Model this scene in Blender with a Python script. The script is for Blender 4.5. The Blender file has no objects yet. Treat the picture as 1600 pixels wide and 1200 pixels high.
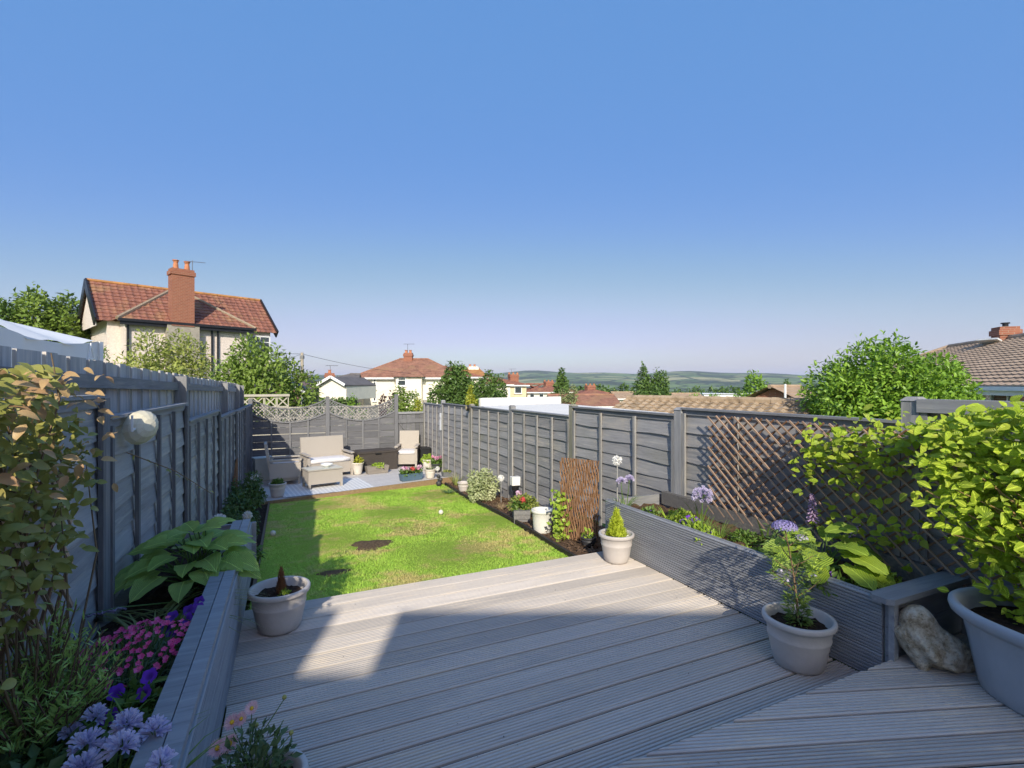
import bpy, math, random
import numpy as np
from mathutils import Vector, Matrix, Euler

# ------------------------------------------------------------------ camera, sky, sun, exposure
SC = bpy.context.scene
COL = SC.collection
cam_data = bpy.data.cameras.new('camera')
cam_data.sensor_width = 36.0
cam_data.lens = 17.66
cam_data.clip_start = 0.05
cam_data.clip_end = 20000.0
CAM = bpy.data.objects.new('camera', cam_data)
CAM.location = (0, 0, 1.5)
CAM.rotation_euler = (math.radians(90), 0, 0)
COL.objects.link(CAM)
SC.camera = CAM

SUN_EL = math.radians(28.0)
SUN_AZ = math.radians(177.0)          # the sun stands behind the camera
world = bpy.data.worlds.new('World')
SC.world = world
world.use_nodes = True
wn, wl = world.node_tree.nodes, world.node_tree.links
wn.clear()
w_out = wn.new('ShaderNodeOutputWorld')
w_bg = wn.new('ShaderNodeBackground')
w_sky = wn.new('ShaderNodeTexSky')
w_sky.sky_type = 'NISHITA'
w_sky.sun_disc = False
w_sky.sun_elevation = SUN_EL
w_sky.sun_rotation = SUN_AZ
w_sky.altitude = 60
w_sky.air_density = 0.7
w_sky.dust_density = 1.0
w_sky.ozone_density = 6.0
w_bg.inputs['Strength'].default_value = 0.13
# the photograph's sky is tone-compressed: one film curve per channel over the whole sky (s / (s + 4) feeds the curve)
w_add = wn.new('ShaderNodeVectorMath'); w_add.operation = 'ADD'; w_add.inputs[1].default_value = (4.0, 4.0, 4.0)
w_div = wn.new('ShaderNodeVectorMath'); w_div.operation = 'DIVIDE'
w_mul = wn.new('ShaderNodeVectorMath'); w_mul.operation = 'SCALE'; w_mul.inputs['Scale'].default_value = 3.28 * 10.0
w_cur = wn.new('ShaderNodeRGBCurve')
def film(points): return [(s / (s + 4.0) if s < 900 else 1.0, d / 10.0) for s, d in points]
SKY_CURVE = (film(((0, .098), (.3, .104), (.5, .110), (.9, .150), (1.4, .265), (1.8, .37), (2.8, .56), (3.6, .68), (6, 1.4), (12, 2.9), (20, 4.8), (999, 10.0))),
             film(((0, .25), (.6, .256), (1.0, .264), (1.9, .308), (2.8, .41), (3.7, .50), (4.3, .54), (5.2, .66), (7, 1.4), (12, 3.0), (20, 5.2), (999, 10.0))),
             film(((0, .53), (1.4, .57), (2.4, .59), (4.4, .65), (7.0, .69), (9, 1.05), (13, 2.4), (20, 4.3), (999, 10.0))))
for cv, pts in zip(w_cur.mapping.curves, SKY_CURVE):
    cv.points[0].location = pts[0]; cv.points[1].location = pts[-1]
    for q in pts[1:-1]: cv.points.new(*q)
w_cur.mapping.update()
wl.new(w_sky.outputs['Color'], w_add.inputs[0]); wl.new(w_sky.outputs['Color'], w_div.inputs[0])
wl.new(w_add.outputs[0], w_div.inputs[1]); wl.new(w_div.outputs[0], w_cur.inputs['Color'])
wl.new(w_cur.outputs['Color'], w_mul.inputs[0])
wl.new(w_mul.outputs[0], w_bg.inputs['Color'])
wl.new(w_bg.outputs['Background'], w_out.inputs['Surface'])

sun_data = bpy.data.lights.new('sun', 'SUN')
sun_data.energy = 1.85
sun_data.angle = math.radians(0.53)
sun_data.color = (1.0, 0.92, 0.78)
SUN = bpy.data.objects.new('sun', sun_data)
sun_travel = Vector((-math.sin(SUN_AZ), -math.cos(SUN_AZ), -math.tan(SUN_EL)))
SUN.rotation_euler = sun_travel.to_track_quat('-Z', 'Y').to_euler()
SUN.location = (0, -20, 20)
COL.objects.link(SUN)

SC.view_settings.view_transform = 'Standard'
SC.view_settings.look = 'None'
SC.view_settings.gamma = 1.0
SC.view_settings.exposure = 1.48
SC.view_settings.use_curve_mapping = False
SC.render.engine = 'CYCLES'
SC.cycles.use_denoising = True
SC.cycles.max_bounces = 6
SC.cycles.diffuse_bounces = 4
SC.cycles.glossy_bounces = 2
SC.cycles.transmission_bounces = 4
SC.cycles.transparent_max_bounces = 6
SC.cycles.volume_bounces = 0
SC.cycles.caustics_reflective = False
SC.cycles.caustics_refractive = False

# ------------------------------------------------------------------ frames
R = math.radians
GA = R(24.6)                                     # the garden runs 24.6 degrees left of the view
EX = Vector((math.cos(GA), math.sin(GA), 0))     # across the garden
GY = Vector((-math.sin(GA), math.cos(GA), 0))    # along the garden, away from the house
def G(u, v, z=0.0):
    p = EX * u + GY * v
    return Vector((p.x, p.y, z))
def lawn_z(v):
    return -0.10 - 0.0825 * (v - 3.77)
PATIO_Z = -0.55
rnd = random.Random(7)
rng = np.random.default_rng(11)

# ------------------------------------------------------------------ mesh builder
class MB:
    def __init__(s):
        s.v = []; s.f = []; s.smooth = False
    def add(s, vs, fs):
        o = len(s.v)
        s.v.extend(tuple(p) for p in vs)
        s.f.extend(tuple(i + o for i in f) for f in fs)
        return s
    def box(s, c, size, rot=None, taper=1.0):
        x, y, z = size[0] / 2, size[1] / 2, size[2] / 2
        vs = [Vector((a * x * (taper if k > 0 else 1), b * y * (taper if k > 0 else 1), k * z))
              for k in (-1, 1) for a, b in ((-1, -1), (1, -1), (1, 1), (-1, 1))]
        if rot is not None:
            m = rot if isinstance(rot, Matrix) else Euler(rot).to_matrix()
            vs = [m @ p for p in vs]
        c = Vector(c)
        return s.add([p + c for p in vs], [(3, 2, 1, 0), (4, 5, 6, 7), (0, 1, 5, 4), (1, 2, 6, 5), (2, 3, 7, 6), (3, 0, 4, 7)])
    def beam(s, a, b, w, h, up=(0, 0, 1)):
        a, b = Vector(a), Vector(b)
        x = (b - a).normalized(); up = Vector(up)
        y = up.cross(x)
        if y.length < 1e-5: y = Vector((0, 1, 0)).cross(x)
        y.normalize(); z = x.cross(y)
        vs = [p + y * (i * w / 2) + z * (j * h / 2) for p in (a, b) for i, j in ((-1, -1), (1, -1), (1, 1), (-1, 1))]
        return s.add(vs, [(0, 1, 2, 3), (7, 6, 5, 4), (0, 4, 5, 1), (1, 5, 6, 2), (2, 6, 7, 3), (3, 7, 4, 0)])
    def tube(s, pts, rad, n=6, cap=True):
        pts = [Vector(p) for p in pts]
        if not hasattr(rad, '__len__'): rad = [rad] * len(pts)
        o = len(s.v); ref = Vector((0.31, 0.17, 0.93))
        for i, p in enumerate(pts):
            d = (pts[min(i + 1, len(pts) - 1)] - pts[max(i - 1, 0)])
            d = d.normalized() if d.length > 1e-9 else Vector((0, 0, 1))
            a = d.cross(ref)
            if a.length < 0.05: a = d.cross(Vector((1, 0, 0)))
            a.normalize(); b = d.cross(a)
            for k in range(n):
                t = 2 * math.pi * k / n
                s.v.append(tuple(p + (a * math.cos(t) + b * math.sin(t)) * rad[i]))
        for i in range(len(pts) - 1):
            for k in range(n):
                k2 = (k + 1) % n
                s.f.append((o + i * n + k, o + (i + 1) * n + k, o + (i + 1) * n + k2, o + i * n + k2))
        if cap:
            s.f.append(tuple(o + k for k in range(n)))
            s.f.append(tuple(o + (len(pts) - 1) * n + k for k in reversed(range(n))))
        return s
    def lathe(s, prof, n=28, c=(0, 0, 0), sx=1.0, sy=1.0, lobes=0, amp=0.0, close=True):
        c = Vector(c); o = len(s.v)
        for r, z in prof:
            for k in range(n):
                t = 2 * math.pi * k / n
                rr = r * (1 + amp * math.cos(lobes * t)) if lobes else r
                s.v.append((c.x + rr * sx * math.cos(t), c.y + rr * sy * math.sin(t), c.z + z))
        for i in range(len(prof) - 1):
            for k in range(n):
                k2 = (k + 1) % n
                s.f.append((o + i * n + k, o + i * n + k2, o + (i + 1) * n + k2, o + (i + 1) * n + k))
        if close:
            if prof[0][0] > 1e-4: s.f.append(tuple(o + k for k in reversed(range(n))))
            if prof[-1][0] > 1e-4: s.f.append(tuple(o + (len(prof) - 1) * n + k for k in range(n)))
        return s
    def ball(s, c, r, n=10, m=7, sx=1, sy=1, sz=1):
        prof = [(r * math.sin(math.pi * i / m), -r * math.cos(math.pi * i / m) * sz) for i in range(m + 1)]
        prof[0] = (1e-5, prof[0][1]); prof[-1] = (1e-5, prof[-1][1])
        return s.lathe(prof, n, c, sx, sy, close=False)
    def prism(s, poly, z0, z1):
        n = len(poly)
        vs = [(p[0], p[1], z0) for p in poly] + [(p[0], p[1], z1) for p in poly]
        fs = [tuple(reversed(range(n))), tuple(range(n, 2 * n))]
        fs += [(i, (i + 1) % n, n + (i + 1) % n, n + i) for i in range(n)]
        return s.add(vs, fs)
    def mesh(s, name):
        me = bpy.data.meshes.new(name)
        me.from_pydata(s.v, [], s.f)
        if s.smooth:
            me.polygons.foreach_set('use_smooth', [True] * len(me.polygons))
        me.update()
        return me

def np_mesh(name, V, F, smooth=False):
    """V (n,3), F (m,k) arrays, every face of the same size"""
    V = np.asarray(V, dtype=np.float32); F = np.asarray(F, dtype=np.int32)
    me = bpy.data.meshes.new(name)
    me.vertices.add(len(V)); me.vertices.foreach_set('co', V.ravel())
    k = F.shape[1]
    me.loops.add(F.size); me.loops.foreach_set('vertex_index', F.ravel())
    me.polygons.add(len(F))
    me.polygons.foreach_set('loop_start', np.arange(0, F.size, k, dtype=np.int32))
    me.polygons.foreach_set('loop_total', np.full(len(F), k, dtype=np.int32))
    if smooth: me.polygons.foreach_set('use_smooth', np.ones(len(F), dtype=bool))
    me.update(calc_edges=True); me.validate()
    return me

# ------------------------------------------------------------------ objects
def thing(name, label, cat, loc=(0, 0, 0), rz=0.0, group=None):
    o = bpy.data.objects.new(name, None)
    o.empty_display_size = 0.1
    COL.objects.link(o)
    o.location = loc; o.rotation_euler = (0, 0, rz)
    o['label'] = label; o['category'] = cat
    if group: o['group'] = group
    return o
def part(name, mb, m, parent=None, loc=(0, 0, 0), rot=None, scale=None, smooth=None, stuff=False, label=None):
    if isinstance(mb, MB):
        if smooth is not None: mb.smooth = smooth
        me = mb.mesh(name)
    else:
        me = mb
    if m is not None and not me.materials: me.materials.append(m)
    o = bpy.data.objects.new(name, me)
    COL.objects.link(o)
    if isinstance(rot, Matrix):
        o.rotation_euler = rot.to_euler()
    elif rot is not None: o.rotation_euler = rot
    o.location = loc
    if scale is not None: o.scale = scale
    if parent is not None: o.parent = parent
    if stuff: o['kind'] = 'stuff'
    if label: o['label'] = label
    return o
def tag(o, label, cat, group=None):
    o['label'] = label; o['category'] = cat
    if group: o['group'] = group
    return o
def struct(name, mb, m, label=None, smooth=None):
    o = part(name, mb, m, smooth=smooth); o['kind'] = 'structure'
    return o

# ------------------------------------------------------------------ materials
def new_mat(name):
    m = bpy.data.materials.new(name); m.use_nodes = True
    nt = m.node_tree
    return m, nt, nt.nodes['Principled BSDF'], nt.nodes['Material Output']
def N(nt, kind, **kw):
    n = nt.nodes.new(kind)
    for k, v in kw.items():
        if k in n.inputs: n.inputs[k].default_value = v
        else: setattr(n, k, v)
    return n
def ramp(nt, fac, stops):
    r = nt.nodes.new('ShaderNodeValToRGB')
    el = r.color_ramp.elements
    while len(el) < len(stops): el.new(0.5)
    for e, (p, c) in zip(el, stops):
        e.position = p; e.color = (*c, 1) if len(c) == 3 else c
    nt.links.new(fac, r.inputs['Fac'])
    return r.outputs['Color']
def coords(nt, scale=(1, 1, 1), which='Object', rot=(0, 0, 0)):
    tc = nt.nodes.new('ShaderNodeTexCoord')
    mp = nt.nodes.new('ShaderNodeMapping')
    mp.inputs['Scale'].default_value = scale
    mp.inputs['Rotation'].default_value = rot
    nt.links.new(tc.outputs[which], mp.inputs['Vector'])
    return mp.outputs['Vector']
def noise(nt, vec, scale, detail=4, rough=0.55):
    n = N(nt, 'ShaderNodeTexNoise', Scale=scale, Detail=detail, Roughness=rough)
    nt.links.new(vec, n.inputs['Vector'])
    return n.outputs['Fac']
def mixc(nt, fac, a, b, mode='MIX'):
    n = nt.nodes.new('ShaderNodeMix'); n.data_type = 'RGBA'; n.blend_type = mode
    for sock, val in ((n.inputs[0], fac), (n.inputs[6], a), (n.inputs[7], b)):
        if hasattr(val, 'is_linked'): nt.links.new(val, sock)
        elif isinstance(val, (int, float)): sock.default_value = val
        else: sock.default_value = (*val, 1)
    return n.outputs[2]
def bump(nt, bsdf, height, strength=0.4, dist=0.01):
    b = nt.nodes.new('ShaderNodeBump')
    b.inputs['Strength'].default_value = strength; b.inputs['Distance'].default_value = dist
    nt.links.new(height, b.inputs['Height']); nt.links.new(b.outputs['Normal'], bsdf.inputs['Normal'])
def mul(c, k): return tuple(min(1, x * k) for x in c)

MATS = {}
def plain(name, c, rough=0.7, var=0.18, scale=8.0, b=0.15, metal=0.0, spec=0.4, bd=0.01, which='Object'):
    if name in MATS: return MATS[name]
    m, nt, p, _ = new_mat(name)
    vec = coords(nt, which=which)
    f = noise(nt, vec, scale)
    col = ramp(nt, f, [(0.25, mul(c, 1 - var)), (0.75, mul(c, 1 + var))])
    nt.links.new(col, p.inputs['Base Color'])
    p.inputs['Roughness'].default_value = rough
    p.inputs['Metallic'].default_value = metal
    p.inputs['Specular IOR Level'].default_value = spec
    if b: bump(nt, p, noise(nt, vec, scale * 6), b, bd)
    MATS[name] = m
    return m
def wood(name, c, worn, grain=(2, 30, 30), rough=0.75, wear=0.6, stain=None, scale=1.0, con=1.0):
    """painted timber: grain along local x, wear patches where the paint has thinned, each board a slightly different tone"""
    if name in MATS: return MATS[name]
    m, nt, p, _ = new_mat(name)
    oi = nt.nodes.new('ShaderNodeObjectInfo')
    tc = nt.nodes.new('ShaderNodeTexCoord')
    off = nt.nodes.new('ShaderNodeVectorMath'); off.operation = 'MULTIPLY_ADD'
    cmb = nt.nodes.new('ShaderNodeCombineXYZ')
    for i in range(3): nt.links.new(oi.outputs['Random'], cmb.inputs[i])
    nt.links.new(cmb.outputs[0], off.inputs[0]); off.inputs[1].default_value = (17.0, 31.0, 23.0)
    nt.links.new(tc.outputs['Object'], off.inputs[2])
    mp = nt.nodes.new('ShaderNodeMapping'); mp.inputs['Scale'].default_value = grain
    nt.links.new(off.outputs[0], mp.inputs['Vector'])
    g = noise(nt, mp.outputs['Vector'], 1.5 * scale, 6, 0.65)
    big = noise(nt, off.outputs[0], 2.2 * scale, 5, 0.6)
    base = ramp(nt, g, [(0.26, mul(c, 1 - .38 * con)), (0.42, mul(c, 1 - .08 * con)), (0.55, c), (0.74, mul(c, 1 + .28 * con))])
    tone = nt.nodes.new('ShaderNodeMapRange')
    tone.inputs['To Min'].default_value = 0.80; tone.inputs['To Max'].default_value = 1.12
    nt.links.new(oi.outputs['Random'], tone.inputs['Value'])
    sep = nt.nodes.new('ShaderNodeVectorMath'); sep.operation = 'SCALE'
    nt.links.new(base, sep.inputs[0]); nt.links.new(tone.outputs[0], sep.inputs['Scale'])
    mm = nt.nodes.new('ShaderNodeMath'); mm.operation = 'MULTIPLY'
    nt.links.new(g, mm.inputs[0]); nt.links.new(big, mm.inputs[1])
    fac = ramp(nt, mm.outputs[0], [(0.27, (0, 0, 0)), (0.42, (wear,) * 3)])
    col = mixc(nt, fac, sep.outputs[0], worn)
    if stain:
        s2 = noise(nt, off.outputs[0], 0.9 * scale, 4, 0.5)
        col = mixc(nt, ramp(nt, s2, [(0.55, (0, 0, 0)), (0.75, (0.7, 0.7, 0.7))]), col, stain)
    nt.links.new(col, p.inputs['Base Color'])
    p.inputs['Roughness'].default_value = rough
    p.inputs['Specular IOR Level'].default_value = 0.3
    bump(nt, p, g, 0.55, 0.006)
    MATS[name] = m
    return m
def leafmat(name, a, b, trans=0.25, tip=None, rough=0.45, veins=0.0):
    """leaf: colour runs from a to b leaf by leaf"""
    if name in MATS: return MATS[name]
    m, nt, p, out = new_mat(name)
    geo = nt.nodes.new('ShaderNodeNewGeometry'); oi = nt.nodes.new('ShaderNodeObjectInfo')
    ad = nt.nodes.new('ShaderNodeMath'); ad.operation = 'ADD'
    nt.links.new(geo.outputs['Random Per Island'], ad.inputs[0]); nt.links.new(oi.outputs['Random'], ad.inputs[1])
    fr = nt.nodes.new('ShaderNodeMath'); fr.operation = 'FRACT'
    nt.links.new(ad.outputs[0], fr.inputs[0])
    stops = [(0.0, a), (0.8, b)] + ([(0.97, tip)] if tip else [])
    col = ramp(nt, fr.outputs[0], stops)
    n2 = noise(nt, coords(nt), 30.0, 3)
    col = mixc(nt, 0.35, col, ramp(nt, n2, [(0.3, mul(a, 0.7)), (0.7, mul(b, 1.15))]))
    n3 = noise(nt, coords(nt), 2.6, 3)
    col = mixc(nt, 0.45, col, ramp(nt, n3, [(0.36, mul(a, 0.75)), (0.64, mul(b, 1.05))]))
    if veins:          # ribs curve from the midrib (local x) towards the tip
        tc = nt.nodes.new('ShaderNodeTexCoord'); sx = nt.nodes.new('ShaderNodeSeparateXYZ'); nt.links.new(tc.outputs['Object'], sx.inputs[0])
        ab = nt.nodes.new('ShaderNodeMath'); ab.operation = 'ABSOLUTE'; nt.links.new(sx.outputs[1], ab.inputs[0])
        ma = nt.nodes.new('ShaderNodeMath'); ma.operation = 'MULTIPLY_ADD'; nt.links.new(ab.outputs[0], ma.inputs[0]); ma.inputs[1].default_value = 2.6; nt.links.new(sx.outputs[0], ma.inputs[2]) 
        sc = nt.nodes.new('ShaderNodeMath'); sc.operation = 'MULTIPLY'; nt.links.new(ma.outputs[0], sc.inputs[0]); sc.inputs[1].default_value = veins
        sn = nt.nodes.new('ShaderNodeMath'); sn.operation = 'SINE'; nt.links.new(sc.outputs[0], sn.inputs[0])
        mr = nt.nodes.new('ShaderNodeMath'); mr.operation = 'LESS_THAN'; nt.links.new(ab.outputs[0], mr.inputs[0]); mr.inputs[1].default_value = .0022
        bump(nt, p, sn.outputs[0], .55, .006)
        col = mixc(nt, ramp(nt, sn.outputs[0], [(.55, (0, 0, 0)), (1, (.35, .35, .35))]), col, mul(a, .55))
        col = mixc(nt, mr.outputs[0], col, mul(b, 1.25))
    nt.links.new(col, p.inputs['Base Color'])
    p.inputs['Roughness'].default_value = rough
    p.inputs['Specular IOR Level'].default_value = 0.35
    tr = nt.nodes.new('ShaderNodeBsdfTranslucent')
    nt.links.new(col, tr.inputs['Color'])
    mx = nt.nodes.new('ShaderNodeMixShader'); mx.inputs[0].default_value = trans
    nt.links.new(p.outputs[0], mx.inputs[1]); nt.links.new(tr.outputs[0], mx.inputs[2])
    nt.links.new(mx.outputs[0], out.inputs['Surface'])
    MATS[name] = m
    return m

# ------------------------------------------------------------------ leaves
def unit(A):
    return A / np.maximum(np.linalg.norm(A, axis=1, keepdims=True), 1e-9)
def leaf_cloud_fine(name, P, D, Nn, L, W, fold=0.2, droop=0.2, prof=((.14, .62), (.36, 1.0), (.62, .86), (.85, .42))):
    """as leaf_cloud, with rounded outlines: a midrib and two edges through four rows"""
    P = np.asarray(P, float); D = unit(np.asarray(D, float)); n = len(P)
    S = unit(np.cross(D, np.asarray(Nn, float))); Nn = np.cross(S, D)
    L = np.broadcast_to(np.asarray(L, float), (n,))[:, None]; W = np.broadcast_to(np.asarray(W, float), (n,))[:, None]
    k = W * fold * (0.4 + 1.2 * rng.random((n, 1))); dr = L * droop * (0.2 + 1.6 * rng.random((n, 1)))
    rows = [P]
    for t, w in prof:
        c = P + D * L * t - Nn * dr * t * t
        rows += [c - S * W * w / 2 + Nn * k * w, c, c + S * W * w / 2 + Nn * k * w]
    rows.append(P + D * L - Nn * dr)
    V = np.stack(rows, axis=1); m = len(prof); T = 3 * m + 1
    F = [[0, 2, 1], [0, 3, 2]]
    for i in range(m - 1):
        a = 1 + 3 * i
        F += [[a, a + 1, a + 4], [a, a + 4, a + 3], [a + 1, a + 2, a + 5], [a + 1, a + 5, a + 4]]
    a = 1 + 3 * (m - 1); F += [[a, a + 1, T], [a + 1, a + 2, T]]
    F = np.array(F)
    return np_mesh(name, V.reshape(-1, 3), (F[None] + (np.arange(n) * (T + 1))[:, None, None]).reshape(-1, 3), smooth=True)
def leaf_cloud(name, P, D, Nn, L, W, fold=0.25, droop=0.15):
    """many leaves in one mesh: base, left, mid, right, tip = five points and four triangles each"""
    P = np.asarray(P, float); D = unit(np.asarray(D, float)); n = len(P)
    Nn = np.asarray(Nn, float)
    S = unit(np.cross(D, Nn)); Nn = np.cross(S, D)
    L = np.broadcast_to(np.asarray(L, float), (n,))[:, None]; W = np.broadcast_to(np.asarray(W, float), (n,))[:, None]
    mid = P + D * L * 0.45
    V = np.stack([P, mid - S * W / 2 + Nn * W * fold, mid, mid + S * W / 2 + Nn * W * fold, P + D * L - Nn * L * droop], axis=1)
    F = np.array([[0, 2, 1], [0, 3, 2], [1, 2, 4], [2, 3, 4]])
    FF = (F[None] + (np.arange(n) * 5)[:, None, None]).reshape(-1, 3)
    return np_mesh(name, V.reshape(-1, 3), FF, smooth=False)
def blade_cloud(name, P, D, L, W, bend=0.3, rows=3):
    """strap leaves / grass blades: ribbons that bend outwards; D = outward horizontal direction plus rise"""
    P = np.asarray(P, float); D = unit(np.asarray(D, float)); n = len(P)
    L = np.broadcast_to(np.asarray(L, float), (n,)); W = np.broadcast_to(np.asarray(W, float), (n,))
    out = D.copy(); out[:, 2] = 0; out = unit(out + 1e-6)
    S = np.stack([-out[:, 1], out[:, 0], np.zeros(n)], axis=1)
    ts = np.linspace(0, 1, rows + 1); V = []
    for t in ts:
        c = P + D * (L * t)[:, None] + out * (L * bend * t * t)[:, None] - np.array([0, 0, 1]) * (L * bend * 0.9 * t ** 3)[:, None]
        w = W * (1 - t ** 2 * 0.93) * (0.7 + 0.3 * min(1, t * 4))
        V += [c - S * w[:, None] / 2, c + S * w[:, None] / 2]
    V = np.stack(V, axis=1)
    k = 2 * (rows + 1)
    F = np.array([[2 * i, 2 * i + 1, 2 * i + 3, 2 * i + 2] for i in range(rows)])
    FF = (F[None] + (np.arange(n) * k)[:, None, None]).reshape(-1, 4)
    return np_mesh(name, V.reshape(-1, 3), FF, smooth=True)
def one_leaf(name, L, W, rows=4, fold=0.2, droop=0.25, wave=0.0, shape=None, seed=0):
    """one larger leaf, x along the midrib from the stalk, z its upper side"""
    r = random.Random(seed); m = MB(); m.smooth = True
    shape = shape or (lambda t: math.sin(math.pi * min(1, t ** 0.75)) ** 0.8)
    vs = []; fs = []
    for i in range(rows + 1):
        t = i / rows
        w = W / 2 * max(0.0, shape(t)) + 0.002 * W
        z = -droop * L * t * t
        x = L * (t - 0.25 * droop * t * t)
        wv = wave * W * math.sin(i * 2.3 + seed)
        vs += [(x, -w, z + fold * w + wv + r.uniform(-.02, .02) * W), (x, 0, z), (x, w, z + fold * w - wv + r.uniform(-.02, .02) * W)]
    for i in range(rows):
        a = 3 * i
        fs += [(a, a + 3, a + 4, a + 1), (a + 1, a + 4, a + 5, a + 2)]
    return m.add(vs, fs).mesh(name)
def frame_of(d, n):
    d = Vector(d).normalized(); n = Vector(n)
    y = n.cross(d)
    if y.length < 1e-4: y = Vector((1, 0, 0)).cross(d)
    y.normalize(); z = d.cross(y)
    return Matrix((d, y, z)).transposed()
def clump_points(clumps, n, shell=0.55):
    """points through a set of ellipsoids (cx,cy,cz,rx,ry,rz), denser near their outsides, with outward directions"""
    C = np.array(clumps, float)
    wgt = C[:, 3] * C[:, 4] + C[:, 4] * C[:, 5]; wgt /= wgt.sum()
    k = rng.choice(len(C), n, p=wgt)
    d = unit(rng.normal(size=(n, 3)))
    rr = shell + (1 - shell) * rng.random(n) ** 0.6
    rr *= 1 + 0.10 * rng.normal(size=n)
    P = C[k, :3] + d * C[k, 3:] * rr[:, None]
    return P, d
# ================================================================== terrain
def ground_z(u, v):
    """garden slope, then the hillside below it, then the valley floor"""
    if v < 3.77: z = -0.10
    elif v < 14: z = lawn_z(v)
    elif v < 110: z = lawn_z(14) - 0.062 * (v - 14)
    elif v < 900: z = lawn_z(14) - 0.062 * 96 - 0.045 * (v - 110)
    else: z = lawn_z(14) - 0.062 * 96 - 0.045 * 790
    return z
def uv_of(x, y):
    return x * EX.x + y * EX.y, x * GY.x + y * GY.y
def terrain(x, y):
    u, v = uv_of(x, y)
    d = max(v, 0.72 * max(0, u - 6) + 0.5 * v)     # falls away to the right as well
    z = ground_z(u, d) - 0.07
    r = math.hypot(x, y)
    if r > 1500:
        t = min(1, (r - 1500) / 2600)
        s = t * t * (3 - 2 * t)
        th = math.atan2(x, y)
        ridge = 78 + 16 * math.sin(th * 7 + 0.6) + 9 * math.sin(th * 19 + 1.0) + 6 * math.sin(th * 43) + 26 * max(0, th - 0.25) * 1.6
        bumps = 12 * math.sin(x * 0.004 + 1) * math.sin(y * 0.0035) * t
        z += s * (ridge + 45) + bumps * (1 - s * 0.6)
    return z
tv, tf = [], []
rings = [0.8, 3, 6, 10, 14, 19, 25, 33, 45, 60, 80, 110, 150, 220, 320, 480, 700, 1000, 1400, 1700, 2000, 2300, 2600, 2900, 3200, 3500, 3800, 4100, 4500, 5200, 7000, 9000]
na = 240
for r_ in rings:
    for k in range(na):
        t = 2 * math.pi * k / na
        x, y = r_ * math.sin(t), r_ * math.cos(t)
        z = terrain(x, y)
        if r_ > 4600: z -= (r_ - 4500) * 0.03
        tv.append((x, y, z))
for i in range(len(rings) - 1):
    for k in range(na):
        k2 = (k + 1) % na
        tf.append((i * na + k, i * na + k2, (i + 1) * na + k2, (i + 1) * na + k))
tf.append(tuple(range(na)))
m, nt, p, _ = new_mat('countryside')
vec = coords(nt)
vor = N(nt, 'ShaderNodeTexVoronoi', Scale=0.0062); nt.links.new(vec, vor.inputs['Vector'])
fields = ramp(nt, vor.outputs['Color'], [(0.0, (0.09, 0.16, 0.05)), (0.3, (0.18, 0.26, 0.08)), (0.5, (0.11, 0.19, 0.06)), (0.72, (0.38, 0.36, 0.17)), (0.9, (0.12, 0.21, 0.06))])
ved = N(nt, 'ShaderNodeTexVoronoi', Scale=0.0062); ved.feature = 'DISTANCE_TO_EDGE'; nt.links.new(vec, ved.inputs['Vector'])
hedge = ramp(nt, ved.outputs['Distance'], [(0.03, (1, 1, 1)), (0.08, (0, 0, 0))])
col = mixc(nt, hedge, fields, (0.022, 0.045, 0.018))
wd = ramp(nt, noise(nt, vec, 0.0022, 6, 0.6), [(0.5, (0, 0, 0)), (0.58, (1, 1, 1))])
col = mixc(nt, wd, col, (0.02, 0.042, 0.018))
nt.links.new(col, p.inputs['Base Color']); p.inputs['Roughness'].default_value = 0.95; p.inputs['Specular IOR Level'].default_value = 0.0
t_me = MB(); t_me.v = tv; t_me.f = tf
struct('ground', t_me, m, smooth=True)

# ================================================================== timber colours
M_DECK = wood('deck paint', (0.585, 0.525, 0.465), (0.70, 0.58, 0.43), grain=(1.2, 26, 26), wear=0.6, rough=0.68, con=.5, stain=(0.44, 0.40, 0.36))
M_DECK2 = wood('worn deck paint', (0.575, 0.52, 0.465), (0.78, 0.64, 0.46), grain=(1.4, 30, 30), wear=0.8, rough=0.7, con=.6, stain=(0.40, 0.37, 0.34))
M_PLANTER = wood('planter paint', (0.29, 0.295, 0.31), (0.38, 0.36, 0.33), grain=(1.5, 20, 20), wear=0.35, rough=0.62)
M_FENCE = wood('fence paint', (0.325, 0.315, 0.315), (0.48, 0.42, 0.35), grain=(1.6, 22, 22), wear=0.7, rough=0.8, stain=(0.27, 0.26, 0.21))
M_FENCE_L = wood('old fence paint', (0.37, 0.36, 0.355), (0.52, 0.46, 0.39), grain=(1.6, 22, 22), wear=0.85, rough=0.8, stain=(0.27, 0.27, 0.29))
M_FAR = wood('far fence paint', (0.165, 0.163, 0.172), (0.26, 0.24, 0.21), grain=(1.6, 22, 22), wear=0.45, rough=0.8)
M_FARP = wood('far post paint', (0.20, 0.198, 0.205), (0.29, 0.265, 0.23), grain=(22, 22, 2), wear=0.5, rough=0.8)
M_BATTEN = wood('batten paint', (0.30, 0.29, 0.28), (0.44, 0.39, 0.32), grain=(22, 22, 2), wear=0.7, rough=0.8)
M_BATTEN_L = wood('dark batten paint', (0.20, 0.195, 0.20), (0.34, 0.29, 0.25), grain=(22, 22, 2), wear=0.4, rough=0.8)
M_POST = wood('post timber', (0.34, 0.31, 0.25), (0.46, 0.41, 0.30), grain=(22, 22, 2), wear=0.7, rough=0.85, stain=(0.20, 0.22, 0.12))
M_POST_G = wood('post paint', (0.31, 0.305, 0.305), (0.42, 0.38, 0.32), grain=(22, 22, 2), wear=0.5, rough=0.8)
M_PICKET = wood('grey picket timber', (0.50, 0.475, 0.46), (0.72, 0.62, 0.51), grain=(24, 24, 1.6), wear=0.75, rough=0.85)
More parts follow.
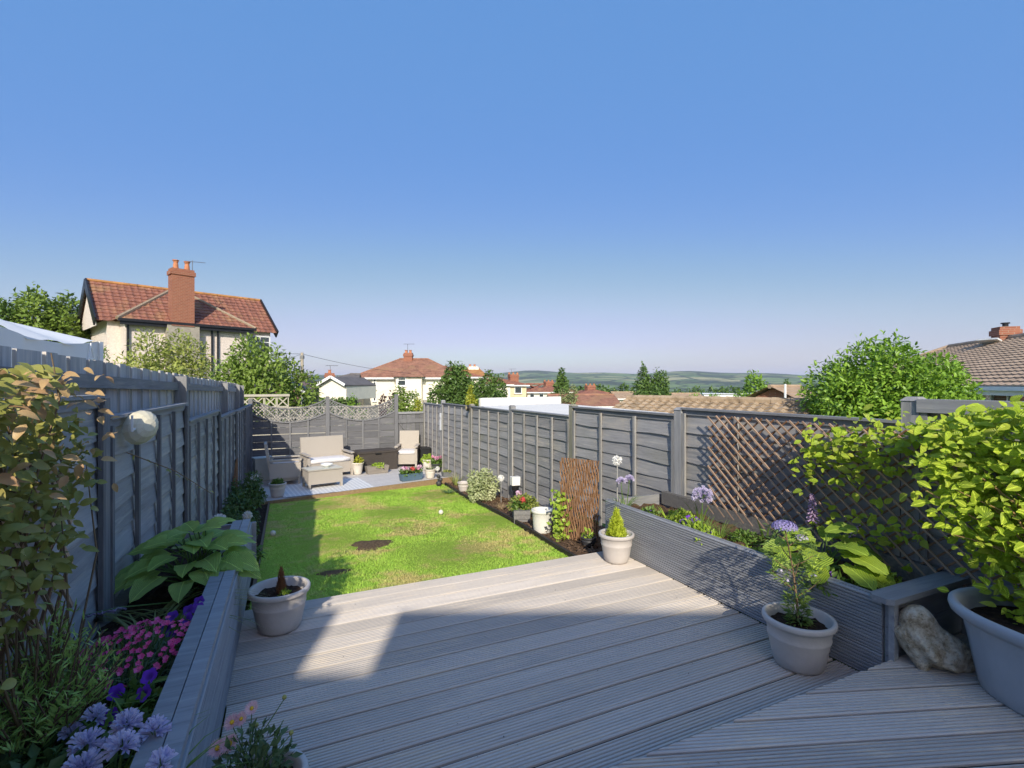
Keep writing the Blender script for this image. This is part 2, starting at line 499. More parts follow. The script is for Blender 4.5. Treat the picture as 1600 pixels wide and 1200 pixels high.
M_RAIL = wood('rail paint', (0.27, 0.27, 0.28), (0.40, 0.36, 0.31), grain=(1.6, 24, 24), wear=0.5, rough=0.8)
def soil_mat(name, a, b, sc=28):
    if name in MATS: return MATS[name]
    m, nt, p, _ = new_mat(name)
    vec = coords(nt)
    f = noise(nt, vec, sc, 8, 0.7)
    nt.links.new(ramp(nt, f, [(0.32, a), (0.62, b), (0.8, mul(b, 1.5))]), p.inputs['Base Color'])
    p.inputs['Roughness'].default_value = 0.95; p.inputs['Specular IOR Level'].default_value = 0.1
    bump(nt, p, f, 0.9, 0.03)
    MATS[name] = m
    return m
M_SOIL = soil_mat('damp compost', (0.018, 0.012, 0.009), (0.075, 0.048, 0.034))
M_BARK = soil_mat('dry bark mulch', (0.045, 0.027, 0.016), (0.22, 0.135, 0.08), 40)

# ================================================================== decks
def grooved(W, T, x0, x1, n=8, depth=0.008, s0=0.0, s1=0.0, m=None):
    """board along x, grooves on +z; both ends may be cut askew (x shifts by s per unit of y)"""
    m = m or MB()
    y0 = -W / 2; pitch = W / (n + 0.6)
    prof = [(y0 + 0.004, 0.0)]
    a = y0 + 0.3 * pitch + pitch * 0.3
    for i in range(n):
        c = y0 + 0.3 * pitch + pitch * (i + 0.5)
        prof += [(c - pitch * .24, 0.0), (c - pitch * .13, -depth), (c + pitch * .13, -depth), (c + pitch * .24, 0.0)]
    prof += [(-y0 - 0.004, 0.0), (-y0, -0.004), (-y0, -T), (y0, -T), (y0, -0.004)]
    k = len(prof)
    vs = [(x0 + s0 * y, y, z) for y, z in prof] + [(x1 + s1 * y, y, z) for y, z in prof]
    fs = [(i, (i + 1) % k, k + (i + 1) % k, k + i) for i in range(k)]
    fs += [tuple(range(k)), tuple(range(2 * k - 1, k - 1, -1))]
    fs = [tuple(reversed(f)) for f in fs]
    return m.add(vs, fs)
DECK_V1, DECK_V0, DB = 3.77, 1.45, 15
D2Z, D2V = 0.14, 1.475            # the house-side deck is one step up
dk = thing('deck', 'grey grooved timber deck lit in the middle, between the two raised planters', 'deck', G(0, 0, 0), GA)
pitch = (DECK_V1 - DECK_V0) / DB
for i in range(DB):
    vc = DECK_V1 - pitch * (i + 0.5)
    L0 = -0.232 - 0.02 * rnd.random(); L1 = 2.738
    part('deck_board', grooved(pitch - 0.0155, 0.013, L0, L1, n=7), M_DECK, dk, (0, vc, 0.0008 * rnd.uniform(-1, 1)), (R(rnd.uniform(-.12, .12)), 0, 0))
part('fascia', MB().box((1.23, DECK_V1 - 0.012, -0.13), (2.9, 0.022, 0.19)), M_DECK, dk)
part('joists', MB().box((1.23, 2.61, -0.15), (2.9, 2.2, 0.1)), plain('joist gap shade', (0.012, 0.012, 0.014)), dk)  # joists as one slab, near-black so its colour gives the board gaps their shade
D2 = R(5.0)
d2 = thing('deck', 'worn grey deck laid at an angle beside the stone figure and big pot', 'deck', (0, 0, 0), D2)
c5, s5 = math.cos(D2), math.sin(D2)
def to_d2(p): return (p.x * c5 + p.y * s5, -p.x * s5 + p.y * c5)
jx, jy = to_d2(G(2.72, D2V)); jk = 1 / math.tan(GA - D2)
fx, fy = to_d2(G(3.37, 1.0)); fk = 1 / math.tan(GA + math.pi / 2 - D2)
y = 3.05
while y > 0.2:
    xa = jx + (y - jy) * jk; xb = fx + (y - fy) * fk
    xa = max(xa, -2.2)
    if xb > xa + 0.1:
        part('deck_board', grooved(0.134, 0.013, xa, xb, n=7, s0=jk if xa > -2.2 else 0, s1=fk), M_DECK2, d2, (0, y, D2Z + 0.001 * rnd.uniform(-1, 1)))
    y -= 0.148
bs = MB()
bs.prism([G(-0.4, D2V - .015)[:2], G(3.4, D2V - .015)[:2], G(3.4, -1)[:2], G(-0.4, -1.2)[:2]], -0.12, D2Z - 0.07)
part('joists', bs, MATS['joist gap shade'], d2, rot=(0, 0, -D2))  # same near-black slab, gap shade put into its colour

# ================================================================== raised planters
pr = thing('raised_planter', 'long grey grooved raised planter along the right fence', 'planter', G(2.735, 1.5, 0), GA)
fl = lambda: rnd.uniform(-.0015, .0015)
for i in range(3):                                          # front boards, grooves facing the deck
    part('planter_board', grooved(0.137, 0.026, 0, 2.36, n=7), M_PLANTER, pr, (0.0 + fl(), 2.38, 0.072 + i * 0.14), Euler((0, R(-90), 0)).to_matrix() @ Euler((0, 0, R(-90))).to_matrix())
for i in range(3):
    part('end_board', MB().box((0, 0, 0), (0.66, 0.026, 0.137)), M_PLANTER, pr, (0.345, 0.0, 0.072 + i * 0.14))
    part('end_board', MB().box((0, 0, 0), (0.66, 0.026, 0.137)), M_PLANTER, pr, (0.345, 2.395, 0.072 + i * 0.14))
part('corner_post', MB().box((0.014, -0.027, 0.205), (0.036, 0.026, 0.41)), M_PLANTER, pr)
part('top_rail', MB().box((0.033, 1.23, 0.411), (0.028, 2.35, 0.028)), M_PLANTER, pr)
cp = MB(); cp.prism([(-0.06, -0.035), (-0.06, 0.03), (-0.035, 0.055), (0.66, 0.055), (0.66, -0.06), (-0.035, -0.06)], 0.424, 0.452)
part('cap_board', cp, M_PLANTER, pr)
part('back_sleeper', MB().box((0.64, 1.2, 0.40), (0.06, 2.25, 0.12)), wood('old sleeper', (0.17, 0.16, 0.15), (0.27, 0.24, 0.18), wear=0.6), pr)
def bumpy_sheet(name, x0, x1, y0, y1, nx, ny, amp, mat, parent, loc=(0, 0, 0), zf=None, sink=0.0):
    vs = []; r = random.Random(hash(name) % 999)
    for j in range(ny + 1):
        for i in range(nx + 1):
            x = x0 + (x1 - x0) * i / nx; yy = y0 + (y1 - y0) * j / ny
            vs.append((x, yy, (zf(x, yy) if zf else 0) + amp * (r.random() - .5) + amp * math.sin(x * 9 + yy * 5) * .4))
    fs = [(j * (nx + 1) + i, j * (nx + 1) + i + 1, (j + 1) * (nx + 1) + i + 1, (j + 1) * (nx + 1) + i) for j in range(ny) for i in range(nx)]
    mb = MB(); mb.v = vs; mb.f = fs
    return part(name, mb, mat, parent, loc, smooth=True)
bumpy_sheet('soil', 0.02, 0.61, 0.01, 2.38, 14, 50, 0.035, M_SOIL if False else M_BARK, pr, (0, 0, 0.335))

LA = GA - R(1.2)
pl = thing('raised_planter', 'grey grooved raised planter full of flowers along the left fence', 'planter', G(-0.235, 2.9, 0), GA + R(-0.8))
for i in range(3):
    part('planter_board', grooved(0.137, 0.026, 0, 3.5, n=7), M_PLANTER, pl, (fl(), -2.0, 0.072 + i * 0.14), Euler((0, R(90), 0)).to_matrix() @ Euler((0, 0, R(90))).to_matrix())
part('cap_board', MB().box((-0.035, -0.25, 0.437), (0.052, 3.5, 0.03)), M_PLANTER, pl)
part('cap_board', MB().box((-0.096, -0.25, 0.435), (0.062, 3.5, 0.03)), M_PLANTER, pl)
part('end_board', MB().box((-0.30, 1.515, 0.21), (0.66, 0.026, 0.42)), M_PLANTER, pl)
part('back_sleeper', MB().box((-0.575, -0.25, 0.15), (0.07, 3.5, 0.34)), MATS['old sleeper'], pl)
part('back_sleeper', MB().box((-0.51, -0.25, 0.09), (0.055, 3.5, 0.34)), MATS['old sleeper'], pl)
bumpy_sheet('soil', -0.56, -0.035, -2.0, 1.5, 14, 70, 0.04, M_SOIL, pl, (0, 0, 0.30))
def PL(x, y, z):   # a point in the left planter (x = -0.5 at the fence .. 0 at the front, y along)
    return Vector(pl.location) + Matrix.Rotation(GA + R(-0.8), 3, 'Z') @ Vector((x, y, z))
def PRR(x, y, z):
    return Vector(pr.location) + Matrix.Rotation(GA, 3, 'Z') @ Vector((x, y, z))

# ================================================================== lawn, beds, patio
def bed_u(v):            # right-hand edge of the lawn
    return 2.47 + 0.105 * (v - 4.0) + 0.03 * math.sin(v * 1.3)
def patio_v(u):
    return 9.775 + 0.234 * u
m, nt, p, _ = new_mat('lawn turf')
vec = coords(nt)
f1 = noise(nt, vec, 1.5, 5, 0.62); f2 = noise(nt, vec, 5.0, 5, 0.65); f3 = noise(nt, vec, 60, 3, 0.6)
M_LAWN_NODES = None
def turf_colour(nt, dry=(0.62, 0.42, 0.18), g1=(0.27, 0.46, 0.04), g2=(0.40, 0.57, 0.07)):
    vec = coords(nt)
    f1 = noise(nt, vec, 1.3, 5, 0.62); f2 = noise(nt, vec, 6.0, 5, 0.65)
    add = nt.nodes.new('ShaderNodeMath'); add.operation = 'MULTIPLY_ADD'
    nt.links.new(f1, add.inputs[0]); add.inputs[1].default_value = 0.66
    sc = nt.nodes.new('ShaderNodeMath'); sc.operation = 'MULTIPLY'; nt.links.new(f2, sc.inputs[0]); sc.inputs[1].default_value = 0.34
    nt.links.new(sc.outputs[0], add.inputs[2])
    dryf = ramp(nt, add.outputs[0], [(0.488, (0, 0, 0)), (0.585, (.85, .85, .85))])
    green = ramp(nt, f2, [(0.3, g1), (0.7, g2)])
    return mixc(nt, dryf, green, dry)
nt.links.new(mixc(nt, 0.5, turf_colour(nt), ramp(nt, f3, [(0.3, (0.16, 0.20, 0.03)), (0.7, (0.38, 0.44, 0.08))])), p.inputs['Base Color'])
p.inputs['Roughness'].default_value = 0.95; p.inputs['Specular IOR Level'].default_value = 0.1
bump(nt, p, f3, 0.8, 0.03)
M_LAWN = m
lv, lf = [], []
NV, NU = 60, 26
for j in range(NV + 1):
    for i in range(NU + 1):
        tu = i / NU
        v_end = None
        u = None
        vv = 3.74 + (j / NV) * 6.0
        ur = bed_u(vv)
        u = -0.21 + (ur + 0.21) * tu
        v1 = min(patio_v(u) - 0.0, 12)
        vv = 3.74 + (v1 - 3.74) * (j / NV)
        z = lawn_z(vv) + 0.012 * math.sin(u * 3.1) * math.sin(vv * 2.3)
        q = G(u, vv, z); lv.append(tuple(q))
for j in range(NV):
    for i in range(NU):
        a = j * (NU + 1) + i
        lf.append((a, a + 1, a + NU + 2, a + NU + 1))
mb = MB(); mb.v = lv; mb.f = lf
struct('lawn', mb, M_LAWN, smooth=True)
# grass blades
nb = 240000
uu = rng.random(nb) * 3.4 - 0.22
vv = 3.76 + 6.8 * rng.random(nb) ** 1.35
ok = (uu < 2.47 + 0.105 * (vv - 4) - 0.01) & (vv < 9.775 + 0.234 * uu - 0.02) & (uu > -0.22 + 0.03 * rng.random(nb))
bare = np.hypot((uu - 0.88) / 0.20, (vv - 5.62) / 0.22) < 1 + 0.25 * rng.normal(size=nb)
bare |= np.hypot((uu - 0.42) / 0.16, (vv - 4.75) / 0.12) < 1 + 0.3 * rng.normal(size=nb)
thin = (np.sin(uu * 2.1 + 1.3) * np.sin(vv * 1.7 + .4) + 0.5 * np.sin(uu * 5.3 + vv * 3.1) > 0.75) & (rng.random(nb) < 0.55)
ok &= ~bare & ~thin
uu, vv = uu[ok], vv[ok]; n = len(uu)
P = np.stack([uu * EX.x + vv * GY.x, uu * EX.y + vv * GY.y, lawn_z(vv) - 0.003], 1)
D = np.stack([rng.normal(size=n) * .55, rng.normal(size=n) * .55, np.ones(n)], 1)
me = blade_cloud('grass', P, D, 0.015 + 0.018 * rng.random(n), 0.005 + 0.0035 * rng.random(n), 0.35, 1)
m, nt, p, _ = new_mat('grass blades')
geo = nt.nodes.new('ShaderNodeNewGeometry')
c = mixc(nt, 0.22, turf_colour(nt, (0.74, 0.50, 0.23), (0.33, 0.57, 0.04), (0.48, 0.68, 0.08)), ramp(nt, geo.outputs['Random Per Island'], [(0, (0.18, 0.36, 0.03)), (1, (0.50, 0.64, 0.13))]))
nt.links.new(c, p.inputs['Base Color']); p.inputs['Roughness'].default_value = 0.7
gr = part('grass', me, m, stuff=True)
tag(gr, 'short green lawn grass with dry brown patches in the middle of the garden', 'grass')
# worn bare patches of soil
for (u, v, a, b, lab) in ((0.88, 5.62, 0.21, 0.23, 'dark bare soil patch in the middle of the lawn'), (0.42, 4.75, 0.15, 0.10, 'small bare soil patch on the lawn near the deck')):
    mb = MB(); ring = []
    for ring_i, rr in enumerate((0.0, 0.5, 0.85, 1.05)):
        for k in range(20):
            t = 2 * math.pi * k / 20
            q = rr * (1 + 0.18 * math.sin(3 * t + u) + 0.1 * math.sin(7 * t))
            x, y_ = u + a * q * math.cos(t), v + b * q * math.sin(t)
            mb.v.append(tuple(G(x, y_, lawn_z(y_) + (0.016, 0.016, 0.010, -0.004)[ring_i] + 0.012 * math.sin(u * 3.1) * math.sin(v * 2.3))))
    for i in range(3):
        for k in range(20):
            mb.f.append((i * 20 + k, i * 20 + (k + 1) % 20, (i + 1) * 20 + (k + 1) % 20, (i + 1) * 20 + k))
    o = part('bare_soil', mb, soil_mat('dry bare soil', (0.07, 0.045, 0.028), (0.22, 0.15, 0.085), 40), smooth=True); o['kind'] = 'structure'
# beds
def bed(name, edge0, edge1, v0, v1, mat, dz):
    mb = MB(); nv, nu = 70, 8; r = random.Random(5)
    for j in range(nv + 1):
        v = v0 + (v1 - v0) * j / nv
        for i in range(nu + 1):
            u = edge0(v) + (edge1(v) - edge0(v)) * i / nu
            mb.v.append(tuple(G(u, v, lawn_z(v) + dz + 0.035 * (r.random() - .5))))
    for j in range(nv):
        for i in range(nu):
            a = j * (nu + 1) + i; mb.f.append((a, a + 1, a + nu + 2, a + nu + 1))
    o = part(name, mb, mat, smooth=True); o['kind'] = 'structure'
bed('flower_bed', lambda v: bed_u(v) + 0.0, lambda v: 3.45, 3.70, 10.6, M_BARK, 0.008)
bed('flower_bed', lambda v: -0.95, lambda v: -0.20, 4.35, 10.0, M_SOIL, 0.015)
# edging strips along the lawn
def edging(name, pts, h, w, mat, label):
    mb = MB()
    for a, b in zip(pts[:-1], pts[1:]): mb.beam(a, b, w, h)
    o = part(name, mb, mat); tag(o, label, 'edging'); return o
edging('lawn_edging', [G(bed_u(v) + 0.005, v, lawn_z(v) + 0.012) for v in np.linspace(3.8, 10.3, 24)], 0.07, 0.03, plain('dark edging', (0.035, 0.028, 0.022)), 'low dark edging between the lawn and the bark bed by the right fence')
edging('lawn_edging', [G(-0.205, v, lawn_z(v) + 0.01) for v in np.linspace(4.4, 9.7, 12)], 0.06, 0.025, plain('brown edging', (0.14, 0.095, 0.06)), 'thin brown edging between the lawn and the dark left bed')
# bark chips on the right bed
nc = 2600
vv = 3.8 + 6.6 * rng.random(nc); ul = 2.5 + 0.105 * (vv - 4); uu = ul + (3.38 - ul) * rng.random(nc)
P = np.stack([uu * EX.x + vv * GY.x, uu * EX.y + vv * GY.y, lawn_z(vv) + 0.022 + .01 * rng.random(nc)], 1)
D = np.stack([rng.normal(size=nc), rng.normal(size=nc), .25 * rng.normal(size=nc)], 1)
chips = part('bark_chips', leaf_cloud('bark_chips', P, D, np.tile([0, 0, 1.0], (nc, 1)), 0.03 + .03 * rng.random(nc), 0.015 + .012 * rng.random(nc), 0.1, 0.05), leafmat('bark chip', (0.07, 0.04, 0.022), (0.30, 0.18, 0.10), 0.0, rough=.9), stuff=True)
tag(chips, 'brown bark chips scattered over the bed by the right fence', 'bark')
# patio
pv = [(-0.66, patio_v(-0.66)), (3.40, patio_v(3.40)), (3.40, 13.2), (-0.66, 13.2)]
PA = GA + math.atan(0.234)                                # the patio's own direction
mb = MB(); mb.prism([G(u, v)[:2] for u, v in pv], -1.2, PATIO_Z - 0.004)
m, nt, p, _ = new_mat('patio boards')
vec = coords(nt, rot=(0, 0, -PA))
br = N(nt, 'ShaderNodeTexBrick', Scale=1.0); br.inputs['Color1'].default_value = (0.60, 0.57, 0.54, 1); br.inputs['Color2'].default_value = (0.54, 0.51, 0.49, 1)
br.inputs['Mortar'].default_value = (0.16, 0.16, 0.165, 1); br.inputs['Mortar Size'].default_value = 0.004; br.inputs['Brick Width'].default_value = 2.4; br.inputs['Row Height'].default_value = 0.145
nt.links.new(vec, br.inputs['Vector'])
nt.links.new(mixc(nt, 0.4, br.outputs['Color'], ramp(nt, noise(nt, vec, 7, 6, .65), [(0.3, (0.46, 0.44, 0.42)), (0.7, (0.66, 0.62, 0.59))])), p.inputs['Base Color'])
p.inputs['Roughness'].default_value = 0.8
struct('patio', mb, m)
ed = MB()
a, b = G(-0.64, patio_v(-0.64)), G(3.38, patio_v(3.38))
off = (b - a).normalized(); nrm = Vector((off.y, -off.x, 0))
ed.beam(a + nrm * 0.022 + Vector((0, 0, PATIO_Z - 0.05)), b + nrm * 0.022 + Vector((0, 0, PATIO_Z - 0.05)), 0.035, 0.13)
tag(part('patio_edging', ed, wood('tan edging', (0.30, 0.20, 0.11), (0.36, 0.27, 0.17), wear=0.6)), 'tan timber edging board along the front of the far patio', 'edging')

# ================================================================== fences
def lap_meshes(prefix, W, n=4, pitch=0.14):
    out = []
    for s in range(n):
        r = random.Random(50 + s + len(prefix)); m = MB(); nx = 10; vs = []
        ph = [r.uniform(0, 6) for _ in range(3)]
        for i in range(nx + 1):
            x = W * i / nx
            low = -pitch / 2 - 0.014 + 0.007 * math.sin(x * 3.1 + ph[0]) + 0.005 * math.sin(x * 7.7 + ph[1])
            hi = pitch / 2 + 0.02
            yb = 0.022 + 0.004 * math.sin(x * 5 + ph[2])
            vs += [(x, 0.002, hi), (x, yb, low), (x, yb - 0.012, low), (x, -0.006, hi)]
        fs = []
        for i in range(nx):
            a = 4 * i
            for k in range(4):
                fs.append((a + k, a + (k + 1) % 4, a + 4 + (k + 1) % 4, a + 4 + k))
        fs += [(0, 3, 2, 1), (nx * 4, nx * 4 + 1, nx * 4 + 2, nx * 4 + 3)]
        m.add(vs, fs); out.append(m.mesh('board'))
    return out
def lap_panel(fence, x0, x1, ztop, zbot, meshes, W, mboard, mbat, mrail, pitch=0.14, inner=2, cap=True, slope=0.0):
    """one overlapping-board panel of a fence: frame (a part) with its boards and battens (sub-parts); +y is the garden side"""
    L = x1 - x0
    f = MB()
    f.box((L / 2, 0.0, -0.025), (L, 0.045, 0.05))
    if cap: f.box((L / 2, 0.012, 0.008), (L + .01, 0.075, 0.017))
    fr = part('panel_frame', f, mrail, fence, (x0, 0, ztop), (0, slope, 0))
    zz = -0.05 - pitch / 2
    k = rnd.randrange(9)
    while ztop + zz > zbot:
        me = meshes[k % len(meshes)]; k += 1
        if not me.materials: me.materials.append(mboard)
        o = part('board', me, None, fr, (0.0, rnd.uniform(-.002, .002), zz + rnd.uniform(-.004, .004)), (0, rnd.uniform(-.002, .002), 0), (L / W, 1, 1))
        zz -= pitch
    h = ztop - zbot
    xs = [0.02, L - 0.02] + [L * (i + 1) / (inner + 1) + rnd.uniform(-.02, .02) for i in range(inner)]
    for x in xs:
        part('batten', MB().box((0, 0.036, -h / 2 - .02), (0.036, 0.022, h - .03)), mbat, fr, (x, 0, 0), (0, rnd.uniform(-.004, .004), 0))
    return fr
def fence_post(fence, x, ztop, zbot, mat, w=0.09, capped=True, y=0.0):
    m = MB(); m.box((0, 0, (zbot - ztop) / 2), (w, w, ztop - zbot))
    if capped: m.box((0, 0, 0.012), (w + .012, w + .012, 0.024), taper=0.55)
    return part('post', m, mat, fence, (x, y, ztop))

RV = [-0.25, 1.73, 3.66, 5.60, 7.50, 9.43, 11.40, 13.05]
RT = [1.395, 1.262, 1.195, 1.075, 1.05, 1.045, 0.995]
lapR = lap_meshes('right', 1.83)
fr_ = thing('lap_fence', 'sunlit dark grey overlapping-board fence down the right side of the garden', 'fence', G(3.44, 0, 0), GA + R(90))
for i in range(7):
    inner = 2 if i < 3 else 3
    zb = min(lawn_z(RV[i] + .9), -0.1) + 0.0
    lap_panel(fr_, RV[i] + 0.05, RV[i + 1] - 0.05, RT[i], zb, lapR, 1.83, M_FENCE, M_BATTEN, M_RAIL, inner=inner, cap=i < 3 or True)
PT = [1.45, 1.40, 1.255, 1.215, 1.13, 1.08, 1.10, 1.06]
for i, v in enumerate(RV):
    fence_post(fr_, v, PT[i], lawn_z(max(v, 3.8)) - .1, M_POST if i in (3, 7, 5) else M_POST_G, w=0.095 if i < 3 else 0.085)
# near end: a deeper rail box on the tallest panel
part('top_rail', MB().box(((RV[0] + RV[1]) / 2, 0.03, 1.372), (1.9, 0.06, 0.075)), M_RAIL, fr_)

LV = [0.9, 3.2, 5.35, 7.55, 9.6, 11.4, 13.02]
LT = [1.43, 1.315, 1.15, 1.05, 1.03, 1.03]
lapL = lap_meshes('leftside', 1.83, pitch=0.145)
lang = math.atan(0.0195)
fl_ = thing('lap_fence', 'shaded blue-grey overlapping-board fence down the left side of the garden', 'fence', G(-0.66, 13.02, 0), GA - R(90) - lang)
for i in range(6):
    x0, x1 = 13.02 - LV[i + 1] + 0.05, 13.02 - LV[i] - 0.05
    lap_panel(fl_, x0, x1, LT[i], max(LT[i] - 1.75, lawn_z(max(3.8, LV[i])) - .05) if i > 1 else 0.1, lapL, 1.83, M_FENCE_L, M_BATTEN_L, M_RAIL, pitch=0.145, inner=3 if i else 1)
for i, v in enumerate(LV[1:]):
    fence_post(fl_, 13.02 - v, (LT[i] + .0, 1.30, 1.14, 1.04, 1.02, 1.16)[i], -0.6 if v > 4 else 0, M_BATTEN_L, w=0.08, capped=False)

# neighbour's picket fence standing behind the left fence
pf = thing('picket_fence', 'tall weathered grey close-board fence of upright pickets behind the left fence', 'fence', G(-0.86, 12.3, 0), GA - R(90) - lang)
pk = []
for s in range(4):
    m_ = MB(); r = random.Random(s)
    m_.box((0, 0, -0.85), (0.128, 0.016, 1.7), rot=(0, r.uniform(-.004, .004), 0)); pk.append(m_.mesh('picket')); pk[-1].materials.append(M_PICKET)
npk = 78
for i in range(npk):
    x = 0.03 + i * 0.140
    zt = 1.50 + 0.17 * x / 10.2 + rnd.uniform(-.008, .008)
    part('picket', pk[i % 4], None, pf, (x + rnd.uniform(-.004, .004), (i % 2) * 0.012 - 0.006, zt), (0, rnd.uniform(-.008, .008), 0))
for a, b in ((0.0, 0.9), (0.9, 2.9), (2.9, 6.35), (6.35, 11.0)):
    za = 1.50 + 0.17 * (a + b) / 2 / 10.2
    part('rail', MB().beam((a + .03, 0.035, 1.37 + 0.17 * a / 10.2), (b - .03, 0.035, 1.37 + 0.17 * b / 10.2), 0.035, 0.075), M_RAIL, pf)
for x, w in ((0.0, .08), (0.9, .08), (2.9, .09), (6.35, .10)):
    fence_post(pf, x, 1.47 + 0.17 * x / 10.2, -0.8, M_POST_G, w=w, capped=False, y=0.07)

# far fence: two arched panels with trellis tops
ff = thing('arched_fence', 'grey horizontal-board fence with two dipped trellis tops at the garden end', 'fence', G(-0.668, 13.05, 0), GA + math.pi)
# local x runs to -u, so build with x negative; +y faces the garden
def arch(t, ends, mid): return mid + (ends - mid) * (2 * t - 1) ** 2
for (ua, ub) in ((-0.668, 1.014), (1.014, 2.68)):
    xa, xb = ua + 0.668, ub + 0.668
    L = xb - xa - 0.09
    nseg = 24; frames = []
    for e_, m_ in ((0.80, 0.59), (1.125, 0.905)):
        fr = MB()
        for k in range(nseg):
            t0, t1 = k / nseg, (k + 1) / nseg
            fr.beam((-(xa + .045 + L * t0), 0.01, arch(t0, e_, m_)), (-(xa + .045 + L * t1), 0.01, arch(t1, e_, m_)), 0.045, 0.03)
        frames.append(part('panel_frame' if e_ < 1 else 'arched_rail', fr, M_FARP, ff))
    frame = frames[0]
    z = 0.72; k = 0
    while z > PATIO_Z - 0.02:
        bays = 4
        for q in range(bays):
            t0, t1 = q / bays, (q + 1) / bays
            lim = min(arch(t0, .80, .59), arch((t0 + t1) / 2, .80, .59), arch(t1, .80, .59))
            y_ = 0.006 if (k + q) % 2 else -0.010
            x0, x1 = -(xa + .045 + L * t0), -(xa + .045 + L * t1)
            top = min(z + 0.079, 9)
            m_ = MB(); ns = 4
            for s in range(ns):        # follow the curve where the board meets it
                u0, u1 = t0 + (t1 - t0) * s / ns, t0 + (t1 - t0) * (s + 1) / ns
                za, zb = min(top, arch(u0, .80, .59)), min(top, arch(u1, .80, .59))
                lo = z - 0.079 + (0.006 if k in (2, 4, 6) and xa < 1 else 0)
                if za <= lo + .004 and zb <= lo + .004: continue
                za, zb = max(za, lo + .004), max(zb, lo + .004)
                X0, X1 = -(xa + .045 + L * u0), -(xa + .045 + L * u1)
                m_.add([(X0, y_ - .006, lo), (X1, y_ - .006, lo), (X1, y_ + .006, lo), (X0, y_ + .006, lo), (X0, y_ - .006, za), (X1, y_ - .006, zb), (X1, y_ + .006, zb), (X0, y_ + .006, za)],
                       [(0, 1, 2, 3), (7, 6, 5, 4), (0, 4, 5, 1), (1, 5, 6, 2), (2, 6, 7, 3), (3, 7, 4, 0)])
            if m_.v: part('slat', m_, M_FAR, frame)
        z -= 0.1625 if not (k in (2, 4, 5)) or xa > 1 else 0.170; k += 1
    for q in range(1, 4):
        t = q / 4
        part('batten', MB().box((-(xa + .045 + L * t), 0.022, (arch(t, .80, .59) - .02 + PATIO_Z) / 2), (0.036, 0.02, arch(t, .80, .59) - .02 - PATIO_Z)), M_FARP, frame)
    # trellis lattice between the two curves
    la = MB()
    for sgn in (-1, 1):
        k = -12
        while k < 40:
            pts = []
            for s in range(60):
                x = L * s / 59; zz = 0.30 + (x - k * 0.075) * sgn if sgn > 0 else 1.6 - (x - (k - 8) * 0.075)
                t = x / L
                if arch(t, .80, .59) - .005 < zz < arch(t, 1.125, .905) + .005: pts.append((-(xa + .045 + x), 0.004 + .006 * sgn, zz))
            if len(pts) > 1: la.beam(pts[0], pts[-1], 0.008, 0.018)
            k += 1
    part('trellis', la, M_FARP, frame, stuff=True)
for u, zt in ((-0.668, 1.10), (1.014, 1.175), (2.68, 1.21)):
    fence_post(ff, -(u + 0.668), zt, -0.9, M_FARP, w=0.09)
# gate
gt = thing('gate', 'small grey plank gate with a diagonal brace in the far right corner', 'gate', G(2.73, 13.08, -0.52), GA)
for i in range(6):
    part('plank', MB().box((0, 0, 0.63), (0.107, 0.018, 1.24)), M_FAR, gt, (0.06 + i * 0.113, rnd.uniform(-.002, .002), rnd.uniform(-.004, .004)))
part('rail', MB().box((0.34, -0.025, 1.27), (0.68, 0.05, 0.05)), M_RAIL, gt)
part('rail', MB().box((0.34, -0.024, 1.06), (0.68, 0.03, 0.10)), M_FARP, gt)
part('rail', MB().box((0.34, -0.024, 0.22), (0.68, 0.03, 0.10)), M_FARP, gt)
part('brace', MB().beam((0.03, -0.022, 1.0), (0.64, -0.022, 0.28), 0.024, 0.07, up=(0, -1, 0)), M_BATTEN_L, gt)
part('latch', MB().box((0.08, -0.03, 0.60), (0.05, 0.03, 0.025)), plain('black iron', (0.02, 0.02, 0.022), .5), gt)

# ================================================================== unseen house behind the camera, with added blocks that shape the deck shadow
hs = MB()
hs.box((1.65, -8.5, 2.10), (3.9, 7.0, 4.40)); hs.box((1.66, -8.46, 4.36), (3.94, 7.0, 0.10))
hs.box((2.82, -8.47, 4.46), (1.6, 7.0, 0.20))  # raised strip added to carry the shadow over the planter end
struct('house_wall', hs, plain('white render', (0.78, 0.76, 0.72), .9, scale=3))
hs2 = MB(); hs2.box((-1.405, -8.5, 1.93), (2.2, 7.0, 4.24))  # unseen low block added to bound the sunlit patch on the deck
struct('shadow_block_low', hs2, MATS['white render'])
hs3 = MB(); hs3.box((-1.65, -8.6, 2.15), (1.90, 7.0, 4.70))  # unseen taller block added to keep the left planter cap in shadow
struct('shadow_block_tall', hs3, MATS['white render'])

# bits of dry leaf and grit blown over the decks
nc = 420
x_ = rng.uniform(-1.2, 2.2, nc); y_ = rng.uniform(1.5, 4.2, nc); uu = x_ * EX.x + y_ * EX.y; vv = x_ * GY.x + y_ * GY.y
ok = (uu > -.2) & (uu < 2.68) & (vv < 3.72); x_, y_, vv = x_[ok], y_[ok], vv[ok]; n = len(x_)
P = np.stack([x_, y_, np.where(vv > D2V, .003, D2Z + .004)], 1)
LL = .004 + .009 * rng.random(n) ** 3
o = part('leaf_litter', leaf_cloud('leaf_litter', P, np.stack([rng.normal(size=n), rng.normal(size=n), .05 * np.ones(n)], 1), np.tile([0, 0, 1.0], (n, 1)), LL, LL * .5, .1, -.1), leafmat('dry litter', (.05, .035, .025), (.30, .22, .14), 0), stuff=True)
tag(o, 'specks of dry leaf and grit scattered over the grey decking', 'litter')

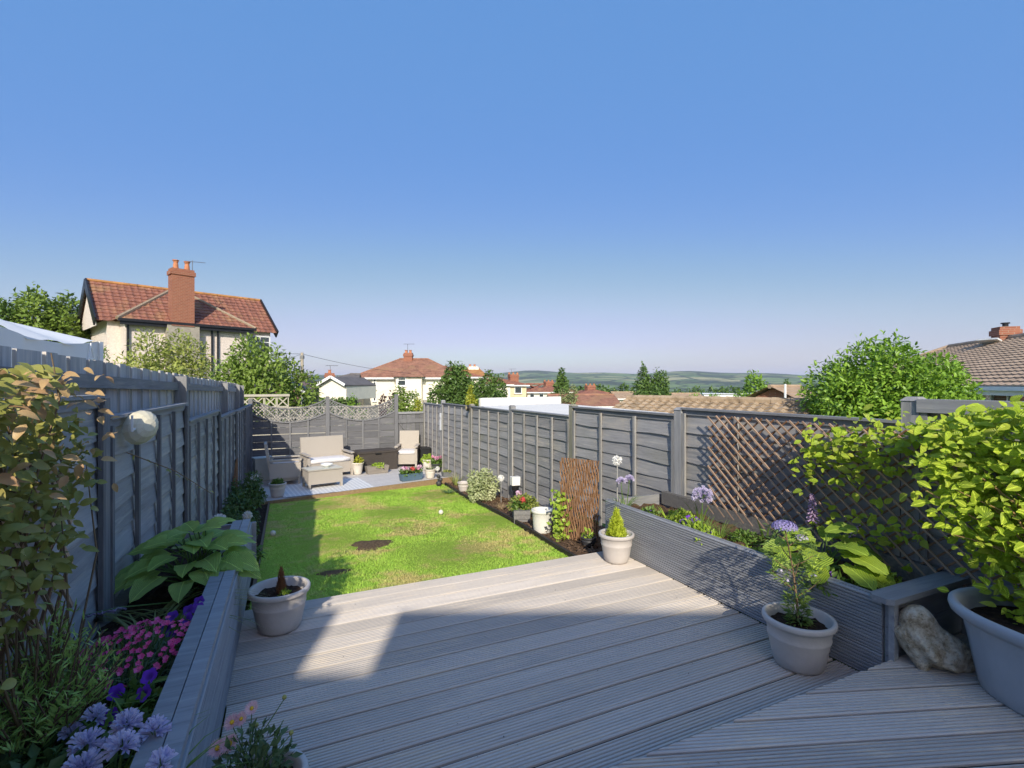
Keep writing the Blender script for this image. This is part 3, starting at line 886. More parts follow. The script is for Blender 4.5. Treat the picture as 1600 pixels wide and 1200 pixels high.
# ================================================================== helpers for buildings
def spot(px, Y, z):
    """a place Y metres out and z high, on the bearing read off the photograph"""
    return Vector(((px - 800) / 785.0 * Y, Y, z))
def hgt(py, Y): return 1.5 - (py - 600) / 785.0 * Y
def clay(name, a, b_, c_, sc):
    m, nt, p, _ = new_mat(name); vec = coords(nt)
    f = noise(nt, vec, sc, 8, .72); g = noise(nt, vec, sc * .28, 4, .6)
    c = ramp(nt, f, [(.30, a), (.5, b_), (.66, mul(b_, 1.35))])
    c = mixc(nt, ramp(nt, g, [(.50, (0, 0, 0)), (.68, (.75, .75, .75))]), c, c_)
    nt.links.new(c, p.inputs['Base Color']); p.inputs['Roughness'].default_value = .9; bump(nt, p, f, .3, .02)
    return m
M_RED = clay('red clay tile', (.13, .055, .04), (.26, .105, .07), (.36, .20, .10), 3.2)
M_REDB = clay('brown clay tile', (.17, .085, .055), (.29, .14, .09), (.36, .21, .11), 2.2)
M_ORANGE = plain('lichened tile', (0.42, 0.20, 0.07), .9, .35, 2.0)
M_BROWN = plain('brown concrete tile', (0.44, 0.32, 0.22), .9, .25, 2.0, .2)
M_TAN = plain('tan concrete tile', (0.38, 0.27, 0.18), .9, .25, 3.0, .25)
M_SLATE = plain('grey roof', (0.15, 0.135, 0.13), .85, .2, 2.0)
M_CREAM = plain('cream render', (0.80, 0.73, 0.62), .95, .07, 3.0, .3)
M_PEBBLE = plain('pebbledash', (0.70, 0.60, 0.54), .95, .16, 14.0, .6, bd=.02)
M_GREYR = plain('grey cement render', (0.34, 0.30, 0.25), .95, .2, 6.0, .5)
M_WHITE = plain('white upvc', (0.82, 0.82, 0.82), .45, .03, 4, 0)
M_BLACK = plain('black gutter', (0.018, 0.018, 0.022), .4, .1, 4, 0)
M_TERRA = plain('terracotta', (0.50, 0.20, 0.10), .85, .2, 6)
def brickmat(name, c1, c2, mortar, sc):
    m, nt, p, _ = new_mat(name)
    tc = nt.nodes.new('ShaderNodeTexCoord')
    # brick courses follow the wall: across = x + y, up = z
    sx = nt.nodes.new('ShaderNodeSeparateXYZ'); nt.links.new(tc.outputs['Object'], sx.inputs[0])
    ad = nt.nodes.new('ShaderNodeMath'); nt.links.new(sx.outputs[0], ad.inputs[0]); nt.links.new(sx.outputs[1], ad.inputs[1])
    cb = nt.nodes.new('ShaderNodeCombineXYZ'); nt.links.new(ad.outputs[0], cb.inputs[0]); nt.links.new(sx.outputs[2], cb.inputs[1])
    b = N(nt, 'ShaderNodeTexBrick', Scale=sc); nt.links.new(cb.outputs[0], b.inputs['Vector'])
    b.inputs['Color1'].default_value = (*c1, 1); b.inputs['Color2'].default_value = (*c2, 1); b.inputs['Mortar'].default_value = (*mortar, 1)
    b.inputs['Brick Width'].default_value = .225; b.inputs['Row Height'].default_value = .075; b.inputs['Mortar Size'].default_value = .008
    col = mixc(nt, .35, b.outputs['Color'], ramp(nt, noise(nt, tc.outputs['Object'], 9), [(.3, mul(c1, .6)), (.7, mul(c2, 1.3))]))
    nt.links.new(col, p.inputs['Base Color']); p.inputs['Roughness'].default_value = .9
    bump(nt, p, b.outputs['Fac'], .3, .01)
    return m
M_BRICK = brickmat('red brick', (0.34, 0.12, 0.065), (0.26, 0.085, 0.05), (0.36, 0.27, 0.20), 1.0)
M_BRICK2 = brickmat('brown brick', (0.26, 0.14, 0.10), (0.20, 0.105, 0.075), (0.34, 0.30, 0.26), 1.0)
def glass_mat():
    m, nt, p, _ = new_mat('window glass')
    p.inputs['Base Color'].default_value = (0.05, 0.06, 0.07, 1); p.inputs['Roughness'].default_value = .06; p.inputs['Specular IOR Level'].default_value = .9
    return m
M_GLASS = glass_mat()
def tile_slope(mb, O, ax, up, xl0, xr0, xl1, xr1, S, row, colp, amp=.02, step=.02):
    """courses of tiles on a slope: O eave origin, ax along the eave, up along the slope; left and right limits at eave and top"""
    O, ax, up = Vector(O), Vector(ax).normalized(), Vector(up).normalized()
    n = ax.cross(up).normalized()
    if n.z < 0: n = -n
    rows = max(1, round(S / row)); xs = []
    x = min(xl0, xl1); xe = max(xr0, xr1)
    cnt = max(2, int(round((xe - x) / (colp / 3))))
    xs = [x + (xe - x) * i / cnt for i in range(cnt + 1)]
    for r in range(rows):
        t0, t1 = r / rows, (r + 1) / rows
        base = len(mb.v)
        jig = 0.5 * colp * (r % 2) * 0
        for t, lift in ((t0, step), (t1, 0.0)):
            l, rr = xl0 + (xl1 - xl0) * t, xr0 + (xr1 - xr0) * t
            for x_ in xs:
                xc = min(max(x_, l), rr)
                b = amp * (0.5 + 0.5 * math.cos(2 * math.pi * xc / colp))
                mb.v.append(tuple(O + ax * xc + up * (S * t) + n * (b + lift)))
        k = len(xs)
        l0, r0 = xl0 + (xl1 - xl0) * t0, xr0 + (xr1 - xr0) * t0
        l1, r1 = xl0 + (xl1 - xl0) * t1, xr0 + (xr1 - xr0) * t1
        for i in range(k - 1):
            if xs[i + 1] <= min(l0, l1) or xs[i] >= max(r0, r1): continue
            mb.f.append((base + i, base + i + 1, base + k + i + 1, base + k + i))
        # riser of the course
        for i in range(k - 1):
            if xs[i + 1] <= l0 or xs[i] >= r0: continue
            a, b = Vector(mb.v[base + i]), Vector(mb.v[base + i + 1])
            j = len(mb.v); mb.v += [tuple(a - n * step), tuple(b - n * step)]
            mb.f.append((j, j + 1, base + i + 1, base + i))
    return mb
def window(parent, c, ax, w, h, out, bars=1, name='window', frame=M_WHITE, depth=.06):
    """frame and pane set on a wall; c centre, ax along the wall, out its outward normal"""
    c, ax, out = Vector(c), Vector(ax).normalized(), Vector(out).normalized()
    z = Vector((0, 0, 1)); t = .07
    f = MB()
    for s in (-1, 1):
        f.beam(c + ax * (s * w / 2) - z * h / 2, c + ax * (s * w / 2) + z * h / 2, t, depth, up=out)
        f.beam(c + z * (s * h / 2) - ax * w / 2, c + z * (s * h / 2) + ax * w / 2, depth, t)
    for i in range(1, bars + 1):
        q = c + ax * (w * (i / (bars + 1) - .5))
        f.beam(q - z * h / 2, q + z * h / 2, t * .7, depth, up=out)
    f.beam(c + z * h * .2 - ax * w / 2, c + z * h * .2 + ax * w / 2, depth, t * .7)
    o = part(name, f, frame, parent)
    g = MB(); a = c - out * .0 + out * .008
    g.add([a - ax * w / 2 - z * h / 2, a + ax * w / 2 - z * h / 2, a + ax * w / 2 + z * h / 2, a - ax * w / 2 + z * h / 2], [(0, 1, 2, 3)])
    part('pane', g, M_GLASS, o)
    part('sill', MB().beam(c - z * (h / 2 + .06) - ax * (w / 2 + .08) + out * .05, c - z * (h / 2 + .06) + ax * (w / 2 + .08) + out * .05, .14, .06), frame, o)
    return o
def wall_box(parent, A, w, L, n, D, z0, z1, mat, name='wall'):
    """block of walls: A front-left corner, w along the front, n outward; D deep"""
    A, w, n = Vector(A), Vector(w), Vector(n)
    pts = [A, A + w * L, A + w * L - n * D, A - n * D]
    mb = MB(); mb.prism([(p.x, p.y) for p in pts], z0, z1)
    return part(name, mb, mat, parent)
def chimney(parent, c, w, d, z0, z1, ax, mat, pots=2, potmat=None, potk=.45):
    ax = Vector(ax).normalized(); ay = Vector((-ax.y, ax.x, 0)); m_ = Matrix((ax, ay, Vector((0, 0, 1)))).transposed()
    mb = MB(); c = Vector(c)
    mb.box((c.x, c.y, (z0 + z1) / 2), (w, d, z1 - z0), rot=m_)
    o = part('chimney', mb, mat, parent)
    cc = MB(); cc.box((c.x, c.y, z1 - .22), (w + .1, d + .1, .2), rot=m_)
    part('chimney_cap', cc, mat, o)
    for i in range(pots):
        q = c + ax * ((i - (pots - 1) / 2) * w * .5)
        k_ = potk; p_ = MB(); p_.lathe([(.13, 0), (.11, .3 * k_), (.09, .42 * k_), (.12, .44 * k_), (.12, .5 * k_)], 10, (q.x, q.y, z1))
        p_.lathe([(.15, .53 * k_), (.15, .57 * k_)], 10, (q.x, q.y, z1))
        part('chimney_pot', p_, potmat or M_TERRA, o)
    return o
def aerial(parent, p, h, ax=(1, 0, 0), mat=None):
    p = Vector(p); ax = Vector(ax).normalized(); m_ = MB()
    m_.tube([p, p + Vector((0, 0, h))], .018, 5)
    top = p + Vector((0, 0, h * .97)); m_.tube([top - ax * .35, top + ax * .6], .014, 4)
    for k in range(6):
        q = top + ax * (-.3 + k * .17); s = Vector((-ax.y, ax.x, 0)) * (.28 - .02 * k) + Vector((0, 0, .05))
        m_.tube([q - s, q + s], .009, 4)
    return part('aerial', m_, mat or plain('aerial metal', (.12, .12, .13), .5), parent)

# ================================================================== large house on the left
W_ = Vector((0.665, 0.746, 0)).normalized(); N_ = Vector((W_.y, -W_.x, 0))
A_ = Vector((-18.5, 24.0, 0))
hl = thing('detached_house', 'pebbledashed house with red tiled hip roof and tall brick chimney on the left', 'house', (0, 0, 0))
EZ, GZ = 4.62, -1.6
wall_box(hl, A_, W_, 5.5, N_, 4.0, GZ, EZ, M_PEBBLE)
wall_box(hl, A_ - W_ * .5 - N_ * 1.0, W_, 7.7, N_, 4.4, GZ, EZ + .02, M_PEBBLE)
RZ = 6.75
# main roof: ridge along W_
mainO = A_ - W_ * 1.0 - N_ * .75; ridge_off = 2.5
up1 = (-N_ * ridge_off + Vector((0, 0, RZ - EZ + .1))); S1 = up1.length
rf = MB(); tile_slope(rf, mainO + Vector((0, 0, EZ - .1)), W_, up1, 0, 8.5, 0, 8.5, S1, .30, .30, .035, .035)
up1b = (N_ * ridge_off + Vector((0, 0, RZ - EZ + .1)))
tile_slope(rf, mainO - N_ * (2 * ridge_off) + Vector((0, 0, EZ - .1)), W_, up1b, 0, 8.5, 0, 8.5, S1, .30, .30, .035, .035)
roof = part('roof', rf, M_RED, hl)
rg = MB()
for k in range(24):
    a = mainO - N_ * ridge_off + W_ * (8.5 * k / 24) + Vector((0, 0, RZ + .03)); rg.tube([a, a + W_ * .385], .10, 6)
part('ridge_tiles', rg, M_ORANGE, roof, stuff=True)
for x in (0.0, 8.5):                                            # black bargeboards at the gable ends
    b = MB()
    for s in (0, -2 * ridge_off):
        b.beam(mainO + W_ * x + N_ * s + Vector((0, 0, EZ - .15)), mainO + W_ * x - N_ * ridge_off + Vector((0, 0, RZ - .08)), .07, .46)
    part('bargeboard', b, M_BLACK, roof)
    g = MB(); q = mainO + W_ * (x + (.12 if x == 0 else -.9))
    if x == 0:
        g.add([q - N_ * .3 + Vector((0, 0, EZ - .3)), q - N_ * (2 * ridge_off - .3) + Vector((0, 0, EZ - .3)), q - N_ * ridge_off + Vector((0, 0, RZ - .15))], [(0, 1, 2)])
        part('gable', g, M_PEBBLE, hl)
# front hip over the wing
hp = MB(); hO = A_ - W_ * .35 + N_ * .35 + Vector((0, 0, EZ - .08)); hl_ = 6.2
apex_back = 2.95; up2 = (-N_ * apex_back + Vector((0, 0, RZ - EZ + .12))); S2 = up2.length
tile_slope(hp, hO, W_, up2, 0, hl_, hl_ / 2 - .05, hl_ / 2 + .05, S2, .30, .30, .035, .035)
side_up = (W_ * (hl_ / 2) + Vector((0, 0, RZ - EZ + .12)))
tile_slope(hp, hO, -N_, side_up, 0, 3.4, apex_back, 3.5, side_up.length, .30, .30, .035, .035)
side_up2 = (-W_ * (hl_ / 2) + Vector((0, 0, RZ - EZ + .12)))
tile_slope(hp, hO + W_ * hl_, -N_, side_up2, 0, 3.4, apex_back, 3.5, side_up2.length, .30, .30, .035, .035)
hroof = part('hip_roof', hp, M_RED, hl)
hh = MB(); apex = hO + W_ * (hl_ / 2) - N_ * apex_back + Vector((0, 0, RZ - EZ + .14))
for c in (hO, hO + W_ * hl_): hh.tube([c + Vector((0, 0, .06)), apex], .095, 6)
part('hip_tiles', hh, plain('grey hip mortar', (.30, .23, .16), .9), hroof)
gu = MB(); gu.beam(hO + W_ * .02 + N_ * .05, hO + W_ * hl_ + N_ * .05, .13, .13); part('gutter', gu, M_BLACK, hroof)
gu = MB(); gu.beam(hO + W_ * .1 + Vector((0, 0, -.14)), hO + W_ * (hl_ - .1) + Vector((0, 0, -.14)), .05, .16); part('fascia_board', gu, M_BLACK, hroof)
for x in (0.10, 3.72, 4.0):
    d = MB(); q = A_ + W_ * x + N_ * .09; d.tube([q + Vector((0, 0, EZ - .2)), q + Vector((0, 0, GZ))], .055 if x < 1 else .05, 6)
    part('downpipe', d, M_BLACK, hl)
chimney(hl, A_ + W_ * 2.3 + N_ * .15, 1.0, .62, EZ - .2, 7.32, W_, M_BRICK, 2, potk=.8)
wall_box(hl, A_ + W_ * 1.62 + N_ * .42, W_, 1.42, N_, .5, GZ, EZ - .02, M_GREYR, 'chimney_breast')
aerial(hl, A_ + W_ * 3.0 - N_ * .6 + Vector((0, 0, 5.9)), 2.15, (W_ + N_ * .4))
window(hl, A_ + W_ * 6.6 - N_ * .98 + Vector((0, 0, 3.75)), W_, 1.1, 1.1, N_)

# ================================================================== white gazebo next door
gz = thing('gazebo', 'white fabric gazebo canopy rising over the picket fence on the far left', 'gazebo', (0, 0, 0))
P0 = Vector((-4.6, 5.6, 0)); Gd = -GY; Ed = -EX
cn = MB(); q = []
LG, ZE = 2.7, 1.97
ns = 14
for i in range(ns + 1):
    for j in range(9):
        s, t = i / ns, j / 8
        sag = -.10 * math.sin(math.pi * s) * (1 - t)
        z = ZE + .62 * min(t * 2, 2 - t * 2) * (1 - abs(2 * s - 1) * .55) + sag + .02 * math.sin(s * 17 + t * 3)
        p_ = P0 + Gd * (LG * s) + Ed * (LG * t); cn.v.append((p_.x, p_.y, z))
for i in range(ns):
    for j in range(8): cn.f.append((i * 9 + j, i * 9 + j + 1, (i + 1) * 9 + j + 1, (i + 1) * 9 + j))
M_CANVAS = plain('white canvas', (.80, .79, .77), .85, .05, 2.0, .1)
part('canopy', cn, M_CANVAS, gz, smooth=True)
for (a, d) in ((P0, Gd), (P0, Ed), (P0 + Gd * LG, Ed), (P0 + Ed * LG, Gd)):
    va = MB()
    for i in range(ns + 1):
        s = i / ns; sag = -.10 * math.sin(math.pi * s)
        p_ = a + d * (LG * s)
        nn = Vector((d.y, -d.x, 0)) * (.015 * math.sin(s * 23))
        va.v += [(p_.x + nn.x, p_.y + nn.y, ZE + sag + .002), (p_.x + nn.x * 2, p_.y + nn.y * 2, ZE - .15 + sag), (p_.x + nn.x * 3, p_.y + nn.y * 3, ZE - .34 + sag * .6)]
    for i in range(ns):
        for j in range(2): va.f.append((3 * i + j, 3 * i + 3 + j, 3 * i + 4 + j, 3 * i + 1 + j))
    part('valance', va, M_CANVAS, gz, smooth=True)
st = MB(); o_ = P0 + Gd * .34 - Ed * .02
for a, b in (((0, 0, -.04), (-.09, 0, -.22)), ((0, 0, -.04), (.09, 0, -.22)), ((-.08, 0, -.2), (.08, 0, -.2))):
    st.tube([o_ - Gd * a[0] + Vector((0, 0, ZE + a[2])), o_ - Gd * b[0] + Vector((0, 0, ZE + b[2]))], .007, 5)
part('strap', st, plain('white strap', (.85, .85, .84), .6, .02), gz)
for c in (P0, P0 + Gd * LG, P0 + Ed * LG, P0 + Gd * LG + Ed * LG):
    l_ = MB(); l_.box((c.x, c.y, ZE / 2 - .25), (.05, .05, ZE + .5)); part('leg', l_, M_WHITE, gz)

# ================================================================== trees and shrubs
M_LEAF_MID = leafmat('mid green leaf', (0.12, 0.20, 0.03), (0.28, 0.38, 0.07), .25)
M_LEAF_YEL = leafmat('yellow green leaf', (0.22, 0.28, 0.05), (0.46, 0.50, 0.13), .3, tip=(.38, .26, .12))
M_LEAF_DK = leafmat('dark green leaf', (0.06, 0.12, 0.025), (0.15, 0.24, 0.05), .2)
M_LEAF_BR = leafmat('bright glossy leaf', (0.12, 0.25, 0.02), (0.32, 0.50, 0.06), .25, rough=.35)
M_LEAF_GOLD = leafmat('golden leaf', (0.30, 0.33, 0.03), (0.48, 0.48, 0.06), .25)
M_LEAF_PUR = leafmat('purple leaf', (0.05, 0.02, 0.02), (0.12, 0.045, 0.04), .2)
M_LEAF_PALE = leafmat('pale leaf', (0.17, 0.22, 0.08), (0.34, 0.37, 0.16), .25)
M_BARKT = plain('tree bark', (0.11, 0.085, 0.06), .95, .3, 6, .6, bd=.03)
def tree(name, label, cat, base, H, rx, ry, crown0, n, L, mat, seed, clumps=14, shape='round', limbs=6, asp=.55, group=None, trunk_r=None):
    """tapered trunk with limbs, and a crown of separate leaves spread through uneven clumps"""
    r = random.Random(seed); base = Vector(base)
    t = thing(name, label, cat, base, r.uniform(0, 6), group)
    tr = MB(); R0 = trunk_r or H * .022
    path = [Vector((0, 0, 0))]
    for i in range(1, 6): path.append(path[-1] + Vector((r.uniform(-.03, .03) * H * .4, r.uniform(-.03, .03) * H * .4, H * .15)))
    tr.tube(path, [R0 * (1 - .16 * i) for i in range(6)], 7)
    cl = []
    ch = H - crown0
    for i in range(clumps):
        if shape == 'round':
            f = (i + .5) / clumps; ph = math.acos(1 - 2 * f * .92); th = i * 2.4 + r.uniform(-.3, .3)
            k = r.uniform(.55, .85)
            c = (rx * k * math.sin(ph) * math.cos(th), ry * k * math.sin(ph) * math.sin(th), crown0 + ch * (.5 + .42 * math.cos(ph)))
            s = r.uniform(.24, .42)
            cl.append((*c, rx * s, ry * s, ch * s * .8))
        else:
            f = i / max(1, clumps - 1); w = (1 - f) ** (.8 if shape == 'cone' else .5)
            th = i * 2.4
            c = (rx * .5 * w * math.cos(th), ry * .5 * w * math.sin(th), crown0 + ch * f * .93)
            cl.append((*c, rx * (.12 + .5 * w), ry * (.12 + .5 * w), ch * .10 + .3 * rx * .3))
    for i in range(limbs):
        c = cl[(i * 3) % len(cl)]; s = path[min(5, 2 + i % 3)]
        e = Vector(c[:3]); m_ = s.lerp(e, .5) + Vector((0, 0, -.06 * H * r.random()))
        tr.tube([s, m_, e], [R0 * .45, R0 * .28, R0 * .1], 5)
    part('trunk', tr, M_BARKT, t, smooth=True)
    P, d = clump_points(cl, n, .5)
    D = d + rng.normal(size=d.shape) * .7; D[:, 2] -= .15
    Nn = d + np.array([0, 0, .6]) + rng.normal(size=d.shape) * .35
    LL = L * (.7 + .6 * rng.random(n))
    part('crown', (leaf_cloud_fine if base.y < 10 and n > 3000 else leaf_cloud)('crown', P, D, Nn, LL, LL * asp), mat, t, stuff=False)
    return t
def shrub(name, label, base, H, rx, ry, n, L, mat, seed, clumps=10, asp=.5, z0=.1, group=None, cat='shrub', shape='round'):
    return tree(name, label, cat, base, H, rx, ry, z0 * H, n, L, mat, seed, clumps, shape, 4, asp, group, trunk_r=.03 * max(.5, H))

def terr(p): return terrain(p.x, p.y)
p_ = spot(262, 17, 0); tree('rowan_tree', 'yellow-green feathery shrub in front of the pebbledashed house wall', 'tree', (p_.x, p_.y, -1.1), hgt(533, 17) + 1.1, 1.55, 1.3, 1.2, 6500, .15, M_LEAF_YEL, 3, 12, asp=.4)
p_ = spot(402, 16, 0); tree('garden_tree', 'rounded light green tree beside the left house, above the trellis', 'tree', (p_.x, p_.y, -1.1), hgt(548, 16) + 1.1, 1.55, 1.4, .5, 12000, .14, M_LEAF_MID, 5, 18, asp=.5)
p_ = spot(232, 21, 0); tree('small_tree', 'thin green sapling against the left corner of the house wall', 'tree', (p_.x - 2.0, p_.y, -1.2), hgt(560, 21) + 1.2, .5, .5, .6, 1500, .14, M_LEAF_MID, 7, 8)
p_ = spot(60, 26, 0); tree('ash_tree', 'green tree behind the white gazebo at the left edge', 'tree', (p_.x, p_.y, -1.5), hgt(472, 26) + 1.5, 2.3, 2.3, 2, 9000, .26, M_LEAF_MID, 9, 14)
p_ = spot(115, 28, 0); tree('ash_tree', 'green tree between the gazebo and the red tiled house', 'tree', (p_.x, p_.y, -1.5), hgt(497, 28) + 1.5, 1.9, 1.9, 2, 6000, .26, M_LEAF_MID, 19, 12)
p_ = spot(4, 25, 0); tree('ash_tree', 'dark green treetop at the very left edge above the gazebo', 'tree', (p_.x, p_.y, -1.5), hgt(480, 25) + 1.5, 1.0, 1.0, 2, 3000, .24, M_LEAF_DK, 29, 8)
# behind the far fence
p_ = spot(714, 27, 0); tree('broad_tree', 'large dark green bushy tree in front of the cream house', 'tree', (p_.x, p_.y, -2.0), hgt(587, 27) + 2.0, 1.3, 1.3, .6, 11000, .19, M_LEAF_DK, 11, 16)
p_ = spot(762, 29, 0); tree('broad_tree', 'dark green tree right of the large bushy one, below the terrace roofs', 'tree', (p_.x, p_.y, -2.2), hgt(592, 29) + 2.2, 1.2, 1.2, .6, 6000, .19, M_LEAF_DK, 13, 10)
p_ = spot(736, 22, 0); shrub('golden_conifer', 'golden yellow conifer standing behind the right fence corner', (p_.x, p_.y, -1.6), hgt(605, 22) + 1.6, .62, .6, 3200, .14, M_LEAF_GOLD, 15, 12, shape='cone', cat='conifer')
p_ = spot(632, 20, 0); shrub('leafy_shrub', 'tall green shrub right of the trellis post by the gate', (p_.x, p_.y, -1.5), hgt(614, 20) + 1.5, .75, .7, 4200, .13, M_LEAF_MID, 17, 10)
p_ = spot(608, 22, 0); shrub('purple_shrub', 'dark purple-leaved shrub against the cream house wall', (p_.x, p_.y, -1.6), hgt(617, 22) + 1.6, .55, .5, 1800, .13, M_LEAF_PUR, 21, 8)
p_ = spot(652, 18, 0); shrub('yellow_shrub', 'small yellow-leaved shrub just above the gate', (p_.x, p_.y, -1.4), hgt(626, 18) + 1.4, .35, .35, 1300, .10, M_LEAF_GOLD, 23, 7)
p_ = spot(484, 19, 0); shrub('flowering_shrub', 'green and reddish shrub behind the left trellis panel', (p_.x, p_.y, -1.4), hgt(622, 19) + 1.4, .65, .5, 2500, .11, M_LEAF_MID, 25, 8)
for px, top, Y, s in ((548, 626, 18, 31), (565, 640, 17, 33)):
    p_ = spot(px, Y, 0); shrub('clipped_conifer', 'small clipped yellow-green conifer behind the trellis, %s one' % ('taller left' if px == 548 else 'lower right'), (p_.x, p_.y, -1.3), hgt(top, Y) + 1.3, .24, .24, 1500, .07, M_LEAF_BR, s, 8, cat='conifer')
# right-hand side
p_ = spot(1378, 8.6, 0); tree('laurel_bush', 'big bright green laurel bush above the right fence', 'bush', (p_.x, p_.y, -1.0), hgt(545, 8.6) + .85, 1.22, 1.15, 0.9, 26000, .085, M_LEAF_BR, 41, 30, asp=.42, trunk_r=.06)
p_ = spot(1478, 8.2, 0); tree('laurel_bush', 'lower bright green bush beside the brown-roofed bungalow', 'bush', (p_.x, p_.y, -1.0), hgt(592, 8.2) + 1.0, .55, .6, 0.9, 7000, .085, M_LEAF_BR, 43, 12, asp=.42, trunk_r=.04)
p_ = spot(1182, 30, 0); tree('round_tree', 'rounded green tree beyond the ridge of the tan garage roof', 'tree', (p_.x, p_.y, -4.2), hgt(602, 30) + 4.2, 1.4, 1.3, 1.4, 6500, .19, M_LEAF_BR, 45, 12)
p_ = spot(878, 55, 0); tree('pine_tree', 'dark pointed conifer among the red roofs', 'tree', (p_.x, p_.y, -4.5), hgt(579, 55) + 4.5, 1.8, 1.8, 1.5, 6000, .32, M_LEAF_DK, 47, 16, shape='cone')
p_ = spot(888, 45, 0); shrub('pale_shrub', 'pale cream-flowered shrub below the dark conifer', (p_.x, p_.y, -3.5), hgt(611, 45) + 3.5, 1.25, 1.1, 3500, .2, M_LEAF_PALE, 49, 10)
for px, top, s, lab in ((1007, 586, 51, 'left of a pair of tall dark trees beyond the tan roof'), (1030, 588, 53, 'right of a pair of tall dark trees beyond the tan roof')):
    p_ = spot(px, 48, 0); tree('birch_tree', lab, 'tree', (p_.x, p_.y, -4.5), hgt(top, 48) + 4.5, 1.35, 1.2, 1.0, 4500, .27, M_LEAF_DK, s, 13)
p_ = spot(1018, 40, 0); shrub('hedge_bush', 'broad dark bush at the foot of the pair of tall trees', (p_.x, p_.y, -3.6), hgt(612, 40) + 3.6, 2.2, 1.2, 5000, .22, M_LEAF_DK, 55, 12)
p_ = spot(1105, 60, 0); shrub('hedge_bush', 'yellow-green bushes beyond the tan-roofed house', (p_.x, p_.y, -5.0), hgt(621, 60) + 5.0, 3.0, 1.2, 2600, .3, M_LEAF_BR, 57, 10)
p_ = spot(1232, 40, 0); tree('round_tree', 'dark tree behind the small brick house on the right', 'tree', (p_.x, p_.y, -5), hgt(607, 40) + 5, .9, .9, 2, 2500, .22, M_LEAF_DK, 59, 8)
rw = random.Random(4)
for i in range(9):                                            # hedgerow trees down in the valley
    px = (905, 940, 968, 1060, 1085, 1120, 1150, 1205, 1222)[i]; Y = rw.uniform(120, 210); top = rw.uniform(607, 613)
    p_ = spot(px, Y, 0); gz_ = terrain(p_.x, p_.y)
    tree('valley_tree', 'distant dark tree in the valley, %s' % ('just right of the dark conifer', 'above the orange-red hip roof', 'left of the tall pair of trees', 'left of the tan bungalow', 'above the tan bungalow', 'above the low white building', 'left of the rounded green tree', 'right of the rounded green tree', 'beside the slim white pole')[i], 'tree', (p_.x, p_.y, gz_), max(4, hgt(top, Y) - gz_), 5.0, 5.0, 1.5, 900, 1.1, M_LEAF_DK, 70 + i, 8, group='distant trees in the valley')

# ================================================================== houses beyond the garden
def hip_house(name, label, C, ax, L, D, z0, ze, zr, wallm, roofm, hip=(1, 1), over=.35, row=.4, colp=.4, cat='house'):
    """block with a hipped roof; C front-left corner, ax along the front, the front facing right-hand side of ax turned towards the viewer"""
    ax = Vector(ax).normalized(); n = Vector((ax.y, -ax.x, 0)); C = Vector((C[0], C[1], 0))
    t = thing(name, label, cat, (0, 0, 0))
    wall_box(t, C, ax, L, n, D, z0, ze, wallm)
    mb = MB(); O = C - ax * over + n * over + Vector((0, 0, ze - .05)); LL, DD = L + 2 * over, D + 2 * over
    rise = zr - ze + .05; h0 = DD / 2 * hip[0]; h1 = DD / 2 * hip[1]
    up = -n * (DD / 2) + Vector((0, 0, rise)); S = up.length
    tile_slope(mb, O, ax, up, 0, LL, h0, LL - h1, S, row, colp, .02, .02)
    tile_slope(mb, O - n * DD, ax, n * (DD / 2) + Vector((0, 0, rise)), 0, LL, h0, LL - h1, S, row, colp, .02, .02)
    if hip[0]: tile_slope(mb, O, -n, ax * h0 + Vector((0, 0, rise)), 0, DD, DD / 2, DD / 2, (ax * h0 + Vector((0, 0, rise))).length, row, colp, .02, .02)
    if hip[1]: tile_slope(mb, O + ax * LL, -n, -ax * h1 + Vector((0, 0, rise)), 0, DD, DD / 2, DD / 2, (ax * h1 + Vector((0, 0, rise))).length, row, colp, .02, .02)
    rf = part('roof', mb, roofm, t)
    if not hip[0] or not hip[1]:
        for e, x in ((hip[0], 0.02), (hip[1], L - .02)):
            if not e:
                g = MB(); q = C + ax * x
                g.add([q + Vector((0, 0, ze - .02)), q - n * D + Vector((0, 0, ze - .02)), q - n * D / 2 + Vector((0, 0, zr - .08))], [(0, 1, 2)])
                part('gable', g, wallm, t)
    ro = MB(); a = O - n * DD / 2 + ax * h0 + Vector((0, 0, rise)); b = O - n * DD / 2 + ax * (LL - h1) + Vector((0, 0, rise))
    ro.tube([a, b], .12, 6)
    if hip[0]:
        ro.tube([O, a], .09, 5); ro.tube([O - n * DD, a], .09, 5)
    if hip[1]:
        ro.tube([O + ax * LL, b], .09, 5); ro.tube([O + ax * LL - n * DD, b], .09, 5)
    part('ridge_tiles', ro, roofm, rf, stuff=True)
    gu = MB(); gu.beam(O - Vector((0, 0, .07)), O + ax * LL - Vector((0, 0, .07)), .12, .14); part('gutter', gu, M_WHITE, rf)
    return t, rf, C, ax, n
# cream semi-detached house
hA, rA, C1, ax1, n1 = hip_house('semi_detached_house', 'cream rendered house with brown hip roof and red chimney in the middle distance', spot(556, 42, 0), Vector((1, .06, 0)), 8.8, 6.2, -6, hgt(589, 42), hgt(561.5, 45.4), M_CREAM, M_REDB)
window(hA, C1 + ax1 * 1.55 + n1 * .03 + Vector((0, 0, hgt(600, 42))), ax1, .22, .85, n1, 0)
window(hA, C1 + ax1 * 1.55 + n1 * .03 + Vector((0, 0, hgt(621, 42))), ax1, .2, .6, n1, 0)
wall_box(hA, C1 + ax1 * 3.45 + n1 * .9, ax1, 2.1, n1, 1.2, -6, hgt(589.5, 42), M_CREAM, 'bay_wall')
hpb = MB(); tile_slope(hpb, C1 + ax1 * 3.2 + n1 * 1.2 + Vector((0, 0, hgt(589.3, 42))), ax1, -n1 * 2.4 + Vector((0, 0, 1.05)), 0, 2.6, 1.2, 1.4, 2.6, .4, .4, .02, .02)
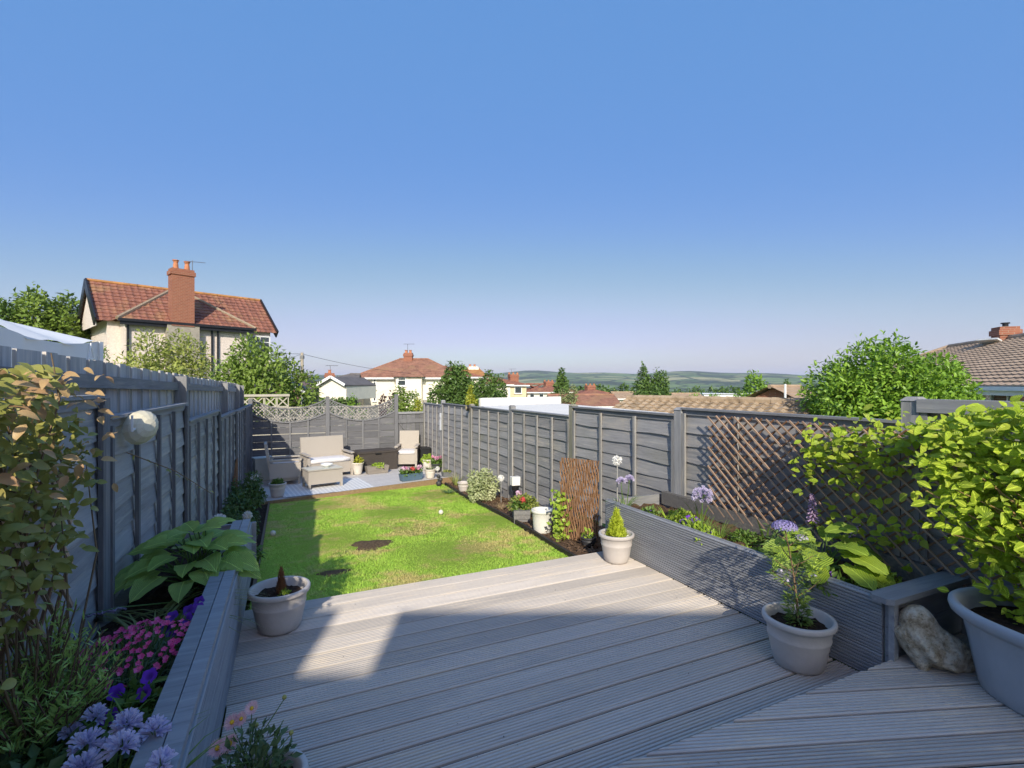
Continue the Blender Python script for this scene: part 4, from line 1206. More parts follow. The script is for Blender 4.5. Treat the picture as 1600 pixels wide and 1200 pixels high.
tile_slope(hpb, C1 + ax1 * 3.2 + n1 * 1.2 + Vector((0, 0, hgt(589.3, 42))), -n1, ax1 * 1.3 + Vector((0, 0, 1.05)), 0, 3, 2.3, 3, 1.67, .4, .4, .02, .02)
tile_slope(hpb, C1 + ax1 * 5.8 + n1 * 1.2 + Vector((0, 0, hgt(589.3, 42))), -n1, -ax1 * 1.3 + Vector((0, 0, 1.05)), 0, 3, 2.3, 3, 1.67, .4, .4, .02, .02)
part('bay_roof', hpb, M_REDB, hA)
window(hA, C1 + ax1 * 3.95 + n1 * .93 + Vector((0, 0, hgt(596.5, 41))), ax1, .62, .62, n1, 0)
chimney(hA, spot(638, 45.2, 0), .75, .6, 2.5, hgt(551.5, 45.2), ax1, M_BRICK, 2)
aerial(hA, spot(637, 45.2, hgt(551, 45.2)), .8)
dirr = Vector((.93, .36, 0)).normalized()
w1 = spot(661, 47, 0)
hC, rC, C3, ax3, n3 = hip_house('terraced_house', 'low red roofed house half hidden behind the large green tree', w1, dirr, 5.5, 6, -6, hgt(588, 48), hgt(573, 51), M_CREAM, M_RED, hip=(1, 1))
window(hC, C3 + ax3 * 1.0 + n3 * .03 + Vector((0, 0, hgt(596, 48))), ax3, 1.0, 1.0, n3)
w2 = spot(703, 49, 0)
hD, rD, C4, ax4, n4 = hip_house('terraced_house', 'house with orange lichened roof and white gutter right of the large green tree', w2, dirr, 3.6, 6, -6, hgt(588, 50), hgt(576, 53), M_CREAM, M_ORANGE, hip=(0, 0))
chimney(hD, spot(738, 53, 0), 1.0, .9, 2, hgt(573, 53), dirr, M_CREAM, 2); 
w3 = spot(742, 55, 0)
hE, rE, C5, ax5, n5 = hip_house('terraced_house', 'red hip roofed house with a white-capped chimney at its left', w3, Vector((.97, .25, 0)), 4.0, 6.5, -6.5, hgt(600, 56), hgt(581, 59), M_CREAM, M_RED, hip=(0, 1))
w4 = spot(755, 60, 0)
hF, rF, C6, ax6, n6 = hip_house('terraced_house', 'cream terraced house with three white windows below a red brick chimney', w4, Vector((1, .10, 0)), 5.2, 6.5, -7, hgt(601, 60), hgt(591, 63), plain('yellow render', (.66, .54, .36), .95, .1, 3), M_RED, hip=(0, 1))
for x in (1.0, 2.4, 4.2): window(hF, C6 + ax6 * x + n6 * .03 + Vector((0, 0, hgt(608, 60))), ax6, .8, 1.0, n6, 0)
chimney(hF, spot(802, 63, 0), 1.1, .9, 1.5, hgt(585, 63), dirr, M_BRICK, 3)
aerial(hF, spot(799, 63, hgt(585, 63)), .7)
w5 = spot(824, 64, 0)
hG, rG, C7, ax7, n7 = hip_house('terraced_house', 'small red roofed extension with white windows left of the dark conifer', w5, Vector((1, .1, 0)), 2.6, 5, -7, hgt(612, 64), hgt(600, 66), M_CREAM, M_RED, hip=(1, 1))
for x in (.6, 1.8): window(hG, C7 + ax7 * x + n7 * .03 + Vector((0, 0, hgt(618, 64))), ax7, .55, .8, n7, 0)
w6 = spot(838, 75, 0)
hH, rH, C8, ax8, n8 = hip_house('terraced_house', 'red roof behind the dark conifer with a stubby red chimney', w6, Vector((1, .1, 0)), 6.0, 6, -8, hgt(612, 75), hgt(600, 78), M_CREAM, M_RED, hip=(1, 1))
chimney(hH, spot(857, 78, 0), 1.3, 1, 0, hgt(596, 78), dirr, M_BRICK, 3)
w7 = spot(905, 70, 0)
hI, rI, C9, ax9, n9 = hip_house('bungalow', 'orange-red hip roof with a small brick chimney in front of the valley', w7, Vector((1, .12, 0)), 5.0, 6.0, -8, hgt(616, 70), hgt(607, 73), M_CREAM, M_RED, hip=(1, 1))
chimney(hI, spot(922, 73, 0), 1.3, .9, -1, hgt(602, 73), dirr, M_BRICK, 3)
w8 = spot(868, 44, 0)
hJ, rJ, C10, ax10, n10 = hip_house('bungalow', 'long red-brown tiled roof behind the white flat garage roof', w8, Vector((1, .05, 0)), 5.6, 6.0, -5, hgt(634, 44), hgt(617, 47), M_CREAM, M_REDB, hip=(0, 0))
w9 = spot(967, 62, 0)
hK, rK, C11, ax11, n11 = hip_house('bungalow', 'small pale gabled house at the foot of the tall dark trees', w9, Vector((1, .1, 0)), 2.6, 4.5, -7, hgt(622, 62), hgt(613, 64), M_CREAM, M_TAN, hip=(0, 0))
w10 = spot(1052, 68, 0)
hL_, rL, C12, ax12, n12 = hip_house('bungalow', 'tan tiled bungalow in front of the valley fields', w10, Vector((1, .1, 0)), 4.6, 5.0, -7, hgt(626, 68), hgt(615, 70), M_CREAM, M_TAN, hip=(0, 0))
ws = spot(1100, 130, 0)
sh = thing('warehouse', 'low white building in the valley', 'building', (0, 0, 0))
m_ = MB(); m_.prism([(ws.x, ws.y), (ws.x + 22, ws.y + 2), (ws.x + 21, ws.y + 12), (ws.x - 1, ws.y + 10)], -12, hgt(616, 130)); part('wall', m_, M_WHITE, sh)
m_ = MB(); m_.prism([(ws.x - .5, ws.y - .5), (ws.x + 22.5, ws.y + 1.5), (ws.x + 21.5, ws.y + 12.5), (ws.x - 1.5, ws.y + 10.5)], hgt(616, 130) + .01, hgt(615, 130)); part('roof', m_, plain('pale sheet roof', (.7, .7, .72), .5), sh)
# grey roofed bungalows on the left
w11 = spot(484, 36, 0)
hM, rM, C13, ax13, n13 = hip_house('bungalow', 'grey roofed bungalow with cream gable beside the telegraph pole', w11, Vector((1, .2, 0)), 2.9, 5.0, -4, hgt(601, 36), hgt(585, 39), M_CREAM, M_SLATE, hip=(1, 0))
chimney(hM, spot(515, 39, 0), .7, .6, 1, hgt(583, 39), dirr, M_BRICK, 1)
aerial(hM, spot(516, 39, hgt(583, 39)), .6)
w12 = spot(497, 33, 0)
gbl = thing('bungalow', 'low cream gable end with white bargeboards in front of the grey roof', 'house', (0, 0, 0))
gw = MB(); gp = [(497, 625), (541, 625), (541, 603), (519, 590), (497, 603)]
fr_pts = [spot(a, 33, hgt(b, 33)) for a, b in gp]; bk = [q + Vector((.6, 5, 0)) for q in fr_pts]
gw.add(fr_pts + bk, [(0, 1, 2, 3, 4), (9, 8, 7, 6, 5), (0, 5, 6, 1), (1, 6, 7, 2), (0, 4, 9, 5)]); part('wall', gw, M_CREAM, gbl)
rr = MB(); z1_ = Vector((0, 0, .07))
for a, b in ((4, 3), (3, 2)):
    q = [fr_pts[a] + z1_, fr_pts[b] + z1_, bk[b] + z1_, bk[a] + z1_]
    rr.add([x + Vector((0, -.3, 0)) for x in q[:2]] + q[2:] + [x + Vector((0, -.3, -.1)) for x in q[:2]] + [x - Vector((0, 0, .1)) for x in q[2:]], [(0, 1, 2, 3), (7, 6, 5, 4), (0, 4, 5, 1), (1, 5, 6, 2), (2, 6, 7, 3), (3, 7, 4, 0)])
part('roof', rr, M_SLATE, gbl)
bb = MB()
for a, b in ((4, 3), (3, 2)): bb.beam(fr_pts[a] + Vector((0, -.33, .06)), fr_pts[b] + Vector((0, -.33, .06)), .06, .16)
part('bargeboard', bb, M_WHITE, gbl)
w13 = spot(535, 37, 0)
hN, rN, C14, ax14, n14 = hip_house('bungalow', 'brown-grey roof and small window between the cream gable and the cream house', w13, Vector((1, .1, 0)), .75, 4, -4, hgt(601, 35), hgt(588, 37), plain('stone wall', (.45, .38, .29), .9, .2, 5), M_SLATE, hip=(0, 0), over=.12)
window(hN, C14 + ax14 * .35 + n14 * .03 + Vector((0, 0, hgt(609, 35))), ax14, .5, .5, n14, 0)
w14 = spot(440, 40, 0)
hO_, rO, C15, ax15, n15 = hip_house('bungalow', 'pale bungalow with brown-grey roof left of the telegraph pole', w14, Vector((1, .3, 0)), 2.6, 4, -4, hgt(602, 40), hgt(588, 43), M_CREAM, M_SLATE, hip=(1, 1))
window(hO_, C15 + ax15 * 1.9 + n15 * .03 + Vector((0, 0, hgt(607, 40))), ax15, .7, .6, n15, 0)
# dark shed gable by the tree
sd = thing('shed', 'dark brick outbuilding with white soffit half hidden by the rounded tree', 'shed', (0, 0, 0))
sp_ = [spot(a, 20, hgt(b, 20)) for a, b in ((430, 640), (477, 640), (477, 609), (452, 596), (430, 596))]; bk = [q + Vector((-.6, 3, 0)) for q in sp_]
m_ = MB(); m_.add(sp_ + bk, [(0, 1, 2, 3, 4), (9, 8, 7, 6, 5), (0, 5, 6, 1), (1, 6, 7, 2), (2, 7, 8, 3), (3, 8, 9, 4), (4, 9, 5, 0)]); part('wall', m_, M_BRICK2, sd)
m_ = MB(); m_.beam(sp_[3] + Vector((-.1, -.2, .07)), sp_[2] + Vector((.2, -.2, -.0)), .5, .07); part('bargeboard', m_, M_BLACK, sd)
m_ = MB(); m_.beam(sp_[3] + Vector((.1, -.2, -.02)), sp_[2] + Vector((.14, -.2, -.09)), .4, .08); part('soffit', m_, M_WHITE, sd)
m_ = MB(); m_.tube([sp_[2] + Vector((-.1, -.06, -.1)), sp_[1] + Vector((-.1, -.06, 0))], .045, 6); part('downpipe', m_, M_WHITE, sd)
# telegraph pole and wires
tp = thing('telegraph_pole', 'wooden telegraph pole with wires beside the grey roofed bungalows', 'pole', spot(472, 34, -3.2))
m_ = MB(); m_.tube([(0, 0, 0), (0, 0, hgt(551, 34) + 3.2)], [.13, .09], 8); part('pole', m_, plain('pole timber', (.42, .36, .28), .9), tp)
m_ = MB(); m_.box((0, 0, hgt(558, 34) + 3.2), (.24, .2, .22)); part('terminal_box', m_, plain('grey box', (.2, .2, .2), .6), tp)
top = Vector((0, 0, hgt(553, 34) + 3.2))
for e, sg in ((Vector((9.0, 12, -1.2)), 1.2), (Vector((-8.0, -6, .8)), .8), (Vector((-7, 4, -.6)), .8)):
    m_ = MB(); m_.tube([top + e * (k / 14) - Vector((0, 0, sg * 4 * (k / 14) * (1 - k / 14) * .35)) for k in range(15)], .012, 4); part('wire', m_, M_BLACK, tp)
m_ = MB(); m_.tube([top + Vector((0, 0, -1.35)), top + Vector((.45, 0, -1.3))], .03, 5); m_.box(top + Vector((.62, 0, -1.29)), (.35, .12, .08)); part('lamp_arm', m_, plain('grey box', (.2, .2, .2), .6), tp)
# hedge, screen-block wall and parked car behind the far fence
hd = thing('hedge', 'clipped dark green hedge below the cream gable', 'hedge', (0, 0, 0))
n = 6000; x = rng.random(n); a, b = spot(476, 30, 0), spot(556, 31, 0)
P = np.stack([a.x + (b.x - a.x) * x, a.y + (b.y - a.y) * x + rng.uniform(-.4, .4, n), rng.uniform(-1.5, hgt(622.5, 30), n)], 1)
part('foliage', leaf_cloud('foliage', P, rng.normal(size=(n, 3)), rng.normal(size=(n, 3)) + [0, -.5, .8], .13, .08), M_LEAF_DK, hd)
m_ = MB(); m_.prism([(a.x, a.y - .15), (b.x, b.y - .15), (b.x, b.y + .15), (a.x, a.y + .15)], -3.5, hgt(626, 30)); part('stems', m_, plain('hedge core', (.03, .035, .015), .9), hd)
sw = thing('screen_wall', 'pale pierced screen-block wall seen through the trellis tops', 'wall', G(-1.35, 15.2, 0), GA)
M_BLOCK = plain('pale screen block', (.44, .40, .33), .9, .1, 5)
sb = MB(); bsz = .30
sb.box((0, 0, .012), (bsz, .09, .024)); sb.box((0, 0, bsz - .012), (bsz, .09, .024)); sb.box((-bsz / 2 + .012, 0, bsz / 2), (.024, .085, bsz - .05)); sb.box((bsz / 2 - .012, 0, bsz / 2), (.024, .085, bsz - .05))
sb.beam((-bsz / 2 + .02, 0, .02), (bsz / 2 - .02, 0, bsz - .02), .08, .03); sb.beam((-bsz / 2 + .02, 0, bsz - .02), (bsz / 2 - .02, 0, .02), .078, .03)
sbm = sb.mesh('screen_block'); sbm.materials.append(M_BLOCK)
for i in range(13):
    for j in range(3 if i < 5 else 2 if i < 13 else 1):
        part('screen_block', sbm, None, sw, (i * .305 + .15, 0, .26 + j * .305))
part('coping', MB().box((.76, 0, 1.19), (1.56, .2, .06)), M_BLOCK, sw)
part('wall_base', MB().box((2.0, 0, -.4), (4.0, .12, 1.3)), M_BLOCK, sw)
cr = thing('parked_car', 'white car roof showing behind the middle trellis post', 'car', spot(512, 24, -1.7), R(12))
prof = [(-2.1, .35), (-2.1, .75), (-1.5, .9), (-.9, 1.4), (.5, 1.45), (1.2, .95), (2.1, .8), (2.1, .35)]
m_ = MB(); k = len(prof)
m_.v = [(x, -.85 + (.12 if z > 1.2 else 0), z + .0) for x, z in prof] + [(x, .85 - (.12 if z > 1.2 else 0), z) for x, z in prof]
m_.f = [tuple(range(k)), tuple(range(2 * k - 1, k - 1, -1))] + [(i, k + i, k + (i + 1) % k, (i + 1) % k) for i in range(k)]
part('body', m_, plain('white car paint', (.75, .76, .78), .3, .02), cr)
m_ = MB(); m_.add([(-1.25, -.83, .98), (.85, -.83, .98), (.4, -.745, 1.38), (-.85, -.745, 1.36)], [(0, 1, 2, 3)]); part('window', m_, M_GLASS, cr)
for x in (-1.35, 1.35):
    for yy in (-.8, .8):
        m_ = MB(); m_.tube([(x, yy - .1, .32), (x, yy + .1, .32)], .32, 14); part('wheel', m_, M_BLACK, cr)

# ================================================================== garages right of the fence
ga = thing('flat_garage', 'long white flat-roofed garage behind the right fence', 'garage', (0, 0, 0))
za = hgt(628, 17)
q = [spot(748, 17, 0), spot(872, 17, 0)]
m_ = MB(); dpt = Vector((3.6, 5.0, 0)) * .0
Rr = GA
ex, gy = EX, GY
o1 = G(4.55, 15.2, 0)
# front (near) wall stands just outside the fence; the sheet roof slopes gently towards the fence
pts = [spot(749, 15.8, 0), spot(872, 17.2, 0), spot(1010, 9.5, 0), spot(800, 8.9, 0)]
zt = [hgt(627, 15.8), hgt(626, 17.2), hgt(642.5, 9.5), hgt(655, 8.9)]
zc = [.62, .62, .70, .62]
A1, B1, C1_, D1 = spot(752, 14.6, hgt(634, 14.6)), spot(873, 16.0, hgt(630.5, 16.0)), spot(1060, 7.2, hgt(646.5, 7.2)), spot(800, 8.75, hgt(652, 8.75))
rf_ = MB(); nn = 24
for i in range(nn + 1):
    a = A1.lerp(B1, i / nn); d = D1.lerp(C1_, i / nn); w_ = .015 * (i % 2)
    for p_ in (a, d): rf_.v.append((p_.x, p_.y, p_.z + w_))
for i in range(nn): rf_.f.append((2 * i, 2 * i + 1, 2 * i + 3, 2 * i + 2))
rf_.v += [(p_.x, p_.y, p_.z - .08) for p_ in (A1, B1, C1_, D1)]; k = 2 * (nn + 1)
rf_.f += [(k, k + 3, k + 2, k + 1), (0, k, k + 3, 1), (2 * nn, 2 * nn + 1, k + 2, k + 1)]
part('roof', rf_, plain('white roof sheet', (.86, .80, .70), .75, .06, 1.5), ga)
m_ = MB(); m_.prism([(p_.x, p_.y) for p_ in (A1, B1, C1_.lerp(B1, .03), D1.lerp(A1, .03))], -2.2, .35); part('wall', m_, M_CREAM, ga)
fa = MB(); fa.beam(A1 + Vector((-.05, .1, .09)), B1 + Vector((.05, .1, .09)), .12, .26); part('fascia_board', fa, plain('white fascia', (.80, .77, .70), .6, .04), ga)
# tan tiled garage roof
gt_ = thing('tiled_garage', 'long mossy tan tiled garage roof running behind the right fence', 'garage', (0, 0, 0))
e0, e1 = spot(938, 11.5, 0), spot(1247, 8.6, 0)
axg = (e1 - e0); Lg = axg.length; axg = axg.normalized(); ng = Vector((axg.y, -axg.x, 0))
if ng.y > 0: ng = -ng
zr0, zr1 = hgt(627, 12.6), hgt(628, 9.7)
ridge_z = (zr0 + zr1) / 2; eave_z = ridge_z - .42
O = e0 + ng * .1 + Vector((0, 0, eave_z))
upg = -ng * 1.25 + Vector((0, 0, ridge_z - eave_z)); Sg = upg.length
rm = MB(); tile_slope(rm, O, axg, upg, 0, Lg, 0, Lg, Sg, .19, .20, .045, .03)
tile_slope(rm, O - ng * 2.5, axg, ng * 1.25 + Vector((0, 0, ridge_z - eave_z)), 0, Lg, 0, Lg, Sg, .3, .20, .045, .03)
m, nt, p, _ = new_mat('mossy tan tile'); vec = coords(nt)
f1 = noise(nt, vec, 4, 6, .65); f2 = noise(nt, vec, 9, 3, .5)
c = ramp(nt, f1, [(.3, (.16, .115, .07)), (.5, (.38, .28, .18)), (.72, (.48, .37, .26))])
c = mixc(nt, ramp(nt, f2, [(.70, (0, 0, 0)), (.76, (1, 1, 1))]), c, (.62, .58, .48))
nt.links.new(c, p.inputs['Base Color']); p.inputs['Roughness'].default_value = .95; bump(nt, p, f1, .4, .02)
groof = part('roof', rm, m, gt_)
ri = MB(); ra = O + upg
for k in range(int(Lg / .3)):
    a = ra + axg * (k * .3) + Vector((0, 0, .05)); ri.tube([a, a + axg * .31], [.085, .075], 7)
part('ridge_tiles', ri, MATS['lichened tile'] if False else m, groof, stuff=True)
wall_box(gt_, O * 1.0 + axg * .1 - ng * .1, axg, Lg - .2, ng, 2.3, -2.5, eave_z - .03, M_BRICK2)
gd = MB(); q = O + axg * (Lg - .12)
gd.add([q + Vector((0, 0, -.02)), q - ng * 2.5 + Vector((0, 0, -.02)), q + upg - Vector((0, 0, .03))], [(0, 1, 2)]); part('gable', gd, plain('pale gable', (.62, .5, .36), .9), gt_)
# small brick house behind
w15 = spot(1240, 26, 0)
hP, rP, C16, ax16, n16 = hip_house('brick_house', 'small red brick gable house left of the big laurel bush', w15, Vector((.85, .5, 0)), 2.2, 2.2, -4, hgt(622, 26), hgt(604, 27), M_BRICK, M_TAN, hip=(0, 0))
fp = MB(); q = spot(1227, 22, 0); fp.tube([(q.x, q.y, -2), (q.x, q.y, hgt(600, 22))], .05, 6); tag(part('flue_pipe', fp, M_WHITE), 'slim white pole standing beside the small brick house', 'pole')
# bungalow on the right edge
bg = thing('bungalow', 'brown tiled bungalow with a stubby brick chimney at the right edge', 'house', (0, 0, 0))
bx = Vector((-.33, -.94, 0)).normalized(); bn = Vector((bx.y, -bx.x, 0))         # along the eave towards the camera; outward to the left
if bn.x > 0: bn = -bn
bO = Vector((12.9, 15.1, 1.44)) - bx * 11.7
BL = 20.5; BD = 4.3; bz = 3.20
upb = -bn * BD + Vector((0, 0, bz - 1.44)); Sb = upb.length
bm = MB(); tile_slope(bm, bO, bx, upb, 0, BL, 1.4, BL, Sb, .24, .30, .03, .035)
tile_slope(bm, bO - bn * (2 * BD), bx, bn * BD + Vector((0, 0, bz - 1.44)), 0, BL, 1.4, BL, Sb, .3, .30, .03, .03)
tile_slope(bm, bO, -bn, bx * 1.4 + Vector((0, 0, bz - 1.44)), 0, 2 * BD, BD, BD, (bx * 1.4 + Vector((0, 0, bz - 1.44))).length, .27, .30, .03, .03)
brf = part('roof', bm, M_BROWN, bg)
ri = MB(); ra = bO + upb + bx * 1.4
for k in range(42): ri.tube([ra + bx * (k * .44) + Vector((0, 0, .05)), ra + bx * (k * .44 + .45) + Vector((0, 0, .05))], .10, 7)
ri.tube([bO + Vector((0, 0, .05)), bO + upb + bx * 1.4 + Vector((0, 0, .05))], .09, 6)
part('ridge_tiles', ri, M_BROWN, brf, stuff=True)
gu = MB(); gu.beam(bO + Vector((0, 0, -.05)) + bn * .05, bO + bx * BL + Vector((0, 0, -.05)) + bn * .05, .11, .10); part('gutter', gu, M_WHITE, brf)
gu = MB(); gu.beam(bO + Vector((0, 0, -.14)) - bn * .02, bO + bx * BL + Vector((0, 0, -.14)) - bn * .02, .04, .16); part('fascia_board', gu, M_WHITE, brf)
bw = MB(); bc = [bO - bn * .4 + bx * .4, bO - bn * .4 + bx * BL, bO - bn * (2 * BD - .4) + bx * BL, bO - bn * (2 * BD - .4) + bx * .4]
bw.prism([(q.x, q.y) for q in bc], -2.5, 1.42); part('wall', bw, M_BRICK2, bg)
for x, w_ in ((11.0, 1.5), (12.9, 1.3), (15.0, 1.4)):
    window(bg, bO - bn * .37 + bx * x + Vector((0, 0, -.55)), bx, w_, .85, bn, 1)
ch = chimney(bg, bO + upb + bx * 5.78 + Vector((0, 0, 0)), .6, .6, 2.6, 3.68, bx, M_BRICK, 0)
m_ = MB(); cc = bO + upb + bx * 5.78; m_.lathe([(.09, 0), (.09, .12), (.14, .13), (.14, .17)], 10, (cc.x, cc.y, 3.68)); part('chimney_pot', m_, M_BLACK, ch)
m_ = MB(); m_.box((cc.x + bn.x * .42, cc.y + bn.y * .42, 3.12), (.7, .7, .06), rot=(0, .3, R(20))); part('lead_flashing', m_, plain('pale lead', (.6, .62, .63), .5), ch)
# ================================================================== haze over the valley
hz = MB(); hz.box((0, 0, 20), (18800, 18800, 330))
hm = bpy.data.materials.new('haze'); hm.use_nodes = True; hn = hm.node_tree; hn.nodes.clear()
ho = hn.nodes.new('ShaderNodeOutputMaterial'); hv = hn.nodes.new('ShaderNodeVolumePrincipled')
hv.inputs['Color'].default_value = (.78, .86, 1.0, 1); hv.inputs['Density'].default_value = 0.00013; hv.inputs['Anisotropy'].default_value = 0.0
hn.links.new(hv.outputs[0], ho.inputs['Volume'])
ob = part('haze', hz, hm); ob['kind'] = 'stuff'; tag(ob, 'thin blue haze over the far valley and hills', 'haze')
# ================================================================== garden furniture on the patio
def rattan_mat(name, c, sc=60):
    m, nt, p, _ = new_mat(name)
    vec = coords(nt, (sc, sc, sc))
    w1 = N(nt, 'ShaderNodeTexWave', Scale=1.0, Distortion=.6); w1.bands_direction = 'Z'; nt.links.new(vec, w1.inputs['Vector'])
    w2 = N(nt, 'ShaderNodeTexWave', Scale=.6, Distortion=.6); w2.bands_direction = 'X'; nt.links.new(vec, w2.inputs['Vector'])
    mx = nt.nodes.new('ShaderNodeMath'); mx.operation = 'MULTIPLY'; nt.links.new(w1.outputs['Fac'], mx.inputs[0]); nt.links.new(w2.outputs['Fac'], mx.inputs[1])
    nt.links.new(ramp(nt, mx.outputs[0], [(.05, mul(c, .62)), (.6, mul(c, 1.12))]), p.inputs['Base Color'])
    p.inputs['Roughness'].default_value = .65
    bump(nt, p, mx.outputs[0], .5, .006)
    return m
M_RATTAN = rattan_mat('grey-brown rattan', (.60, .53, .45))
M_RATDK = rattan_mat('dark brown resin weave', (.075, .06, .05), 35)
M_CUSH = plain('white cushion', (.80, .76, .74), .9, .04, 6, .2)
def soft_box(mb, c, s, r=.03, n=3):
    """cushion: box with rounded top edge"""
    x, y, z = s
    prof = [(1, -.5), (1.0, .1), (.985, .32), (.95, .45), (.88, .5)]
    o = len(mb.v)
    for k, zz in prof:
        kx = 1 - (1 - k) * .5; ky = 1 - (1 - k) * .5
        for a, b in ((-1, -1), (-.5, -1.01), (.5, -1.01), (1, -1), (1.01, 0), (1, 1), (.5, 1.01), (-.5, 1.01), (-1, 1), (-1.01, 0)):
            mb.v.append((c[0] + a * x / 2 * kx, c[1] + b * y / 2 * ky, c[2] + zz * z))
    m_ = 10
    for i in range(len(prof) - 1):
        for j in range(m_): mb.f.append((o + i * m_ + j, o + i * m_ + (j + 1) % m_, o + (i + 1) * m_ + (j + 1) % m_, o + (i + 1) * m_ + j))
    mb.f.append(tuple(o + (len(prof) - 1) * m_ + j for j in range(m_))); mb.f.append(tuple(o + j for j in reversed(range(m_))))
    return mb
def rattan_seat(name, label, cat, loc, rz, W, D=.58, seat=.33, back=.80, arm=.52, group=None):
    """front faces local -y"""
    t = thing(name, label, cat, loc, rz, group)
    part('seat_base', MB().box((0, 0, .205), (W - .12, D - .04, .25)), M_RATTAN, t)
    for s in (-1, 1):
        a = MB(); a.box((s * (W / 2 - .03), -.01, .30), (.06, D, arm - .22)); a.box((s * (W / 2 - .03), -.01, arm - .012), (.085, D + .02, .028)); part('arm', a, M_RATTAN, t)
    b = MB(); b.box((0, D / 2 + .02, .57), (W - .05, .05, .56), rot=(R(-9), 0, 0)); part('backrest', b, M_RATTAN, t)
    for sx in (-1, 1):
        for sy in (-1, 1):
            part('leg', MB().box((sx * (W / 2 - .03), sy * (D / 2 - .03) - .01, .07), (.045, .045, .15), taper=1.1), M_RATTAN, t)
    part('cushion', soft_box(MB(), (0, -.03, seat + .035), (W - .13, D - .07, .075)), M_CUSH, t, smooth=True)
    return t
PD = Vector((math.cos(PA), math.sin(PA), 0)); PN = Vector((-math.sin(PA), math.cos(PA), 0))
def onp(px, py):  # a place on the patio surface
    Y = 785 * (1.5 - PATIO_Z) / (py - 600)
    return Vector(((px - 800) / 785 * Y, Y, PATIO_Z))
q = onp(508, 745)
rattan_seat('garden_bench', 'two-seat grey rattan bench with white cushion against the far fence', 'bench', Vector((-4.16, 11.28, PATIO_Z)), PA, 1.0, .60, back=.8)
rattan_seat('garden_armchair', 'grey rattan armchair in the shade, its back to the left fence', 'armchair', Vector((-4.72, 10.42, PATIO_Z)), PA + R(78), .60)
rattan_seat('garden_armchair', 'sunlit grey rattan armchair in front of the gate', 'armchair', Vector((-2.62, 12.62, PATIO_Z)), R(4), .54)
tb = thing('coffee_table', 'low grey rattan coffee table with glass top in front of the bench', 'table', Vector((-3.80, 10.08, PATIO_Z)), PA)
part('table_body', MB().box((0, 0, .225), (.66, .42, .27)), M_RATTAN, tb)
for sx in (-1, 1):
    for sy in (-1, 1): part('leg', MB().box((sx * .31, sy * .19, .10), (.045, .045, .20)), M_RATTAN, tb)
part('table_rim', MB().box((0, 0, .362), (.70, .46, .018)), M_RATTAN, tb)
gl, nt, p, _ = new_mat('table glass'); p.inputs['Base Color'].default_value = (.55, .58, .54, 1); p.inputs['Roughness'].default_value = .08; p.inputs['Specular IOR Level'].default_value = .8
part('glass_top', MB().box((0, 0, .377), (.66, .42, .008)), gl, tb)
bo = MB(); bo.smooth = True
bo.lathe([(.05, 0), (.055, .006), (.10, .03), (.125, .06), (.12, .062), (.095, .034), (.05, .014), (.001, .012)], 24)
tag(part('bowl', bo, plain('white china', (.82, .81, .78), .25, .02, 4, 0), loc=Vector((-3.74, 10.14, PATIO_Z + .381))), 'white china bowl on the coffee table', 'bowl')
# storage chest
bx_ = thing('storage_chest', 'dark brown woven storage chest against the far fence', 'chest', Vector((-3.30, 12.10, PATIO_Z)), R(33)); bx_.scale = (.88, .9, .92)
part('chest_body', MB().box((0, 0, .225), (1.08, .50, .45)), M_RATDK, bx_)
lid = MB(); lid.box((0, 0, .475), (1.12, .54, .05)); lid.box((0, 0, .508), (1.02, .46, .02), taper=.9); part('lid', lid, M_RATDK, bx_)
part('handle', MB().box((0, -.28, .44), (.16, .03, .03)), plain('black plastic', (.015, .015, .016), .5), bx_)
M_BLKP = MATS['black plastic']
tb2 = thing('storage_tub', 'black plastic tub beside the sunlit armchair in the far corner', 'tub', Vector((-2.22, 12.72, PATIO_Z)), R(20))
t_ = MB(); t_.box((0, 0, .21), (.24, .38, .42), taper=1.06); part('tub_body', t_, M_BLKP, tb2); part('rim', MB().box((0, 0, .43), (.28, .43, .03)), M_BLKP, tb2)
pb = thing('storage_box', 'pale grey-green box standing against the far fence behind the shaded armchair', 'box', Vector((-5.32, 10.72, PATIO_Z)), PA)
part('box_body', MB().box((0, 0, .23), (.34, .3, .46)), plain('pale green plastic', (.62, .66, .62), .6, .06), pb); part('lid', MB().box((0, 0, .475), (.37, .33, .03)), MATS['pale green plastic'], pb)
# patterned rug
m, nt, p, _ = new_mat('grey diamond rug')
vec = coords(nt, (1, 1, 1), rot=(0, 0, R(45)))
ch_ = N(nt, 'ShaderNodeTexChecker', Scale=9.0); nt.links.new(vec, ch_.inputs['Vector'])
w = N(nt, 'ShaderNodeTexBrick', Scale=9.0); w.inputs['Color1'].default_value = (.34, .36, .40, 1); w.inputs['Color2'].default_value = (.42, .44, .47, 1); w.inputs['Mortar'].default_value = (.78, .77, .75, 1); w.inputs['Mortar Size'].default_value = .16; w.inputs['Row Height'].default_value = .5; w.inputs['Brick Width'].default_value = 1.0
nt.links.new(vec, w.inputs['Vector']); nt.links.new(w.outputs['Color'], p.inputs['Base Color']); p.inputs['Roughness'].default_value = .95
rg_ = MB(); ra, rb = onp(443, 778.5), onp(587, 762.5)
dr = (rb - ra); Lr = dr.length; dr.normalize(); nr = Vector((-dr.y, dr.x, 0))
nx_, ny_ = 24, 14
for j in range(ny_ + 1):
    for i in range(nx_ + 1):
        q = Vector((Lr * i / nx_, 1.25 * j / ny_, .006 + .006 * abs(math.sin(i * .9 + j)) * (1 if i in (0, nx_) or j in (0, ny_) else .3)))
        rg_.v.append(tuple(q))
for j in range(ny_):
    for i in range(nx_): rg_.f.append((j * (nx_ + 1) + i, j * (nx_ + 1) + i + 1, (j + 1) * (nx_ + 1) + i + 1, (j + 1) * (nx_ + 1) + i))
